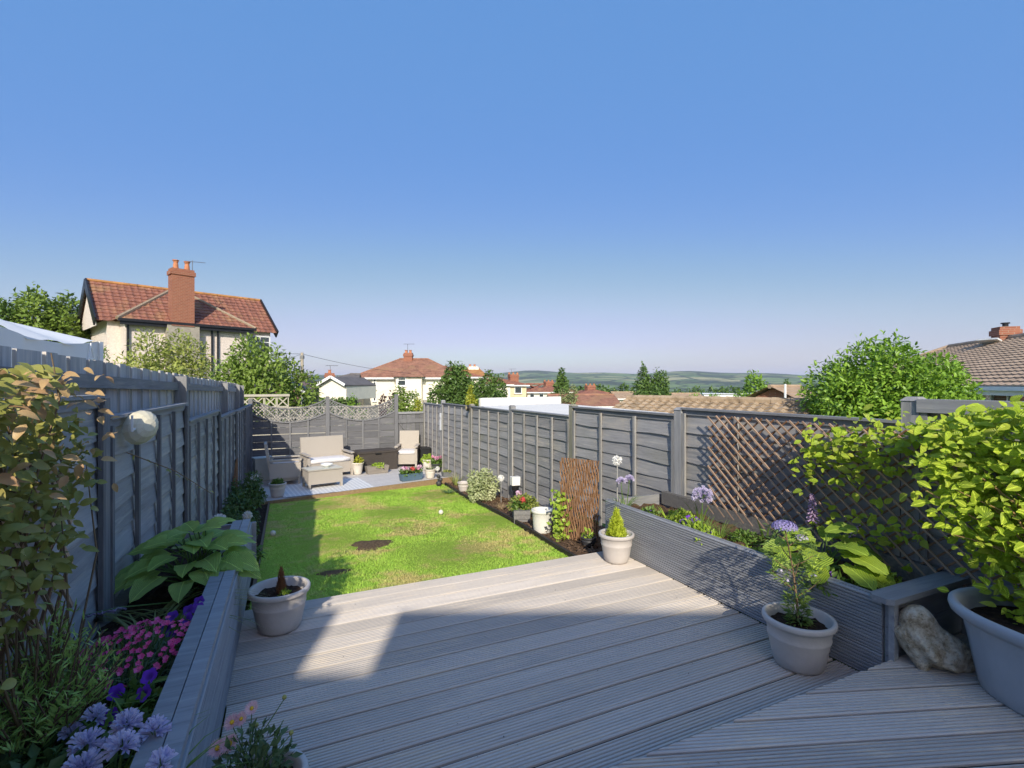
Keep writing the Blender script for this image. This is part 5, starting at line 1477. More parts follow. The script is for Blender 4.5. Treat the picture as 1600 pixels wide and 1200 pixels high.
o = part('rug', rg_, m, loc=ra, rot=(0, 0, math.atan2(dr.y, dr.x))); tag(o, 'grey and white patterned outdoor rug under the coffee table', 'rug')

# ================================================================== pots
M_POT = plain('beige plastic pot', (.54, .49, .45), .6, .13, 6, .2, spec=.4)
M_POTW = plain('cream pot', (.66, .60, .52), .6, .06, 9, .1)
M_POTD = plain('dark pot', (.05, .05, .055), .5, .1, 9, .1)
M_POTBLUE = plain('grey-blue plastic pot', (.40, .41, .43), .5, .07, 7, .12)
def pot(name, label, loc, R1, H, R0=None, mat=None, soil=M_SOIL, rim=.022, fill=.80, cat='pot', rings=True, n=40):
    R0 = R0 or R1 * .66
    t = thing(name, label, cat, loc)
    pr_ = [(.001, 0), (R0 * .93, 0), (R0, .012)]
    f = lambda k: R0 + (R1 * .90 - R0) * k ** .85
    pr_ += [(f(k), H * .86 * k) for k in (.1, .3, .5, .62)]
    if rings: pr_ += [(f(.68) + .004, H * .60), (f(.72) + .004, H * .63), (f(.74), H * .65)]
    pr_ += [(f(.95), H * .84), (R1 * .93, H * .87), (R1 * .985, H * .885), (R1, H * .92), (R1, H * .97), (R1 * .975, H), (R1 - rim * .8, H), (R1 - rim, H * .985), (R1 - rim * 1.3, H * .9), (f(.8) - rim * 1.1, H * fill * .9)]
    b = MB(); b.lathe(pr_, n, close=False); part('pot_body', b, mat or M_POT, t, smooth=True)
    s = MB(); rs = R1 - rim * 1.25; r_ = random.Random(int(R1 * 1e4))
    for i in range(6):
        for k in range(24):
            a = 2 * math.pi * k / 24; s.v.append((rs * i / 5 * math.cos(a), rs * i / 5 * math.sin(a), H * fill + r_.uniform(-.012, .012) + .015 * (1 - i / 5)))
    for i in range(5):
        for k in range(24): s.f.append((i * 24 + k, i * 24 + (k + 1) % 24, (i + 1) * 24 + (k + 1) % 24, (i + 1) * 24 + k))
    part('soil', s, soil, t, smooth=True)
    return t
def trough(name, label, loc, rz, L, W, H, mat, fill=.85, taper=1.12, cat='trough', slats=0):
    t = thing(name, label, cat, loc, rz)
    b = MB(); o_ = .018
    for (a, c) in (((-L / 2, -W / 2), (L / 2, -W / 2)), ((L / 2, -W / 2), (L / 2, W / 2)), ((L / 2, W / 2), (-L / 2, W / 2)), ((-L / 2, W / 2), (-L / 2, -W / 2))):
        pass
    lo = [(-L / 2, -W / 2), (L / 2, -W / 2), (L / 2, W / 2), (-L / 2, W / 2)]
    k = taper; hi = [(x * k, y * k) for x, y in lo]; inn = [(x - math.copysign(o_, x), y - math.copysign(o_, y)) for x, y in hi]
    vs = [(x, y, 0) for x, y in lo] + [(x, y, H) for x, y in hi] + [(x, y, H) for x, y in inn] + [(x, y, H * .5) for x, y in inn]
    fs = [(3, 2, 1, 0)] + [(4 * r + i, 4 * r + (i + 1) % 4, 4 * r + 4 + (i + 1) % 4, 4 * r + 4 + i) for r in range(3) for i in range(4)]
    b.add(vs, fs); part('trough_body', b, mat, t)
    for i in range(slats):
        z = H * (i + .5) / slats; kk = 1 + (k - 1) * (z / H)
        sl = MB(); sl.box((0, 0, z), (L * kk + .012, W * kk + .012, H / slats * .86)); part('slat', sl, mat, t)
    s = MB(); s.box((0, 0, H * fill - .01), (L * k - 2 * o_, W * k - 2 * o_, .02)); part('soil', s, M_SOIL, t)
    return t
DK = lambda px, py: Vector(((px - 800) / 785 * (785 * 1.5 / (py - 600)), 785 * 1.5 / (py - 600), 0))
potA = pot('planter_pot', 'beige round pot holding a small golden conifer at the end of the right planter', Vector((.885, 4.26, .0)), .150, .24)
potB = pot('planter_pot', 'beige round pot with a tall lilac-flowered plant beside the right planter', Vector((1.535, 2.69, .0)), .178, .26)
potC = pot('planter_pot', 'beige round pot with a little brown conifer at the end of the left planter', Vector((-1.43, 3.09, .0)), .178, .255)
potD = pot('planter_pot', 'beige pot of pale pink daisies at the bottom edge of the picture', Vector((-.785, 1.60, .0)), .128, .255, fill=.84)
# big blue-grey oval pot
potE = thing('large_planter', 'large blue-grey ribbed oval planter at the right edge', 'planter', Vector((2.36, 2.06, D2Z)), R(12))
prf = [(.001, 0), (.74, 0), (.76, .012), (.79, .10), (.84, .24), (.885, .33), (.90, .345), (.945, .35), (.985, .365), (1.0, .39), (.995, .41), (.96, .418), (.92, .41), (.90, .38), (.87, .30)]
b_ = MB(); n_ = 72; o_ = 0
for r_, z_ in prf:
    for k in range(n_):
        a = 2 * math.pi * k / n_
        rib = 1 + (.012 * math.cos(18 * a) if .05 < z_ < .32 and r_ < .9 else 0)
        ca, sa = math.cos(a), math.sin(a)
        e_ = 2.6
        ca = math.copysign(abs(ca) ** (2 / e_), ca); sa = math.copysign(abs(sa) ** (2 / e_), sa)
        b_.v.append((.355 * r_ * rib * ca, .43 * r_ * rib * sa, z_ * .88))
for i in range(len(prf) - 1):
    for k in range(n_): b_.f.append((i * n_ + k, i * n_ + (k + 1) % n_, (i + 1) * n_ + (k + 1) % n_, (i + 1) * n_ + k))
part('pot_body', b_, M_POTBLUE, potE, smooth=True)
s_ = MB(); s_.lathe([(.001, .29), (.16, .295), (.315, .285)], 30, sx=1.0, sy=1.22, close=False); part('soil', s_, M_SOIL, potE, smooth=True)
# patio pots
pot1 = pot('tall_pot', 'cream tapered pot with a yellow-leaved plant in front of the chest', onp(559, 741), .135, .27, .08, M_POTW, rings=False)
tr1 = trough('wooden_trough', 'weathered grey wooden trough with seedlings in front of the dark chest', onp(589, 739), R(33), .46, .17, .17, wood('trough timber', (.24, .21, .18), (.34, .29, .23), wear=.6))
tr2 = trough('flower_trough', 'slate blue trough of pink and red geraniums on the patio edge', onp(642, 750), R(36), .44, .15, .15, plain('slate blue plastic', (.085, .14, .19), .5, .08))
pot2 = pot('grass_pot', 'beige pot with a tuft of grass beside the blue trough', onp(672, 747), .125, .20, mat=M_POTW)
pot3 = pot('leafy_pot', 'pale pot with a bright green plant beside the sunlit armchair', onp(668, 735), .135, .27, mat=M_POTW)
pot4 = pot('geranium_pot', 'black pot of pink geraniums against the right fence', onp(682, 737.5), .13, .20, mat=M_POTD)
tr3 = trough('grey_trough', 'small grey trough of seedlings in the corner by the right fence', onp(699, 744), R(30), .22, .13, .10, plain('grey plastic', (.16, .165, .17), .6, .08))
pot5 = pot('shaded_pot', 'beige pot with a small green plant on the shaded left end of the patio', onp(433.5, 776), .155, .25, mat=M_POT)
def bedp(u, v): return G(u, v, lawn_z(v) + .008)
pot6 = pot('empty_pot', 'beige pot standing in the bark bed left of the variegated shrub', bedp(3.10, 8.95), .120, .18, mat=M_POT, fill=.7)
tr4 = trough('slatted_trough', 'grey slatted trough of mixed flowers in the bark bed', bedp(2.84, 5.92), GA + R(68), .42, .19, .17, wood('trough paint', (.20, .195, .19), (.3, .27, .22), wear=.4), slats=3, taper=1.05)
pot7 = pot('white_bucket', 'white ceramic bucket pot standing in the bark bed', bedp(2.73, 5.12), .130, .26, .10, plain('white ceramic', (.74, .72, .66), .35, .04, 5, .03), fill=.72, rings=False, cat='pot')

# ================================================================== lights and ornaments
def dandelion(label, p, zt, r=.05, group='dandelion stake lights'):
    """white globe of tiny tufts on a thin stake"""
    t = thing('stake_light', label, 'garden light', p, 0, group)
    m_ = MB(); m_.tube([(0, 0, -.05), (0, 0, zt)], .006, 6); part('stake', m_, plain('steel stake', (.35, .34, .32), .4, .05), t)
    n = 220; d = unit(rng.normal(size=(n, 3)))
    P = d * r * .35 + [0, 0, zt]
    me = leaf_cloud('globe', P, d, rng.normal(size=(n, 3)), r * .68, r * .22, .1, 0)
    part('globe', me, plain('white filaments', (.82, .81, .78), .7, .03, 5, 0), t)
    part('core', MB().ball((0, 0, zt), r * .45, 10, 6), MATS['white filaments'], t)
    return t
dandelion('white dandelion light standing above the near end of the bark bed planter', PRR(.10, 2.34, .34), .45, .05)
dandelion('white dandelion light beside the white lamp by the right fence', bedp(3.13, 7.25), .40, .055)
dandelion('white dandelion light at the corner of the patio by the right fence', bedp(3.0, 10.35), .34, .05)
dandelion('larger white dandelion light in the dark left bed', bedp(-.50, 5.05), .50, .068)
dandelion('smaller white dandelion light in the dark left bed, nearer the lawn', bedp(-.32, 5.75), .42, .05)
dandelion('white dandelion light left of the shaded armchair, taller', bedp(-.40, 9.15), .52, .06)
dandelion('white dandelion light left of the shaded armchair, lower', bedp(-.50, 9.0), .44, .06)
lp = thing('solar_lamp', 'white square solar lamp on a black stand by the right fence', 'garden light', bedp(3.28, 7.05), R(20))
m_ = MB(); m_.tube([(0, 0, 0), (0, 0, .24)], .012, 6); m_.lathe([(.045, .22), (.06, .30)], 12); part('stand', m_, M_BLKP, lp)
m_ = MB(); m_.box((0, 0, .365), (.13, .10, .13), taper=1.05); part('lamp_head', m_, plain('frosted white', (.8, .79, .76), .4, .03), lp)
bk_ = MB()
for i, (x, y_, r_) in enumerate(((0, 0, .055), (.03, .03, .045), (-.01, .01, .04))): bk_.ball((x, y_, .05 + .075 * i), r_, 8, 6, 1.1, .8, 1)
tag(part('bird_ornament', bk_, M_POTD, loc=bedp(2.96, 10.12), smooth=True), 'small black ornament at the corner of the patio edging', 'ornament')
for (p_, lab) in ((G(2.05, 6.9, lawn_z(6.9) + .04), 'white ball lying on the lawn towards the right bed'), (G(-.10, 6.75, lawn_z(6.75) + .035), 'pale ball lying on the shaded left edge of the lawn')):
    b_ = MB(); b_.ball((0, 0, 0), .034, 14, 9); o = part('ball', b_, plain('pale rubber', (.72, .68, .58), .6, .05), loc=p_, smooth=True); tag(o, lab, 'ball')
# plaque and round light on the right fence posts
pq = thing('thermometer', 'long white plaque hung on a right fence post near the gate', 'plaque', G(3.375, 11.40, .62), GA - R(90))
part('plate', MB().box((0, 0, 0), (.11, .012, .40)), M_WHITE, pq)
m_ = MB(); m_.tube([(0, -.008, .08), (0, -.010, .08)], .035, 14); part('dial', m_, plain('grey dial', (.35, .35, .36), .5), pq)
rl = thing('fence_light', 'small round lamp on a right fence post', 'garden light', G(3.37, 9.43, 1.02), GA - R(90))
m_ = MB(); m_.tube([(0, 0, 0), (0, -.05, 0)], .055, 14); part('housing', m_, M_BLKP, rl); m_ = MB(); m_.tube([(0, -.051, .012), (0, -.056, .012)], .042, 14); part('lens', m_, plain('amber lens', (.55, .45, .25), .3), rl)

# cream cap hanging on the left fence
cpq = thing('hanging_shade', 'rounded cream lamp shade hung on the left fence', 'lamp shade', G(-.745, 3.52, 1.25), GA); cpq.scale = (.66, .66, .56)
m_ = MB(); m_.lathe([(.001, .13), (.06, .122), (.11, .095), (.15, .05), (.165, 0), (.158, -.006), (.14, .04), (.10, .085), (.05, .11), (.001, .118)], 14, sx=1.15, sy=.85, close=False)
rot_ = frame_of(Vector((.2, .55, .85)), Vector((.85, -.75, .25)))
m_.v = [tuple(rot_ @ Vector(q)) for q in m_.v]
part('shade', m_, plain('cream plastic', (.66, .60, .44), .6, .05), cpq)
m_ = MB(); m_.box((0, -.24, .06), (.012, .02, .16)); m_.box((.0, -.20, .0), (.01, .09, .02)); part('bracket', m_, plain('white bracket', (.75, .76, .78), .5, .03), cpq)

# ================================================================== trellises
M_WILLOW = wood('willow strip', (.42, .28, .19), (.60, .43, .31), grain=(3, 60, 60), wear=.6, rough=.7)
M_WILLOW2 = wood('willow strip dark', (.24, .125, .065), (.36, .21, .12), grain=(3, 60, 60), wear=.5, rough=.7)
def lattice(name, label, base, rz, W, H, step, ang, r, front_m, back_m, skew=0.0):
    t = thing(name, label, 'trellis', base, rz)
    ca, sa = math.cos(ang), math.sin(ang)
    for sgn, m_, y_, rr in ((1, front_m, .016, r), (-1, back_m, .003, r * .9)):
        c = -H / math.tan(ang)
        while c < W + H / math.tan(ang):
            # line x = c + sgn * z / tan
            z0, z1 = 0.0, H
            k = sgn / math.tan(ang)
            x0 = c if sgn > 0 else c + 0
            pts = []
            for z in np.linspace(0, H, 61):
                x = x0 + k * z
                if 0 <= x <= W: pts.append((x, z))
            if len(pts) > 3:
                (xa, za), (xb, zb) = pts[0], pts[-1]
                b = MB(); L = math.hypot(xb - xa, zb - za) + .03
                b.box((0, 0, 0), (L, .009, rr * 2)); j = rnd.uniform(-.01, .01)
                part('strip', b, m_, t, ((xa + xb) / 2 + j, y_, (za + zb) / 2), (0, -math.atan2(zb - za, xb - xa) + rnd.uniform(-.01, .01), 0))
            c += step
    return t
# on the right fence (local x runs away from the house)
lattice('willow_trellis', 'tan diamond willow trellis fixed to the right fence above the planter', G(3.365, 1.02, .40), GA + R(90), 2.22, .82, .097, R(41), .006, M_WILLOW, M_WILLOW2)
lattice('willow_trellis', 'brown willow trellis under the climbing plant at the left edge', G(-.80, 2.62, .42), GA - R(90) - lang, 1.1, .85, .14, R(50), .009, M_WILLOW, M_WILLOW2)
# woven screen leaning on the right fence
ws_ = thing('willow_screen', 'brown woven willow screen leaning on the right fence behind the white bucket', 'screen', G(2.99, 4.36, lawn_z(4.6) + .01), GA + R(90) + R(31))
M_WILLOW3 = wood('woven willow', (.27, .145, .075), (.50, .31, .17), grain=(60, 60, 3), wear=.7, rough=.75)
for sgn, y_ in ((1, .014), (-1, 0.0)):
    b = MB()
    for k in range(-7, 21):
        x0 = k * .027
        pts = [(x0 + sgn * .17 * z + .008 * math.sin(z * 21 + k), z) for z in np.linspace(0, .86, 21)]
        pts = [(x, z) for x, z in pts if 0 <= x <= .46]
        if len(pts) > 2: b.tube([(x, y_ - .03 * (z - .5) + .006 * math.sin(z * 40 + k * 3.1), z) for x, z in pts], .0072, 4)
    part('strips', b, M_WILLOW3, ws_, stuff=True)
ws2 = thing('willow_screen', 'small brown willow screen on the shaded left fence near the patio', 'screen', G(-.70, 9.6, lawn_z(9.3)), GA - R(90))
b = MB()
for k in range(22): b.beam((k * .03, .01, .02), (k * .03 + .06, .01, .82 - .012 * k), .008, .012, up=(0, 1, 0)); b.beam((k * .03 + .06, .02, .02), (k * .03, .02, .82 - .012 * k), .008, .012, up=(0, 1, 0))
part('strips', b, M_WILLOW3, ws2, stuff=True)

# ================================================================== stone figure
def stone_figure():
    t = thing('stone_figure', 'weathered pale stone seated figure leaning by the end of the right planter', 'statue', Vector((2.03, 2.44, D2Z)), R(-14)); t.scale = (.96, .96, .96)
    pts = [((-.058, -.002, .222), .066), ((-.045, 0, .20), .066),                                        # bowed head
           ((-.060, 0, .135), .092), ((-.025, 0, .105), .104), ((.030, 0, .088), .096), ((.080, -.004, .068), .076), ((.125, -.008, .046), .050), ((.160, -.012, .026), .028), ((.185, -.014, .012), .013),
           ((-.03, -.085, .10), .045), ((.04, -.078, .07), .042), ((-.03, .085, .10), .045), ((-.055, -.05, .016), .024)]
    c0 = Vector((-.030, -.003, .15)); V = []; nu, nv_ = 90, 64; kk = 80.0
    def sd(p): return -math.log(sum(math.exp(-kk * ((p - Vector(c)).length - r_)) for c, r_ in pts)) / kk
    for j in range(nv_ + 1):
        th = math.pi * j / nv_
        for i in range(nu):
            ph = 2 * math.pi * i / nu
            d = Vector((math.sin(th) * math.cos(ph), math.sin(th) * math.sin(ph), math.cos(th)))
            r_ = .36
            for _ in range(40):
                q = sd(c0 + d * r_)
                if q < .0008: break
                r_ -= max(q * .8, .0006)
                if r_ < .02: break
            p = c0 + d * r_
            g = .0085 * math.sin(46 * (p.z + .75 * p.x) + 14 * p.y + 1.5 * math.sin(30 * p.y)) + .0045 * math.sin(95 * p.x + 60 * p.z)
            g *= 1.0 if p.z < .19 else .3
            p += d * g
            p.z = max(p.z, 0.0)
            V.append(tuple(p))
    m_ = MB(); m_.v = V; m_.smooth = True
    for j in range(nv_):
        for i in range(nu): m_.f.append((j * nu + i, (j + 1) * nu + i, (j + 1) * nu + (i + 1) % nu, j * nu + (i + 1) % nu))
    m, nt, p, _ = new_mat('weathered stone'); vec = coords(nt)
    f1 = noise(nt, vec, 20, 8, .7); f2 = noise(nt, coords(nt, (1, 1, 1.7)), 60, 7, .75)
    c = ramp(nt, f1, [(.34, (.30, .20, .11)), (.45, (.62, .48, .31)), (.56, (.84, .72, .54)), (.68, (.95, .88, .74))])
    c = mixc(nt, ramp(nt, f2, [(.57, (0, 0, 0)), (.66, (.85, .85, .85))]), c, (.10, .08, .06))
    nt.links.new(c, p.inputs['Base Color']); p.inputs['Roughness'].default_value = .85
    bump(nt, p, f1, 1.0, .05)
    part('body', m_, m, t)
stone_figure()
# ================================================================== planting helpers
V3 = lambda p: np.array([p[0], p[1], p[2]], float)
def flower_disc(name, R_, petals=5, depth=.25, seed=0, ragged=.1):
    """open funnel flower facing +z with a lobed rim"""
    m_ = MB(); n = petals * 4; r = random.Random(seed)
    m_.v.append((0, 0, -R_ * depth))
    for k in range(n):
        a = 2 * math.pi * k / n; q = .45 * R_; m_.v.append((q * math.cos(a), q * math.sin(a), -R_ * depth * .25))
    for k in range(n):
        a = 2 * math.pi * k / n; q = R_ * (1 - ragged + ragged * math.cos(petals * a)) * r.uniform(.95, 1.05)
        m_.v.append((q * math.cos(a), q * math.sin(a), R_ * r.uniform(-.06, .08)))
    for k in range(n):
        k2 = (k + 1) % n
        m_.f.append((0, 1 + k, 1 + k2)); m_.f.append((1 + k, 1 + n + k, 1 + n + k2, 1 + k2))
    m_.smooth = True
    return m_.mesh(name)
def petal_mat(name, edge, throat, rad, rough=.6):
    """petal colour: throat shade within rad of the flower's centre"""
    if name in MATS: return MATS[name]
    m, nt, p, out = new_mat(name)
    tc = nt.nodes.new('ShaderNodeTexCoord'); ln = nt.nodes.new('ShaderNodeVectorMath'); ln.operation = 'LENGTH'
    nt.links.new(tc.outputs['Object'], ln.inputs[0])
    oi = nt.nodes.new('ShaderNodeObjectInfo')
    dv = nt.nodes.new('ShaderNodeMath'); dv.operation = 'DIVIDE'; nt.links.new(ln.outputs['Value'], dv.inputs[0]); dv.inputs[1].default_value = rad
    c = ramp(nt, dv.outputs[0], [(.18, throat), (.45, edge), (1, mul(edge, 1.15))])
    c = mixc(nt, .3, c, ramp(nt, oi.outputs['Random'], [(0, mul(edge, .6)), (1, mul(edge, 1.4))]))
    nt.links.new(c, p.inputs['Base Color']); p.inputs['Roughness'].default_value = rough
    tr = nt.nodes.new('ShaderNodeBsdfTranslucent'); nt.links.new(c, tr.inputs['Color'])
    mx = nt.nodes.new('ShaderNodeMixShader'); mx.inputs[0].default_value = .25
    nt.links.new(p.outputs[0], mx.inputs[1]); nt.links.new(tr.outputs[0], mx.inputs[2]); nt.links.new(mx.outputs[0], out.inputs['Surface'])
    MATS[name] = m
    return m
M_STEM = plain('green stem', (.10, .17, .04), .7, .2, 10, 0)
M_STEMR = plain('reddish stem', (.20, .13, .07), .7, .2, 10, 0)
M_STEMB = plain('brown twig', (.16, .10, .06), .85, .25, 10, 0)
M_HERB = leafmat('herb leaf', (.08, .16, .025), (.20, .32, .06), .3)
M_HOSTA = leafmat('hosta leaf', (.38, .60, .12), (.58, .76, .20), .4, rough=.4, veins=330)
M_LIME = leafmat('lime leaf', (.28, .44, .04), (.50, .64, .09), .3, rough=.4)
M_LIMEV = leafmat('ribbed lime leaf', (.28, .44, .04), (.50, .64, .09), .3, rough=.4, veins=260)
M_GRASSY = leafmat('grassy leaf', (.11, .20, .03), (.26, .38, .07), .3)
M_DKHERB = leafmat('dark herb leaf', (.07, .13, .045), (.16, .26, .08), .25)
def scatter_foliage(name, parent, c, rx, ry, rz, n, L, mat, asp=.5, up=.5, stuff=False, jit=.6):
    d = unit(rng.normal(size=(n, 3))); d[:, 2] = np.abs(d[:, 2]) * .9
    P = np.array(c) + d * np.array([rx, ry, rz]) * (rng.random(n) ** .45)[:, None]
    D = d + rng.normal(size=(n, 3)) * jit; D[:, 2] += .1
    Nn = np.array([0, 0, up]) + d + rng.normal(size=(n, 3)) * .4
    LL = L * (.65 + .7 * rng.random(n))
    return part(name, leaf_cloud(name, P, D, Nn, LL, LL * asp), mat, parent, stuff=stuff)
def stems_to(parent, base, tips, r=.004, mat=None, name='stems', bow=.04):
    m_ = MB(); base = Vector(base)
    for t in tips:
        t = Vector(t); mid = base.lerp(t, .5) + Vector((rnd.uniform(-bow, bow), rnd.uniform(-bow, bow), .02))
        m_.tube([base + Vector((rnd.uniform(-.015, .015), rnd.uniform(-.015, .015), 0)), mid, t], [r, r * .85, r * .6], 5)
    return part(name, m_, mat or M_STEM, parent, stuff=len(tips) > 1)
def place_leaves(parent, me_list, spots, mat, name='leaf'):
    for i, (p, d, n, s) in enumerate(spots):
        me = me_list[i % len(me_list)]
        if not me.materials: me.materials.append(mat)
        part(name, me, None, parent, p, frame_of(d, n), (s, s, s))

# ---------------------------------------------------------------- petunias
pet_dark = flower_disc('flower', .031, 5, .3, 1); pet_dark.materials.append(petal_mat('violet petunia', (.22, .05, .66), (.02, .004, .05), .036))
pet_small = flower_disc('flower', .022, 5, .3, 2); pet_small.materials.append(petal_mat('deep violet viola', (.15, .035, .44), (.03, .004, .06), .022))
def petunia(label, base, flowers, big=True, spread=.12, n=420, mat=M_HERB, group='purple petunias', zf=.10):
    t = thing('petunia_plant', label, 'flower', base, 0, group)
    scatter_foliage('foliage', t, (0, 0, .01), spread, spread, zf, n, .035, mat, .6)
    for (x, y, z) in flowers:
        d = Vector((x * 1.5 + rnd.uniform(-.3, .3), -1.2 + y, 1.1)).normalized()
        part('flower', pet_dark if big else pet_small, None, t, (x, y, z), frame_of(Vector((1, 0, .2)) - d * Vector((1, 0, .2)).dot(d), d), (1, 1, 1) if big else (1.35,) * 3)
    stems_to(t, (0, 0, 0), [Vector(f) - Vector((0, 0, .012)) for f in flowers], .003)
    return t
petunia('large purple petunias below the pink flowers in the left planter', PL(-.25, -.72, .31), [(-.02, -.03, .115), (.06, -.01, .10), (-.055, -.05, .05), (.005, -.09, .07), (.03, .06, .12)], n=380)
petunia('small purple petunias beside the big leaves in the left planter', PL(-.17, -.16, .31), [(-.05, -.06, .09), (.02, -.02, .115), (-.02, .05, .12), (.03, .05, .13), (-.08, .03, .10), (.0, -.10, .07), (.0, .10, .14)], big=False, n=520)
petunia('single purple flower in the far half of the right planter', PRR(.13, 1.92, .34), [(0, 0, .06), (.02, .03, .05)], big=False, spread=.08, n=150)
petunia('cluster of purple flowers midway along the right planter', PRR(.17, 1.48, .34), [(-.03, 0, .085), (.03, .02, .09), (.0, .05, .10), (.06, .05, .085), (-.055, .04, .07)], big=False, n=420, mat=M_LIME)
petunia('two purple flowers at the front rim midway along the right planter', PRR(.10, 1.25, .34), [(.0, 0, .07), (.02, .01, .04)], big=False, spread=.09, n=260, mat=M_LIME)
petunia('purple flower with violas below the big leaves in the right planter', PRR(.08, .36, .34), [(-.02, 0, .075), (.03, -.02, .07)], big=False, spread=.11, n=260)

# ---------------------------------------------------------------- pink dianthus mound
dm = thing('dianthus_plant', 'mound of small magenta pink flowers in the left planter', 'flower', PL(-.32, -.43, .30))
scatter_foliage('foliage', dm, (0, 0, 0), .19, .30, .13, 2600, .05, leafmat('blue green spiky leaf', (.10, .18, .10), (.22, .32, .16), .2), .10, 1.0)
nf = 190; fv, ff_ = [], []
mb = MB(); mb2 = MB()
for k in range(nf):
    a = rnd.uniform(0, 6.28); q = math.sqrt(rnd.random()); x, y = .19 * q * math.cos(a), .31 * q * math.sin(a)
    z = .10 + .085 * (1 - q * q) + rnd.uniform(-.01, .02)
    c = Vector((x, y, z)); d = Vector((x * 2 + rnd.uniform(-.4, .4), y * 1.5 - .5, 1)).normalized(); fr = frame_of(Vector((1, 0, 0)) - d * d.x, d)
    r_ = rnd.uniform(.010, .0145); o = len(mb.v)
    mb.v.append(tuple(c - d * .004))
    for i in range(10):
        t = 2 * math.pi * i / 10; rr = r_ * (1 if i % 2 else .72); mb.v.append(tuple(c + fr @ Vector((rr * math.cos(t), rr * math.sin(t), rnd.uniform(-.001, .004)))))
    for i in range(10): mb.f.append((o, o + 1 + i, o + 1 + (i + 1) % 10))
    mb2.tube([c - d * .005, c - d * .02, Vector((x * .8, y * .8, z - .08))], .0018, 4)
part('flowers', mb, leafmat('magenta petal', (.80, .03, .26), (.92, .20, .42), .2), dm, stuff=True)
part('stems', mb2, M_STEM, dm, stuff=True)

# ---------------------------------------------------------------- triteleia (blue star clusters)
def star_cluster(label, base, tops, R_=.055, nfl=26, cat='flower', mat=None, stem=True, flen=.035, group=None, leaves=True, lm=None, dome=.7):
    """umbels of narrow trumpet stars on bare stems"""
    t = thing('star_flower_plant', label, cat, base, 0, group)
    mat = mat or M_STAR
    for (x, y, z) in tops:
        c = Vector((x, y, z)); m_ = MB()
        for k in range(nfl):
            f = (k + .5) / nfl; ph = math.acos(1 - f * (1 + (1 - dome))); th = k * 2.4
            d = Vector((math.sin(ph) * math.cos(th), math.sin(ph) * math.sin(th), math.cos(ph))).normalized()
            d = (d + Vector((rnd.uniform(-.2, .2), rnd.uniform(-.2, .2), .25))).normalized()
            e = c + d * R_ * rnd.uniform(.75, 1.05); fr = frame_of(Vector((1, .1, 0)) - d * d.x, d)
            o = len(m_.v); L = flen * rnd.uniform(.8, 1.1)
            m_.v.append(tuple(e - d * L * .75))
            for i in range(24):
                tt = 2 * math.pi * i / 24; j = i % 4
                rr = L * (.52, .34, .10, .34)[j] * rnd.uniform(.92, 1.08); tt += (0, .10, 0, -.10)[j]
                m_.v.append(tuple(e + fr @ Vector((rr * math.cos(tt), rr * math.sin(tt), L * (.16, .14, -.12, .14)[j]))))
            for i in range(24): m_.f.append((o, o + 1 + i, o + 1 + (i + 1) % 24))
        part('flower_head', m_, mat, t)
        st_ = MB()
        for k in range(0, nfl, 2):
            d = Vector((rnd.uniform(-1, 1), rnd.uniform(-1, 1), .9)).normalized(); st_.tube([c - Vector((0, 0, .015)), c + d * R_ * .55], .0014, 4)
        st_.tube([Vector((x * .35, y * .35, 0)), Vector((x * .7, y * .7, z * .55)), c], [.004, .0035, .003], 5)
        part('stem', st_, M_STEM, t)
    if leaves:
        n = 26; a = rng.random(n) * 6.28
        P = np.stack([.02 * np.cos(a), .02 * np.sin(a), np.zeros(n)], 1); D = np.stack([np.cos(a) * .5, np.sin(a) * .5, np.ones(n)], 1)
        part('leaves', blade_cloud('leaves', P, D, .16 + .12 * rng.random(n), .008, .5, 4), lm or M_GRASSY, t, stuff=True)
    return t
M_STAR = leafmat('lilac blue petal', (.56, .54, .84), (.80, .78, .92), .3)
M_STARP = leafmat('pale lilac petal', (.60, .52, .76), (.80, .74, .88), .3)
M_STARV = leafmat('violet blue petal', (.30, .24, .56), (.55, .48, .78), .3)
star_cluster('big cluster of lilac-blue star flowers at the bottom left', PL(-.20, -1.10, .30), [(.0, .06, .17), (-.07, .0, .155), (.05, -.02, .165), (-.02, -.07, .14), (.085, .06, .15)], .042, 9, flen=.040)
star_cluster('smaller lilac-blue star flower head above the big bottom-left cluster', PL(-.28, -.93, .30), [(-.02, .02, .14), (-.08, .0, .10)], .032, 7, flen=.036)
star_cluster('lilac-blue star flowers against the left planter front at the bottom edge', PL(-.09, -1.25, .30), [(.05, .0, .17)], .034, 7, flen=.040)
star_cluster('pale lilac flower head standing at the far end of the right planter', PRR(.09, 2.22, .34), [(-.03, 0, .27), (.05, .02, .285)], .045, 22, mat=M_STARP, flen=.028)
star_cluster('round pale lilac flower head in front of the left end of the trellis', PRR(.16, 1.36, .34), [(0, 0, .31)], .075, 46, mat=M_STARP, flen=.032, dome=.3)

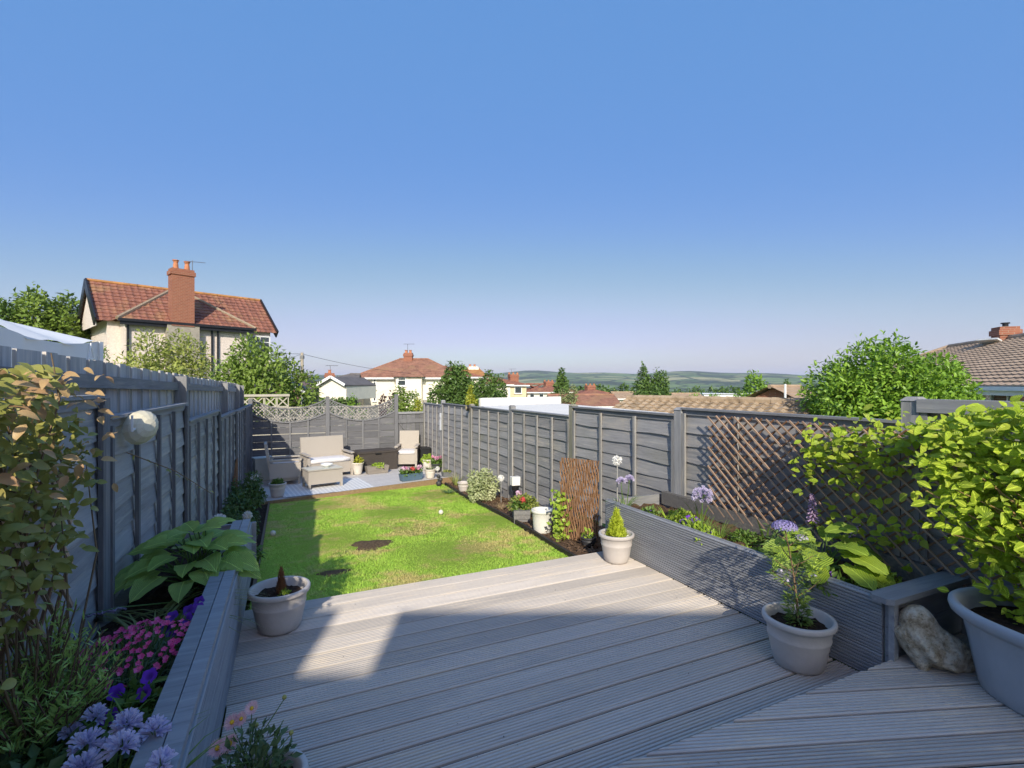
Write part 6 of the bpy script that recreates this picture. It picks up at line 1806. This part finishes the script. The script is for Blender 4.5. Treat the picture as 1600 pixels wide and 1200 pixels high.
# ---------------------------------------------------------------- hosta (large leaves) in the left planter
hosta_me = [one_leaf('leaf', .17, .125, 7, .22, .30, .03, lambda t: (math.sin(math.pi * min(1, t ** .62)) ** .75) * (1 if t < .97 else .6), seed=s) for s in range(5)]
for me in hosta_me: me.materials.append(M_HOSTA)
def hosta(label, base, n, Rr, Hh, smin=.8, smax=1.25, name='hosta_plant', meshes=hosta_me, seed=1, bias=(0, -.3)):
    r = random.Random(seed); t = thing(name, label, 'plant', base)
    tips = []; sp = []
    for i in range(n):
        a = i * 2.4 + r.uniform(-.3, .3); q = ((i + .5) / n) ** .6
        d = Vector((math.cos(a), math.sin(a), 0)); p = d * Rr * q * .75 + Vector((bias[0] * Rr * q, bias[1] * Rr * q * .3, Hh * (1.05 - .65 * q) * r.uniform(.85, 1.1)))
        dirn = d + Vector((0, -.15, .55 - .65 * q)); nn = Vector((0, -.35, 1)) + d * .25 * q
        sp.append((p, dirn, nn, r.uniform(smin, smax))); tips.append(p)
    place_leaves(t, meshes, sp, None)
    stems_to(t, (0, 0, 0), tips, .006, name='stalks')
    return t
hosta('large light green hosta with broad wavy leaves in the left planter', PL(-.24, .60, .30), 46, .34, .33, .8, 1.25, seed=3)
# dry strappy leaves and a spent spike in front of the hosta
gp = thing('grass_clump', 'dry strappy leaves between the hosta and the pink flowers', 'plant', PL(-.32, .08, .30))
n = 90; a = rng.random(n) * 6.28
part('leaves', blade_cloud('leaves', np.stack([.10 * np.cos(a * 3), .16 * np.sin(a * 2), np.zeros(n)], 1), np.stack([np.cos(a), np.sin(a) * 1.2, .7 + .5 * rng.random(n)], 1), .18 + .12 * rng.random(n), .010, .8, 5), leafmat('dry strap leaf', (.10, .13, .03), (.30, .31, .10), .25), gp, stuff=True)
def spike(label, base, tip, n=46, mat=None, r0=.035, bellL=.03, nm='flower_spike'):
    t = thing(nm, label, 'flower', base)
    m_ = MB(); tip = Vector(tip); mid = tip * .55 + Vector((0, 0, .02))
    pts = [Vector((0, 0, 0)), mid * .6, mid, tip * .8 + Vector((0, 0, .012)), tip]
    m_.tube(pts, [.004, .0035, .003, .0025, .001], 5); part('stem', m_, M_STEM, t)
    b = MB()
    for k in range(n):
        f = .48 + .5 * k / n; i = min(3, int(f * 4)); q = pts[i].lerp(pts[i + 1], f * 4 - i)
        aa = k * 2.4; w = r0 * (1.05 - f) * 2
        d = Vector((math.cos(aa), math.sin(aa), -.35)).normalized(); b.tube([q, q + d * w * .5, q + d * (w * .5 + bellL * (1.3 - f))], [.0015, .004, .006], 5)
    part('bells', b, mat or leafmat('lilac bell', (.42, .26, .48), (.66, .48, .66), .25), t, stuff=True)
    return t
spike('drooping faded lilac flower spike over the left planter sleeper', PL(-.30, .30, .33), (-.20, -.42, .10), 30, leafmat('faded bell', (.20, .15, .26), (.34, .28, .40), .2), .02, .02)
spike('tall lilac hosta flower spike in front of the trellis', PRR(.42, .66, .34), (.06, .12, .43), 60)
spike('thin second lilac spike right of the tall one in front of the trellis', PRR(.40, .52, .34), (.14, -.04, .30), 14, None, .014, .02)

# ---------------------------------------------------------------- rosemary at the left edge and low herbs
rsm = thing('rosemary_bush', 'feathery green rosemary bush at the bottom left corner', 'shrub', PL(-.47, -.80, .27))
tips = []; Ps, Ds = [], []
for k in range(120):
    a = rnd.uniform(0, 6.28); q = rnd.random() ** .5
    tip = Vector((.17 * q * math.cos(a) + .03, .26 * q * math.sin(a), .50 * (1 - .45 * q * q) * rnd.uniform(.6, 1.05))); tips.append(tip)
    for j in range(26):
        f = rnd.uniform(.3, 1.0); p = tip * f
        Ps.append(V3(p)); Ds.append([rnd.uniform(-1, 1), rnd.uniform(-1, 1), rnd.uniform(.1, 1.3)])
stems_to(rsm, (0, 0, 0), tips, .004, M_STEMB)
n = len(Ps); part('needles', leaf_cloud('needles', np.array(Ps), np.array(Ds), rng.normal(size=(n, 3)) + [0, 0, .5], .034 + .014 * rng.random(n), .0065, .1, .05), leafmat('rosemary needle', (.26, .42, .08), (.50, .68, .18), .25), rsm, stuff=True)
hb = thing('herb_patch', 'dark low leafy plants below the rosemary in the left planter', 'plant', PL(-.40, -1.05, .30))
scatter_foliage('foliage', hb, (0, 0, 0), .2, .25, .12, 900, .05, M_DKHERB, .5)
n = 60; a = rng.random(n) * 6.28
part('leaves', blade_cloud('leaves', np.stack([.16 * np.cos(a * 5), .2 * np.sin(a * 3), np.zeros(n)], 1), np.stack([np.cos(a) * .5, np.sin(a) * .5, np.ones(n)], 1), .16 + .12 * rng.random(n), .008, .5, 4), M_GRASSY, hb, stuff=True)
lf = thing('broad_leaf_seedling', 'light green seedling with smooth spoon-shaped leaves among the pink flowers', 'plant', PL(-.28, -.56, .31))
spoon = one_leaf('leaf', .12, .04, 6, .15, .25, 0, lambda t: .25 + .75 * math.sin(math.pi * t ** 1.7) if t < .999 else .1, seed=4); spoon.materials.append(M_HOSTA)
place_leaves(lf, [spoon], [((0, 0, .0), (.5, .3, 1.1), (-.5, 0, .8), 1.15), ((0, 0, .0), (-.2, .5, 1.2), (0, -.8, .5), 1.2), ((0, 0, .02), (1, .2, .55), (0, 0, 1), 1.2), ((-.02, 0, 0), (-.8, -.5, .5), (0, 0, 1), .7)], None)

# ---------------------------------------------------------------- pot plants on the deck
cf = thing('dwarf_conifer', 'small bright golden-green conifer in the beige pot', 'conifer', potA.location + Vector((0, 0, .19)))
cl = [(.05 * (1 - f) * math.cos(f * 61), .05 * (1 - f) * math.sin(f * 61), .02 + .21 * f, .034 * (1 - f) + .010, .034 * (1 - f) + .010, .03) for f in np.linspace(0, 1, 26)]
P, d = clump_points(cl, 2600, .3); D = d + np.array([0, 0, 1.0]) + rng.normal(size=d.shape) * .5
part('crown', leaf_cloud('crown', P, D, d, .024 + .014 * rng.random(len(P)), .008), leafmat('golden conifer needle', (.42, .52, .03), (.66, .74, .08), .25), cf); m_ = MB(); m_.tube([(0, 0, -.02), (0, 0, .2)], [.006, .002], 5); part('trunk', m_, M_STEMB, cf)
pb_ = thing('pebbles', 'white pebbles around the golden conifer in its pot', 'pebbles', potA.location + Vector((0, 0, .2)))
for k in range(9):
    a = k * .7 + rnd.uniform(-.2, .2); b = MB(); b.ball((0, 0, 0), rnd.uniform(.008, .013), 8, 5, 1.2, .9, .7); part('pebble', b, plain('white pebble', (.75, .72, .68), .7, .08), pb_, (.095 * math.cos(a), .095 * math.sin(a), .008), smooth=True)
# tall verbena-like plant
vb = thing('verbena_plant', 'tall leafy stem with a domed lilac flower head in the beige pot', 'plant', potB.location + Vector((0, 0, .20)))
tip = Vector((-.075, .0, .53)); path = [Vector((0, 0, 0)), Vector((-.01, 0, .15)), Vector((-.03, .01, .33)), tip]
m_ = MB(); m_.tube(path, [.006, .0055, .0045, .003], 6)
for k in range(10):
    f = .35 + .06 * k; i = min(2, int(f * 3)); q = path[i].lerp(path[i + 1], f * 3 - i); a = k * 2.4
    e = q + Vector((.13 * math.cos(a), .10 * math.sin(a), .09)) * (1.25 - f * .7); m_.tube([q, q.lerp(e, .5) + Vector((0, 0, -.008)), e], [.003, .0025, .0015], 4)
part('stem', m_, M_STEMR, vb)
Ps, Ds = [], []
for k in range(900):
    f = rnd.random(); i = min(2, int(f * 3)); q = path[i].lerp(path[i + 1], f * 3 - i); a = rnd.uniform(0, 6.28); w = (.05 if f < .45 else .115 * (1.25 - abs(f - .75) * 1.8)) * math.sqrt(rnd.random())
    if .36 < f < .50 and rnd.random() < .5: continue
    Ps.append([q.x + w * math.cos(a), q.y + w * math.sin(a), q.z + rnd.uniform(-.02, .03)]); Ds.append([math.cos(a), math.sin(a), rnd.uniform(-.2, .8)])
n = len(Ps); part('foliage', leaf_cloud('foliage', Ps, Ds, rng.normal(size=(n, 3)) * .4 + [0, 0, 1], .028 + .018 * rng.random(n), .010), leafmat('verbena leaf', (.10, .19, .03), (.26, .36, .09), .3), vb)
def floret_dome(parent, c, R_, n, mat, name='flower_head', r=.008):
    m_ = MB(); c = Vector(c)
    for k in range(n):
        f = (k + .5) / n; ph = math.acos(1 - f * .95); th = k * 2.4
        d = Vector((math.sin(ph) * math.cos(th), math.sin(ph) * math.sin(th), math.cos(ph) * .75)).normalized(); e = c + Vector((d.x * R_, d.y * R_, d.z * R_ * .6))
        fr = frame_of(Vector((1, .1, 0)) - d * d.x, d); o = len(m_.v); m_.v.append(tuple(e))
        for i in range(10):
            t = 2 * math.pi * i / 10; rr = r * (1 if i % 2 else .55); m_.v.append(tuple(e + fr @ Vector((rr * math.cos(t), rr * math.sin(t), .002))))
        for i in range(10): m_.f.append((o, o + 1 + i, o + 1 + (i + 1) % 10))
    return part(name, m_, mat, parent)
floret_dome(vb, tip + Vector((0, 0, .0)), .062, 90, M_STARV, r=.0095); floret_dome(vb, tip + Vector((.085, -.01, -.055)), .03, 22, M_STARP, r=.009)
for q in ((-.10, .0, .30), (.07, -.02, .28), (-.055, .02, .24)): floret_dome(vb, q, .012, 6, M_STARP, 'small_flower_head', .009)
# little brown conifer
bc = thing('dwarf_conifer', 'thin brown dying conifer with green base in the left beige pot', 'conifer', potC.location + Vector((.01, 0, .20)))
P, d = clump_points([(0, 0, .03 + .11 * f, .022 * (1 - f) + .008, .022 * (1 - f) + .008, .03) for f in np.linspace(0, 1, 6)], 900, .4)
part('crown', leaf_cloud('crown', P, d * .5 + [0, 0, 1], d, .024, .004), leafmat('brown needle', (.20, .085, .04), (.36, .17, .08), .15), bc)
scatter_foliage('new_growth', bc, (.03, -.02, 0), .03, .03, .05, 120, .02, M_LIME, .4)
# pale pink daisies
M_DAISY = leafmat('pale pink petal', (.80, .42, .50), (.92, .70, .70), .3); M_EYE = plain('yellow eye', (.70, .42, .03), .8, .15, 40, 0)
dz = thing('daisy_plant', 'pale pink daisies on thin stems in the pot at the bottom edge', 'flower', potD.location + Vector((0, 0, .21)))
heads = [(-.145, .07, .165, 1.0), (-.12, .08, .17, .9), (-.165, .02, .115, 1.05), (-.125, .02, .13, 1.15), (-.085, .08, .205, .9)]
def daisy(parent, c, R_, d):
    d = Vector(d).normalized(); fr = frame_of(Vector((1, 0, 0)) - d * d.x, d); m_ = MB(); c = Vector(c)
    for layer in range(2):
        for i in range(13):
            a = 2 * math.pi * (i + .5 * layer) / 13; u_ = Vector((math.cos(a), math.sin(a), 0)); s_ = Vector((-math.sin(a), math.cos(a), 0)); L = R_ * rnd.uniform(.85, 1.05); z_ = .25 + .1 * layer
            o = len(m_.v)
            for q in (u_ * R_ * .2, u_ * L * .6 - s_ * L * .12 + Vector((0, 0, z_ * L * .5)), u_ * L + Vector((0, 0, z_ * L * .75)), u_ * L * .6 + s_ * L * .12 + Vector((0, 0, z_ * L * .5))): m_.v.append(tuple(c + fr @ q))
            m_.f.append((o, o + 1, o + 2, o + 3))
    o = part('flower', m_, M_DAISY, parent)
    e = MB(); e.ball(c + d * R_ * .06, R_ * .24, 10, 6); part('eye', e, M_EYE, o, smooth=True)
for x, y, z, k in heads: daisy(dz, (x, y, z), .030 * k, (rnd.uniform(-.4, .4), -.75, .8))
stems_to(dz, (-.03, 0, 0), [(x, y, z - .01) for x, y, z, k in heads] + [(.015, .10, .225), (.06, .05, .14), (-.07, .08, .14), (.03, .06, .18)], .0026, M_STEM)
b = MB()
for q in ((.015, .10, .23), (.06, .05, .145), (-.07, .08, .15)): b.ball(q, .008, 8, 5)
part('buds', b, leafmat('bud', (.30, .33, .08), (.5, .45, .14), .1), dz, stuff=True)
scatter_foliage('foliage', dz, (-.04, .02, .02), .11, .10, .17, 330, .034, leafmat('grey green leaf', (.07, .13, .05), (.16, .24, .10), .25), .45)

# ---------------------------------------------------------------- right planter: leaves and grasses
rad_me = [one_leaf('leaf', .17, .105, 7, .18, .28, .05, lambda t: (.35 + .65 * math.sin(math.pi * min(1, t ** 1.25))) if t < .999 else .25, seed=s + 20) for s in range(4)]
for me in rad_me: me.materials.append(M_LIMEV)
hosta('clump of large lime green leaves at the near end of the right planter', PRR(.26, .50, .34), 24, .26, .24, 1.0, 1.5, name='foxglove_clump', meshes=rad_me, seed=8)
vi = thing('viola_plant', 'white and lilac violas below the lime leaves', 'flower', PRR(.20, .22, .345))
for k in range(6):
    me = flower_disc('flower', .016, 5, .2, 30 + k); me.materials.append(petal_mat('white viola', (.78, .72, .80), (.5, .35, .6), .016))
    part('flower', me, None, vi, (rnd.uniform(-.09, .06), rnd.uniform(-.06, .08), .06 + .03 * rnd.random()), frame_of((1, 0, 0), (-.2, -.8, .6)))
scatter_foliage('foliage', vi, (0, 0, 0), .1, .1, .06, 220, .03, M_HERB, .5)
def iris(label, base, n, L, w=.014, spread=.35, seed=1, mat=None):
    t = thing('iris_leaves', label, 'plant', base); a = rng.random(n) * 6.28
    P = np.stack([.025 * np.cos(a), .025 * np.sin(a), np.zeros(n)], 1); D = np.stack([np.cos(a) * spread, np.sin(a) * spread, np.ones(n)], 1)
    part('leaves', blade_cloud('leaves', P, D, L * (.6 + .5 * rng.random(n)), w, .18, 5), mat or M_GRASSY, t, stuff=n > 8); return t
iris('upright green iris leaves by the fence post in the right planter', PRR(.40, 1.62, .34), 9, .30)
iris('upright iris leaves below the trellis, left of the lilac pot plant', PRR(.42, 1.02, .34), 8, .32, .016)
iris('thin grassy leaves under the round pale lilac flower head', PRR(.17, 1.34, .34), 40, .19, .007, .6)
iris('yellow-green bulb leaves at the far end of the right planter', PRR(.24, 1.82, .34), 14, .15, .012, .6, mat=M_LIME)
iris('grassy tuft between the purple flowers in the right planter', PRR(.28, 1.30, .34), 24, .17, .008, .7)
for (x, y, s, n, mt, lab) in ((.16, 1.35, .09, 260, M_LEAF_PALE, 'low dry yellowish plant at the front of the right planter'), (.14, .66, .10, 300, M_LEAF_YEL, 'low yellow-brown dying plant at the front of the right planter'), (.30, .66, .09, 240, M_HERB, 'small green seedling below the iris leaves in the right planter'), (.20, 2.0, .11, 300, M_LEAF_YEL, 'yellowish low plant at the far end of the right planter'), (.16, .90, .09, 240, M_LIME, 'bright low plant at the front rim of the right planter'), (.36, 1.15, .12, 420, M_HERB, 'green leafy clump behind the purple flowers by the trellis'), (.40, 1.85, .11, 320, M_LIME, 'lime leafy clump along the sleeper at the far end of the right planter'), (.12, 1.70, .08, 220, M_HERB, 'small green clump at the front rim beyond the single purple flower'), (.44, .30, .13, 420, M_LIME, 'lime leafy clump under the trellis at the near end of the right planter')):
    t = thing('low_plant', lab, 'plant', PRR(x, y, .335)); scatter_foliage('foliage', t, (0, 0, 0), s, s, s * .7, n, .03, mt, .5); stems_to(t, (0, 0, 0), [(s * .5, 0, s * .4), (-s * .5, s * .3, s * .3)], .0025)

# ---------------------------------------------------------------- honeysuckle in the big pot, spreading over the trellis
hk = thing('honeysuckle_shrub', 'bright lime leafy climber growing from the blue-grey planter over the right trellis', 'climber', Vector((2.42, 2.10, .40)))
hleaf = [one_leaf('leaf', .053, .031, 7, .22, .22, .02, lambda t: math.sin(math.pi * min(1, t ** .8)) ** .85, seed=s + 40) for s in range(5)]
M_HK = leafmat('honeysuckle leaf', (.36, .54, .03), (.68, .82, .09), .38, tip=(.55, .42, .10), rough=.38, veins=520)
for me in hleaf: me.materials.append(M_HK)
r = random.Random(17)
def hk_point():
    """through the volume of the shrub: dense by the pot and fence, thinner arms reaching out along the trellis"""
    while True:
        s = r.random()
        if s < .93:
            v = r.uniform(.7, 1.8); top = 1.36 + .06 * math.sin(v * 7) - max(0, v - 1.5) * .35; z = r.uniform(.42, top); out = r.uniform(.03, .50) * (1 - .45 * abs(z - .85))
            if v > 1.22 + (z - .6) * .62 + r.gauss(0, .06): continue
            if v > 1.5: out *= .5
        elif s < .985:
            v = r.uniform(1.65, 2.3); z = 1.16 - (v - 1.7) * .25 + r.gauss(0, .10); out = r.uniform(.02, .22)
        else:
            v = r.uniform(1.6, 2.2); z = .62 + r.gauss(0, .10); out = r.uniform(.02, .15)
        return G(3.36 - out, v, z)
sp, Pr, Dr, Nr = [], [], [], []
for k in range(4600):
    p = hk_point(); d = Vector((r.gauss(0, 1) - .25, r.gauss(0, 1) - .35, r.gauss(-.05, .5))); n = Vector((r.gauss(-.3, .4), r.gauss(-1.0, .45), .75))
    sp.append((p, d, n, r.uniform(.5, 1.4)))
sp.sort(key=lambda s: (s[0].x * EX.x + s[0].y * EX.y))
near = sp[:300]; rest = sp[300:]
base_h = Vector(hk.location)
place_leaves(hk, hleaf, [(p - base_h, d, n, s) for p, d, n, s in near], None)
L_ = np.array([.053 * s[3] for s in rest])
me = leaf_cloud_fine('leaves', np.array([V3(s[0] - base_h) for s in rest]), np.array([V3(s[1]) for s in rest]), np.array([V3(s[2]) for s in rest]), L_, L_ * .56, .15, .2)
part('leaves', me, M_HK, hk, stuff=True)
m_ = MB()
for k in range(26):
    e = near[(k * 11) % 300][0] - base_h if k % 2 else rest[(k * 61) % len(rest)][0] - base_h
    s = Vector((r.uniform(-.08, .08), r.uniform(-.15, .15), .02)); mid = s.lerp(e, .5) + Vector((r.uniform(-.1, .1), r.uniform(-.1, .1), .12)); m_.tube([s, mid, e], [.006, .004, .002], 5)
part('vines', m_, plain('tan vine', (.34, .20, .09), .8, .2, 12, 0), hk, stuff=True)

# ---------------------------------------------------------------- red-tipped climber on the left fence
vb2 = thing('viburnum_climber', 'green climbing shrub with reddish leaf tips covering the left edge of the left fence', 'climber', G(-.74, 2.1, .30))
lleaf = [one_leaf('leaf', .050, .024, 6, .25, .35, .03, lambda t: math.sin(math.pi * min(1, t ** .8)) ** .85, seed=s + 60) for s in range(4)]
lleaf_red = [one_leaf('leaf', .056, .026, 6, .25, .45, .03, lambda t: math.sin(math.pi * min(1, t ** .8)) ** .85, seed=s + 70) for s in range(3)]
M_VL = leafmat('viburnum leaf', (.20, .24, .05), (.46, .42, .11), .25, tip=(.42, .28, .12)); M_VR = leafmat('red tipped leaf', (.44, .20, .11), (.70, .50, .22), .3)
for me in lleaf: me.materials.append(M_VL)
for me in lleaf_red: me.materials.append(M_VR)
sp, spr = [], []; r = random.Random(23)
def vpt():
    while True:
        v = r.uniform(1.35, 2.6); z = r.uniform(.86, 1.58) if r.random() < .94 else r.uniform(.6, .9); t = (v - 2.05) / .95
        top = 1.56 - .42 * max(0, t) ** 2 - .0 ; lowlim = .38
        edge = 2.45 - .75 * ((z - 1.18) / .6) ** 2
        if z < top and v < edge and (z > .8 or v < 2.2): return v, z
base_v = Vector(vb2.location)
for k in range(1400):
    v, z = vpt(); out = r.uniform(.03, .19) if z > .7 else r.uniform(.03, .12)
    p = G(-.84 + out + .0, v, z); d = Vector((r.gauss(.3, 1), r.gauss(0, 1), r.gauss(-.25, .5))); n = Vector((r.gauss(.5, .4), r.gauss(-.7, .4), .8))
    sp.append((p - base_v, d, n, r.uniform(.7, 1.2), out, z))
sp.sort(key=lambda s: -s[4]); near, rest = sp[:230], sp[230:]
place_leaves(vb2, lleaf, [s[:4] for s in near], None)
L_ = np.array([.048 * s[3] for s in rest])
part('leaves', leaf_cloud_fine('leaves', np.array([V3(s[0]) for s in rest]), np.array([V3(s[1]) for s in rest]), np.array([V3(s[2]) for s in rest]), L_, L_ * .5, .15, .3), M_VL, vb2, stuff=True)
for k in range(150):
    v = r.uniform(1.4, 2.4); t = max(0, (v - 2.05) / .95); z = 1.50 - .42 * t * t + r.uniform(-.34, .08) * (1 if k % 3 else .3)
    spr.append((G(-.84 + r.uniform(.08, .26), v, z) - base_v, (r.gauss(.4, .8), r.gauss(0, .9), r.gauss(.1, .4)), (r.gauss(.1, .3), -.6, .8), r.uniform(.6, 1.1)))
place_leaves(vb2, lleaf_red, spr, None)
m_ = MB()
for k in range(16):
    e = sp[(k * 67) % len(sp)][0]; s = Vector((r.uniform(-.05, .05), r.uniform(-.25, .25), -.02)); mid = s.lerp(e, .55) + Vector((r.uniform(-.06, .06), r.uniform(-.06, .06), .08)); m_.tube([s, mid, e], [.0045, .0035, .0015], 5)
m_.tube([Vector((.03, .0, .9)), Vector((.06, .05, 1.15)), Vector((.05, .03, 1.30))], [.004, .003, .002], 5)
part('branches', m_, M_STEMR, vb2, stuff=True)
wd_ = thing('climber_shoot', 'loose reddish shoot hanging on the left fence under the cream lamp shade', 'plant', G(-.72, 3.30, 1.12))
place_leaves(wd_, lleaf, [(Vector((.02 * k, .05 * k, -.035 * k)), (rnd.gauss(.3, .6), rnd.gauss(.4, .6), -.3), (0, -.3, 1), .75) for k in range(9)], None)
stems_to(wd_, (0, -.05, .02), [(.16, .42, -.30)], .003, M_STEMR)

# ---------------------------------------------------------------- patio and border plants
def bush_in(name, label, p, s, n, L, mat, cat='plant', rz_=.8, flowers=None):
    t = thing(name, label, cat, p); scatter_foliage('foliage', t, (0, 0, 0), s, s, s * rz_ * 1.4, n, L, mat, .55); stems_to(t, (0, 0, -.02), [(s * .4, 0, s * .5), (-s * .4, s * .2, s * .5), (0, -s * .3, s * .6)], .004)
    return t
def geranium(name, label, p, L, W, H, cols, n=300, rz=0, nb=9):
    t = thing(name, label, 'flower', p, rz)
    d = rng.random((n, 3)) * 2 - 1; P = d * np.array([L / 2, W / 2, H * .35]) + [0, 0, H * .3]
    part('foliage', leaf_cloud('foliage', P, rng.normal(size=(n, 3)) + [0, 0, .3], rng.normal(size=(n, 3)) * .5 + [0, 0, 1], .055, .05), M_HERB, t)
    for k in range(nb):
        x = (k + .5) / nb * 2 - 1; m_ = MB(); c = Vector((x * L / 2 + rnd.uniform(-.02, .02), rnd.uniform(-.5, .2) * W, H * rnd.uniform(.6, 1.0)))
        for q in range(26):
            dd = Vector((rnd.gauss(0, 1), rnd.gauss(0, 1), rnd.gauss(.3, .8))).normalized(); e = c + dd * rnd.uniform(.025, .045); fr = frame_of(Vector((1, .1, 0)) - dd * dd.x, dd); o = len(m_.v)
            for i in range(5): a = 2 * math.pi * i / 5; m_.v.append(tuple(e + fr @ Vector((.017 * math.cos(a), .017 * math.sin(a), rnd.uniform(0, .004)))))
            m_.f.append(tuple(o + i for i in range(5)))
        part('flower_head', m_, cols[k % len(cols)], t)
    return t
M_PINK = leafmat('pink petal', (.66, .20, .36), (.84, .44, .56), .2); M_REDP = leafmat('red petal', (.62, .05, .05), (.78, .16, .14), .2); M_LPK = leafmat('light pink petal', (.72, .40, .56), (.85, .60, .72), .2)
geranium('geranium_plants', 'pink, lilac and red geraniums growing in the slate blue trough', tr2.location + Vector((0, 0, .13)), .46, .18, .15, [M_LPK, M_LPK, M_PINK, M_LPK, M_REDP, M_REDP, M_PINK], 320, R(36), 9)
geranium('geranium_plants', 'bright pink geraniums growing in the black pot by the right fence', pot4.location + Vector((0, 0, .16)), .22, .2, .20, [M_PINK, M_PINK, M_LPK], 200, 0, 5)
bush_in('yellow_plant', 'yellow-leaved plant in the tall cream pot by the chest', pot1.location + Vector((0, 0, .24)), .11, 240, .06, M_LEAF_GOLD, rz_=1.0)
bush_in('seedlings', 'green seedlings in the grey wooden trough', tr1.location + Vector((.02, 0, .14)), .14, 260, .05, M_LIME, rz_=.4)
iris('tuft of yellowish grass in the beige pot by the blue trough', pot2.location + Vector((0, 0, .16)), 120, .15, .007, .8, mat=M_LEAF_PALE)
bush_in('leafy_plant', 'bright green bushy plant in the pale pot beside the armchair', pot3.location + Vector((0, 0, .22)), .14, 300, .06, M_LIME)
bush_in('seedlings', 'small reddish seedlings in the grey corner trough', tr3.location + Vector((0, 0, .08)), .09, 160, .04, M_LEAF_YEL, rz_=.5)
bush_in('small_conifer', 'small green conifer in the shaded pot on the left of the patio', pot5.location + Vector((0, 0, .2)), .11, 420, .04, M_HERB, rz_=.9)
shrub('variegated_shrub', 'rounded cream-variegated shrub in the bark bed by the right fence', bedp(2.98, 7.72), .42, .27, .27, 3600, .045, leafmat('variegated leaf', (.30, .38, .12), (.66, .68, .42), .25), 91, 14, .55, .05)
geranium('mixed_flowers', 'mixed yellow-green plants with a few red and pink flowers in the slatted trough', tr4.location + Vector((0, 0, .15)), .40, .18, .18, [M_REDP, M_LPK], 200, GA + R(68), 2)
bush_in('trailing_foliage', 'yellow-green trailing foliage filling the slatted trough', tr4.location + Vector((.03, .02, .13)), .20, 800, .045, M_LEAF_YEL, rz_=.7)
iv = thing('ivy_vine', 'small green ivy climbing the woven willow screen', 'plant', bedp(2.74, 4.72))
P = np.stack([rng.normal(size=260) * .05, rng.normal(size=260) * .05, rng.random(260) ** 1.3 * .50], 1)
part('foliage', leaf_cloud('foliage', P, rng.normal(size=(260, 3)), rng.normal(size=(260, 3)) * .5 + [-.6, -.5, .5], .05, .045), M_LIME, iv); stems_to(iv, (0, 0, 0), [(.02, .02, .5), (-.03, .03, .35)], .004)
dp = pot('plant_saucer', 'small black pot on the bark bed below the willow screen', bedp(2.80, 4.27), .080, .10, mat=M_POTD)
bush_in('seedling', 'little green seedling in the small black pot', dp.location + Vector((0, 0, .08)), .05, 40, .045, M_LIME, rz_=1.4)
iris('wispy yellow-green weeds at the fence foot beyond the empty pot', bedp(3.25, 9.85), 60, .34, .008, .5, mat=M_LEAF_YEL)
iris('dry grass clump beside the slatted trough', bedp(2.92, 6.75), 60, .16, .006, 1.0, mat=leafmat('dry grass', (.26, .18, .09), (.46, .34, .18), .1))
iris('dark low weeds spilling over the lawn edge by the bark bed', bedp(2.80, 8.9), 90, .16, .010, 1.6, mat=M_DKHERB)
# dark planting in the left bed
for (u, v, s, h, n, mt, lab) in ((-.48, 5.0, .26, .35, 1500, M_HERB, 'leafy green plant under the dandelion lights in the left bed'), (-.46, 6.4, .24, .35, 900, M_DKHERB, 'dark plant midway along the left bed'), (-.48, 7.6, .26, .45, 1000, M_DKHERB, 'dark bushy plant in the left bed before the willow screen'), (-.50, 8.7, .26, .55, 1100, M_DKHERB, 'dark shrub in the left bed beside the shaded pot'), (-.48, 9.35, .2, .4, 700, M_DKHERB, 'dark low shrub at the patio end of the left bed')):
    shrub('border_shrub', lab, bedp(u, v), h, s, s, n, .06, mt, int(v * 10), 8, .5, .1)
shrub('low_shrub', 'small reddish-flowered plant at the lawn side of the left bed', bedp(-.34, 5.6), .2, .13, .13, 420, .035, leafmat('reddish leaf', (.22, .05, .10), (.36, .20, .12), .2), 93, 7)
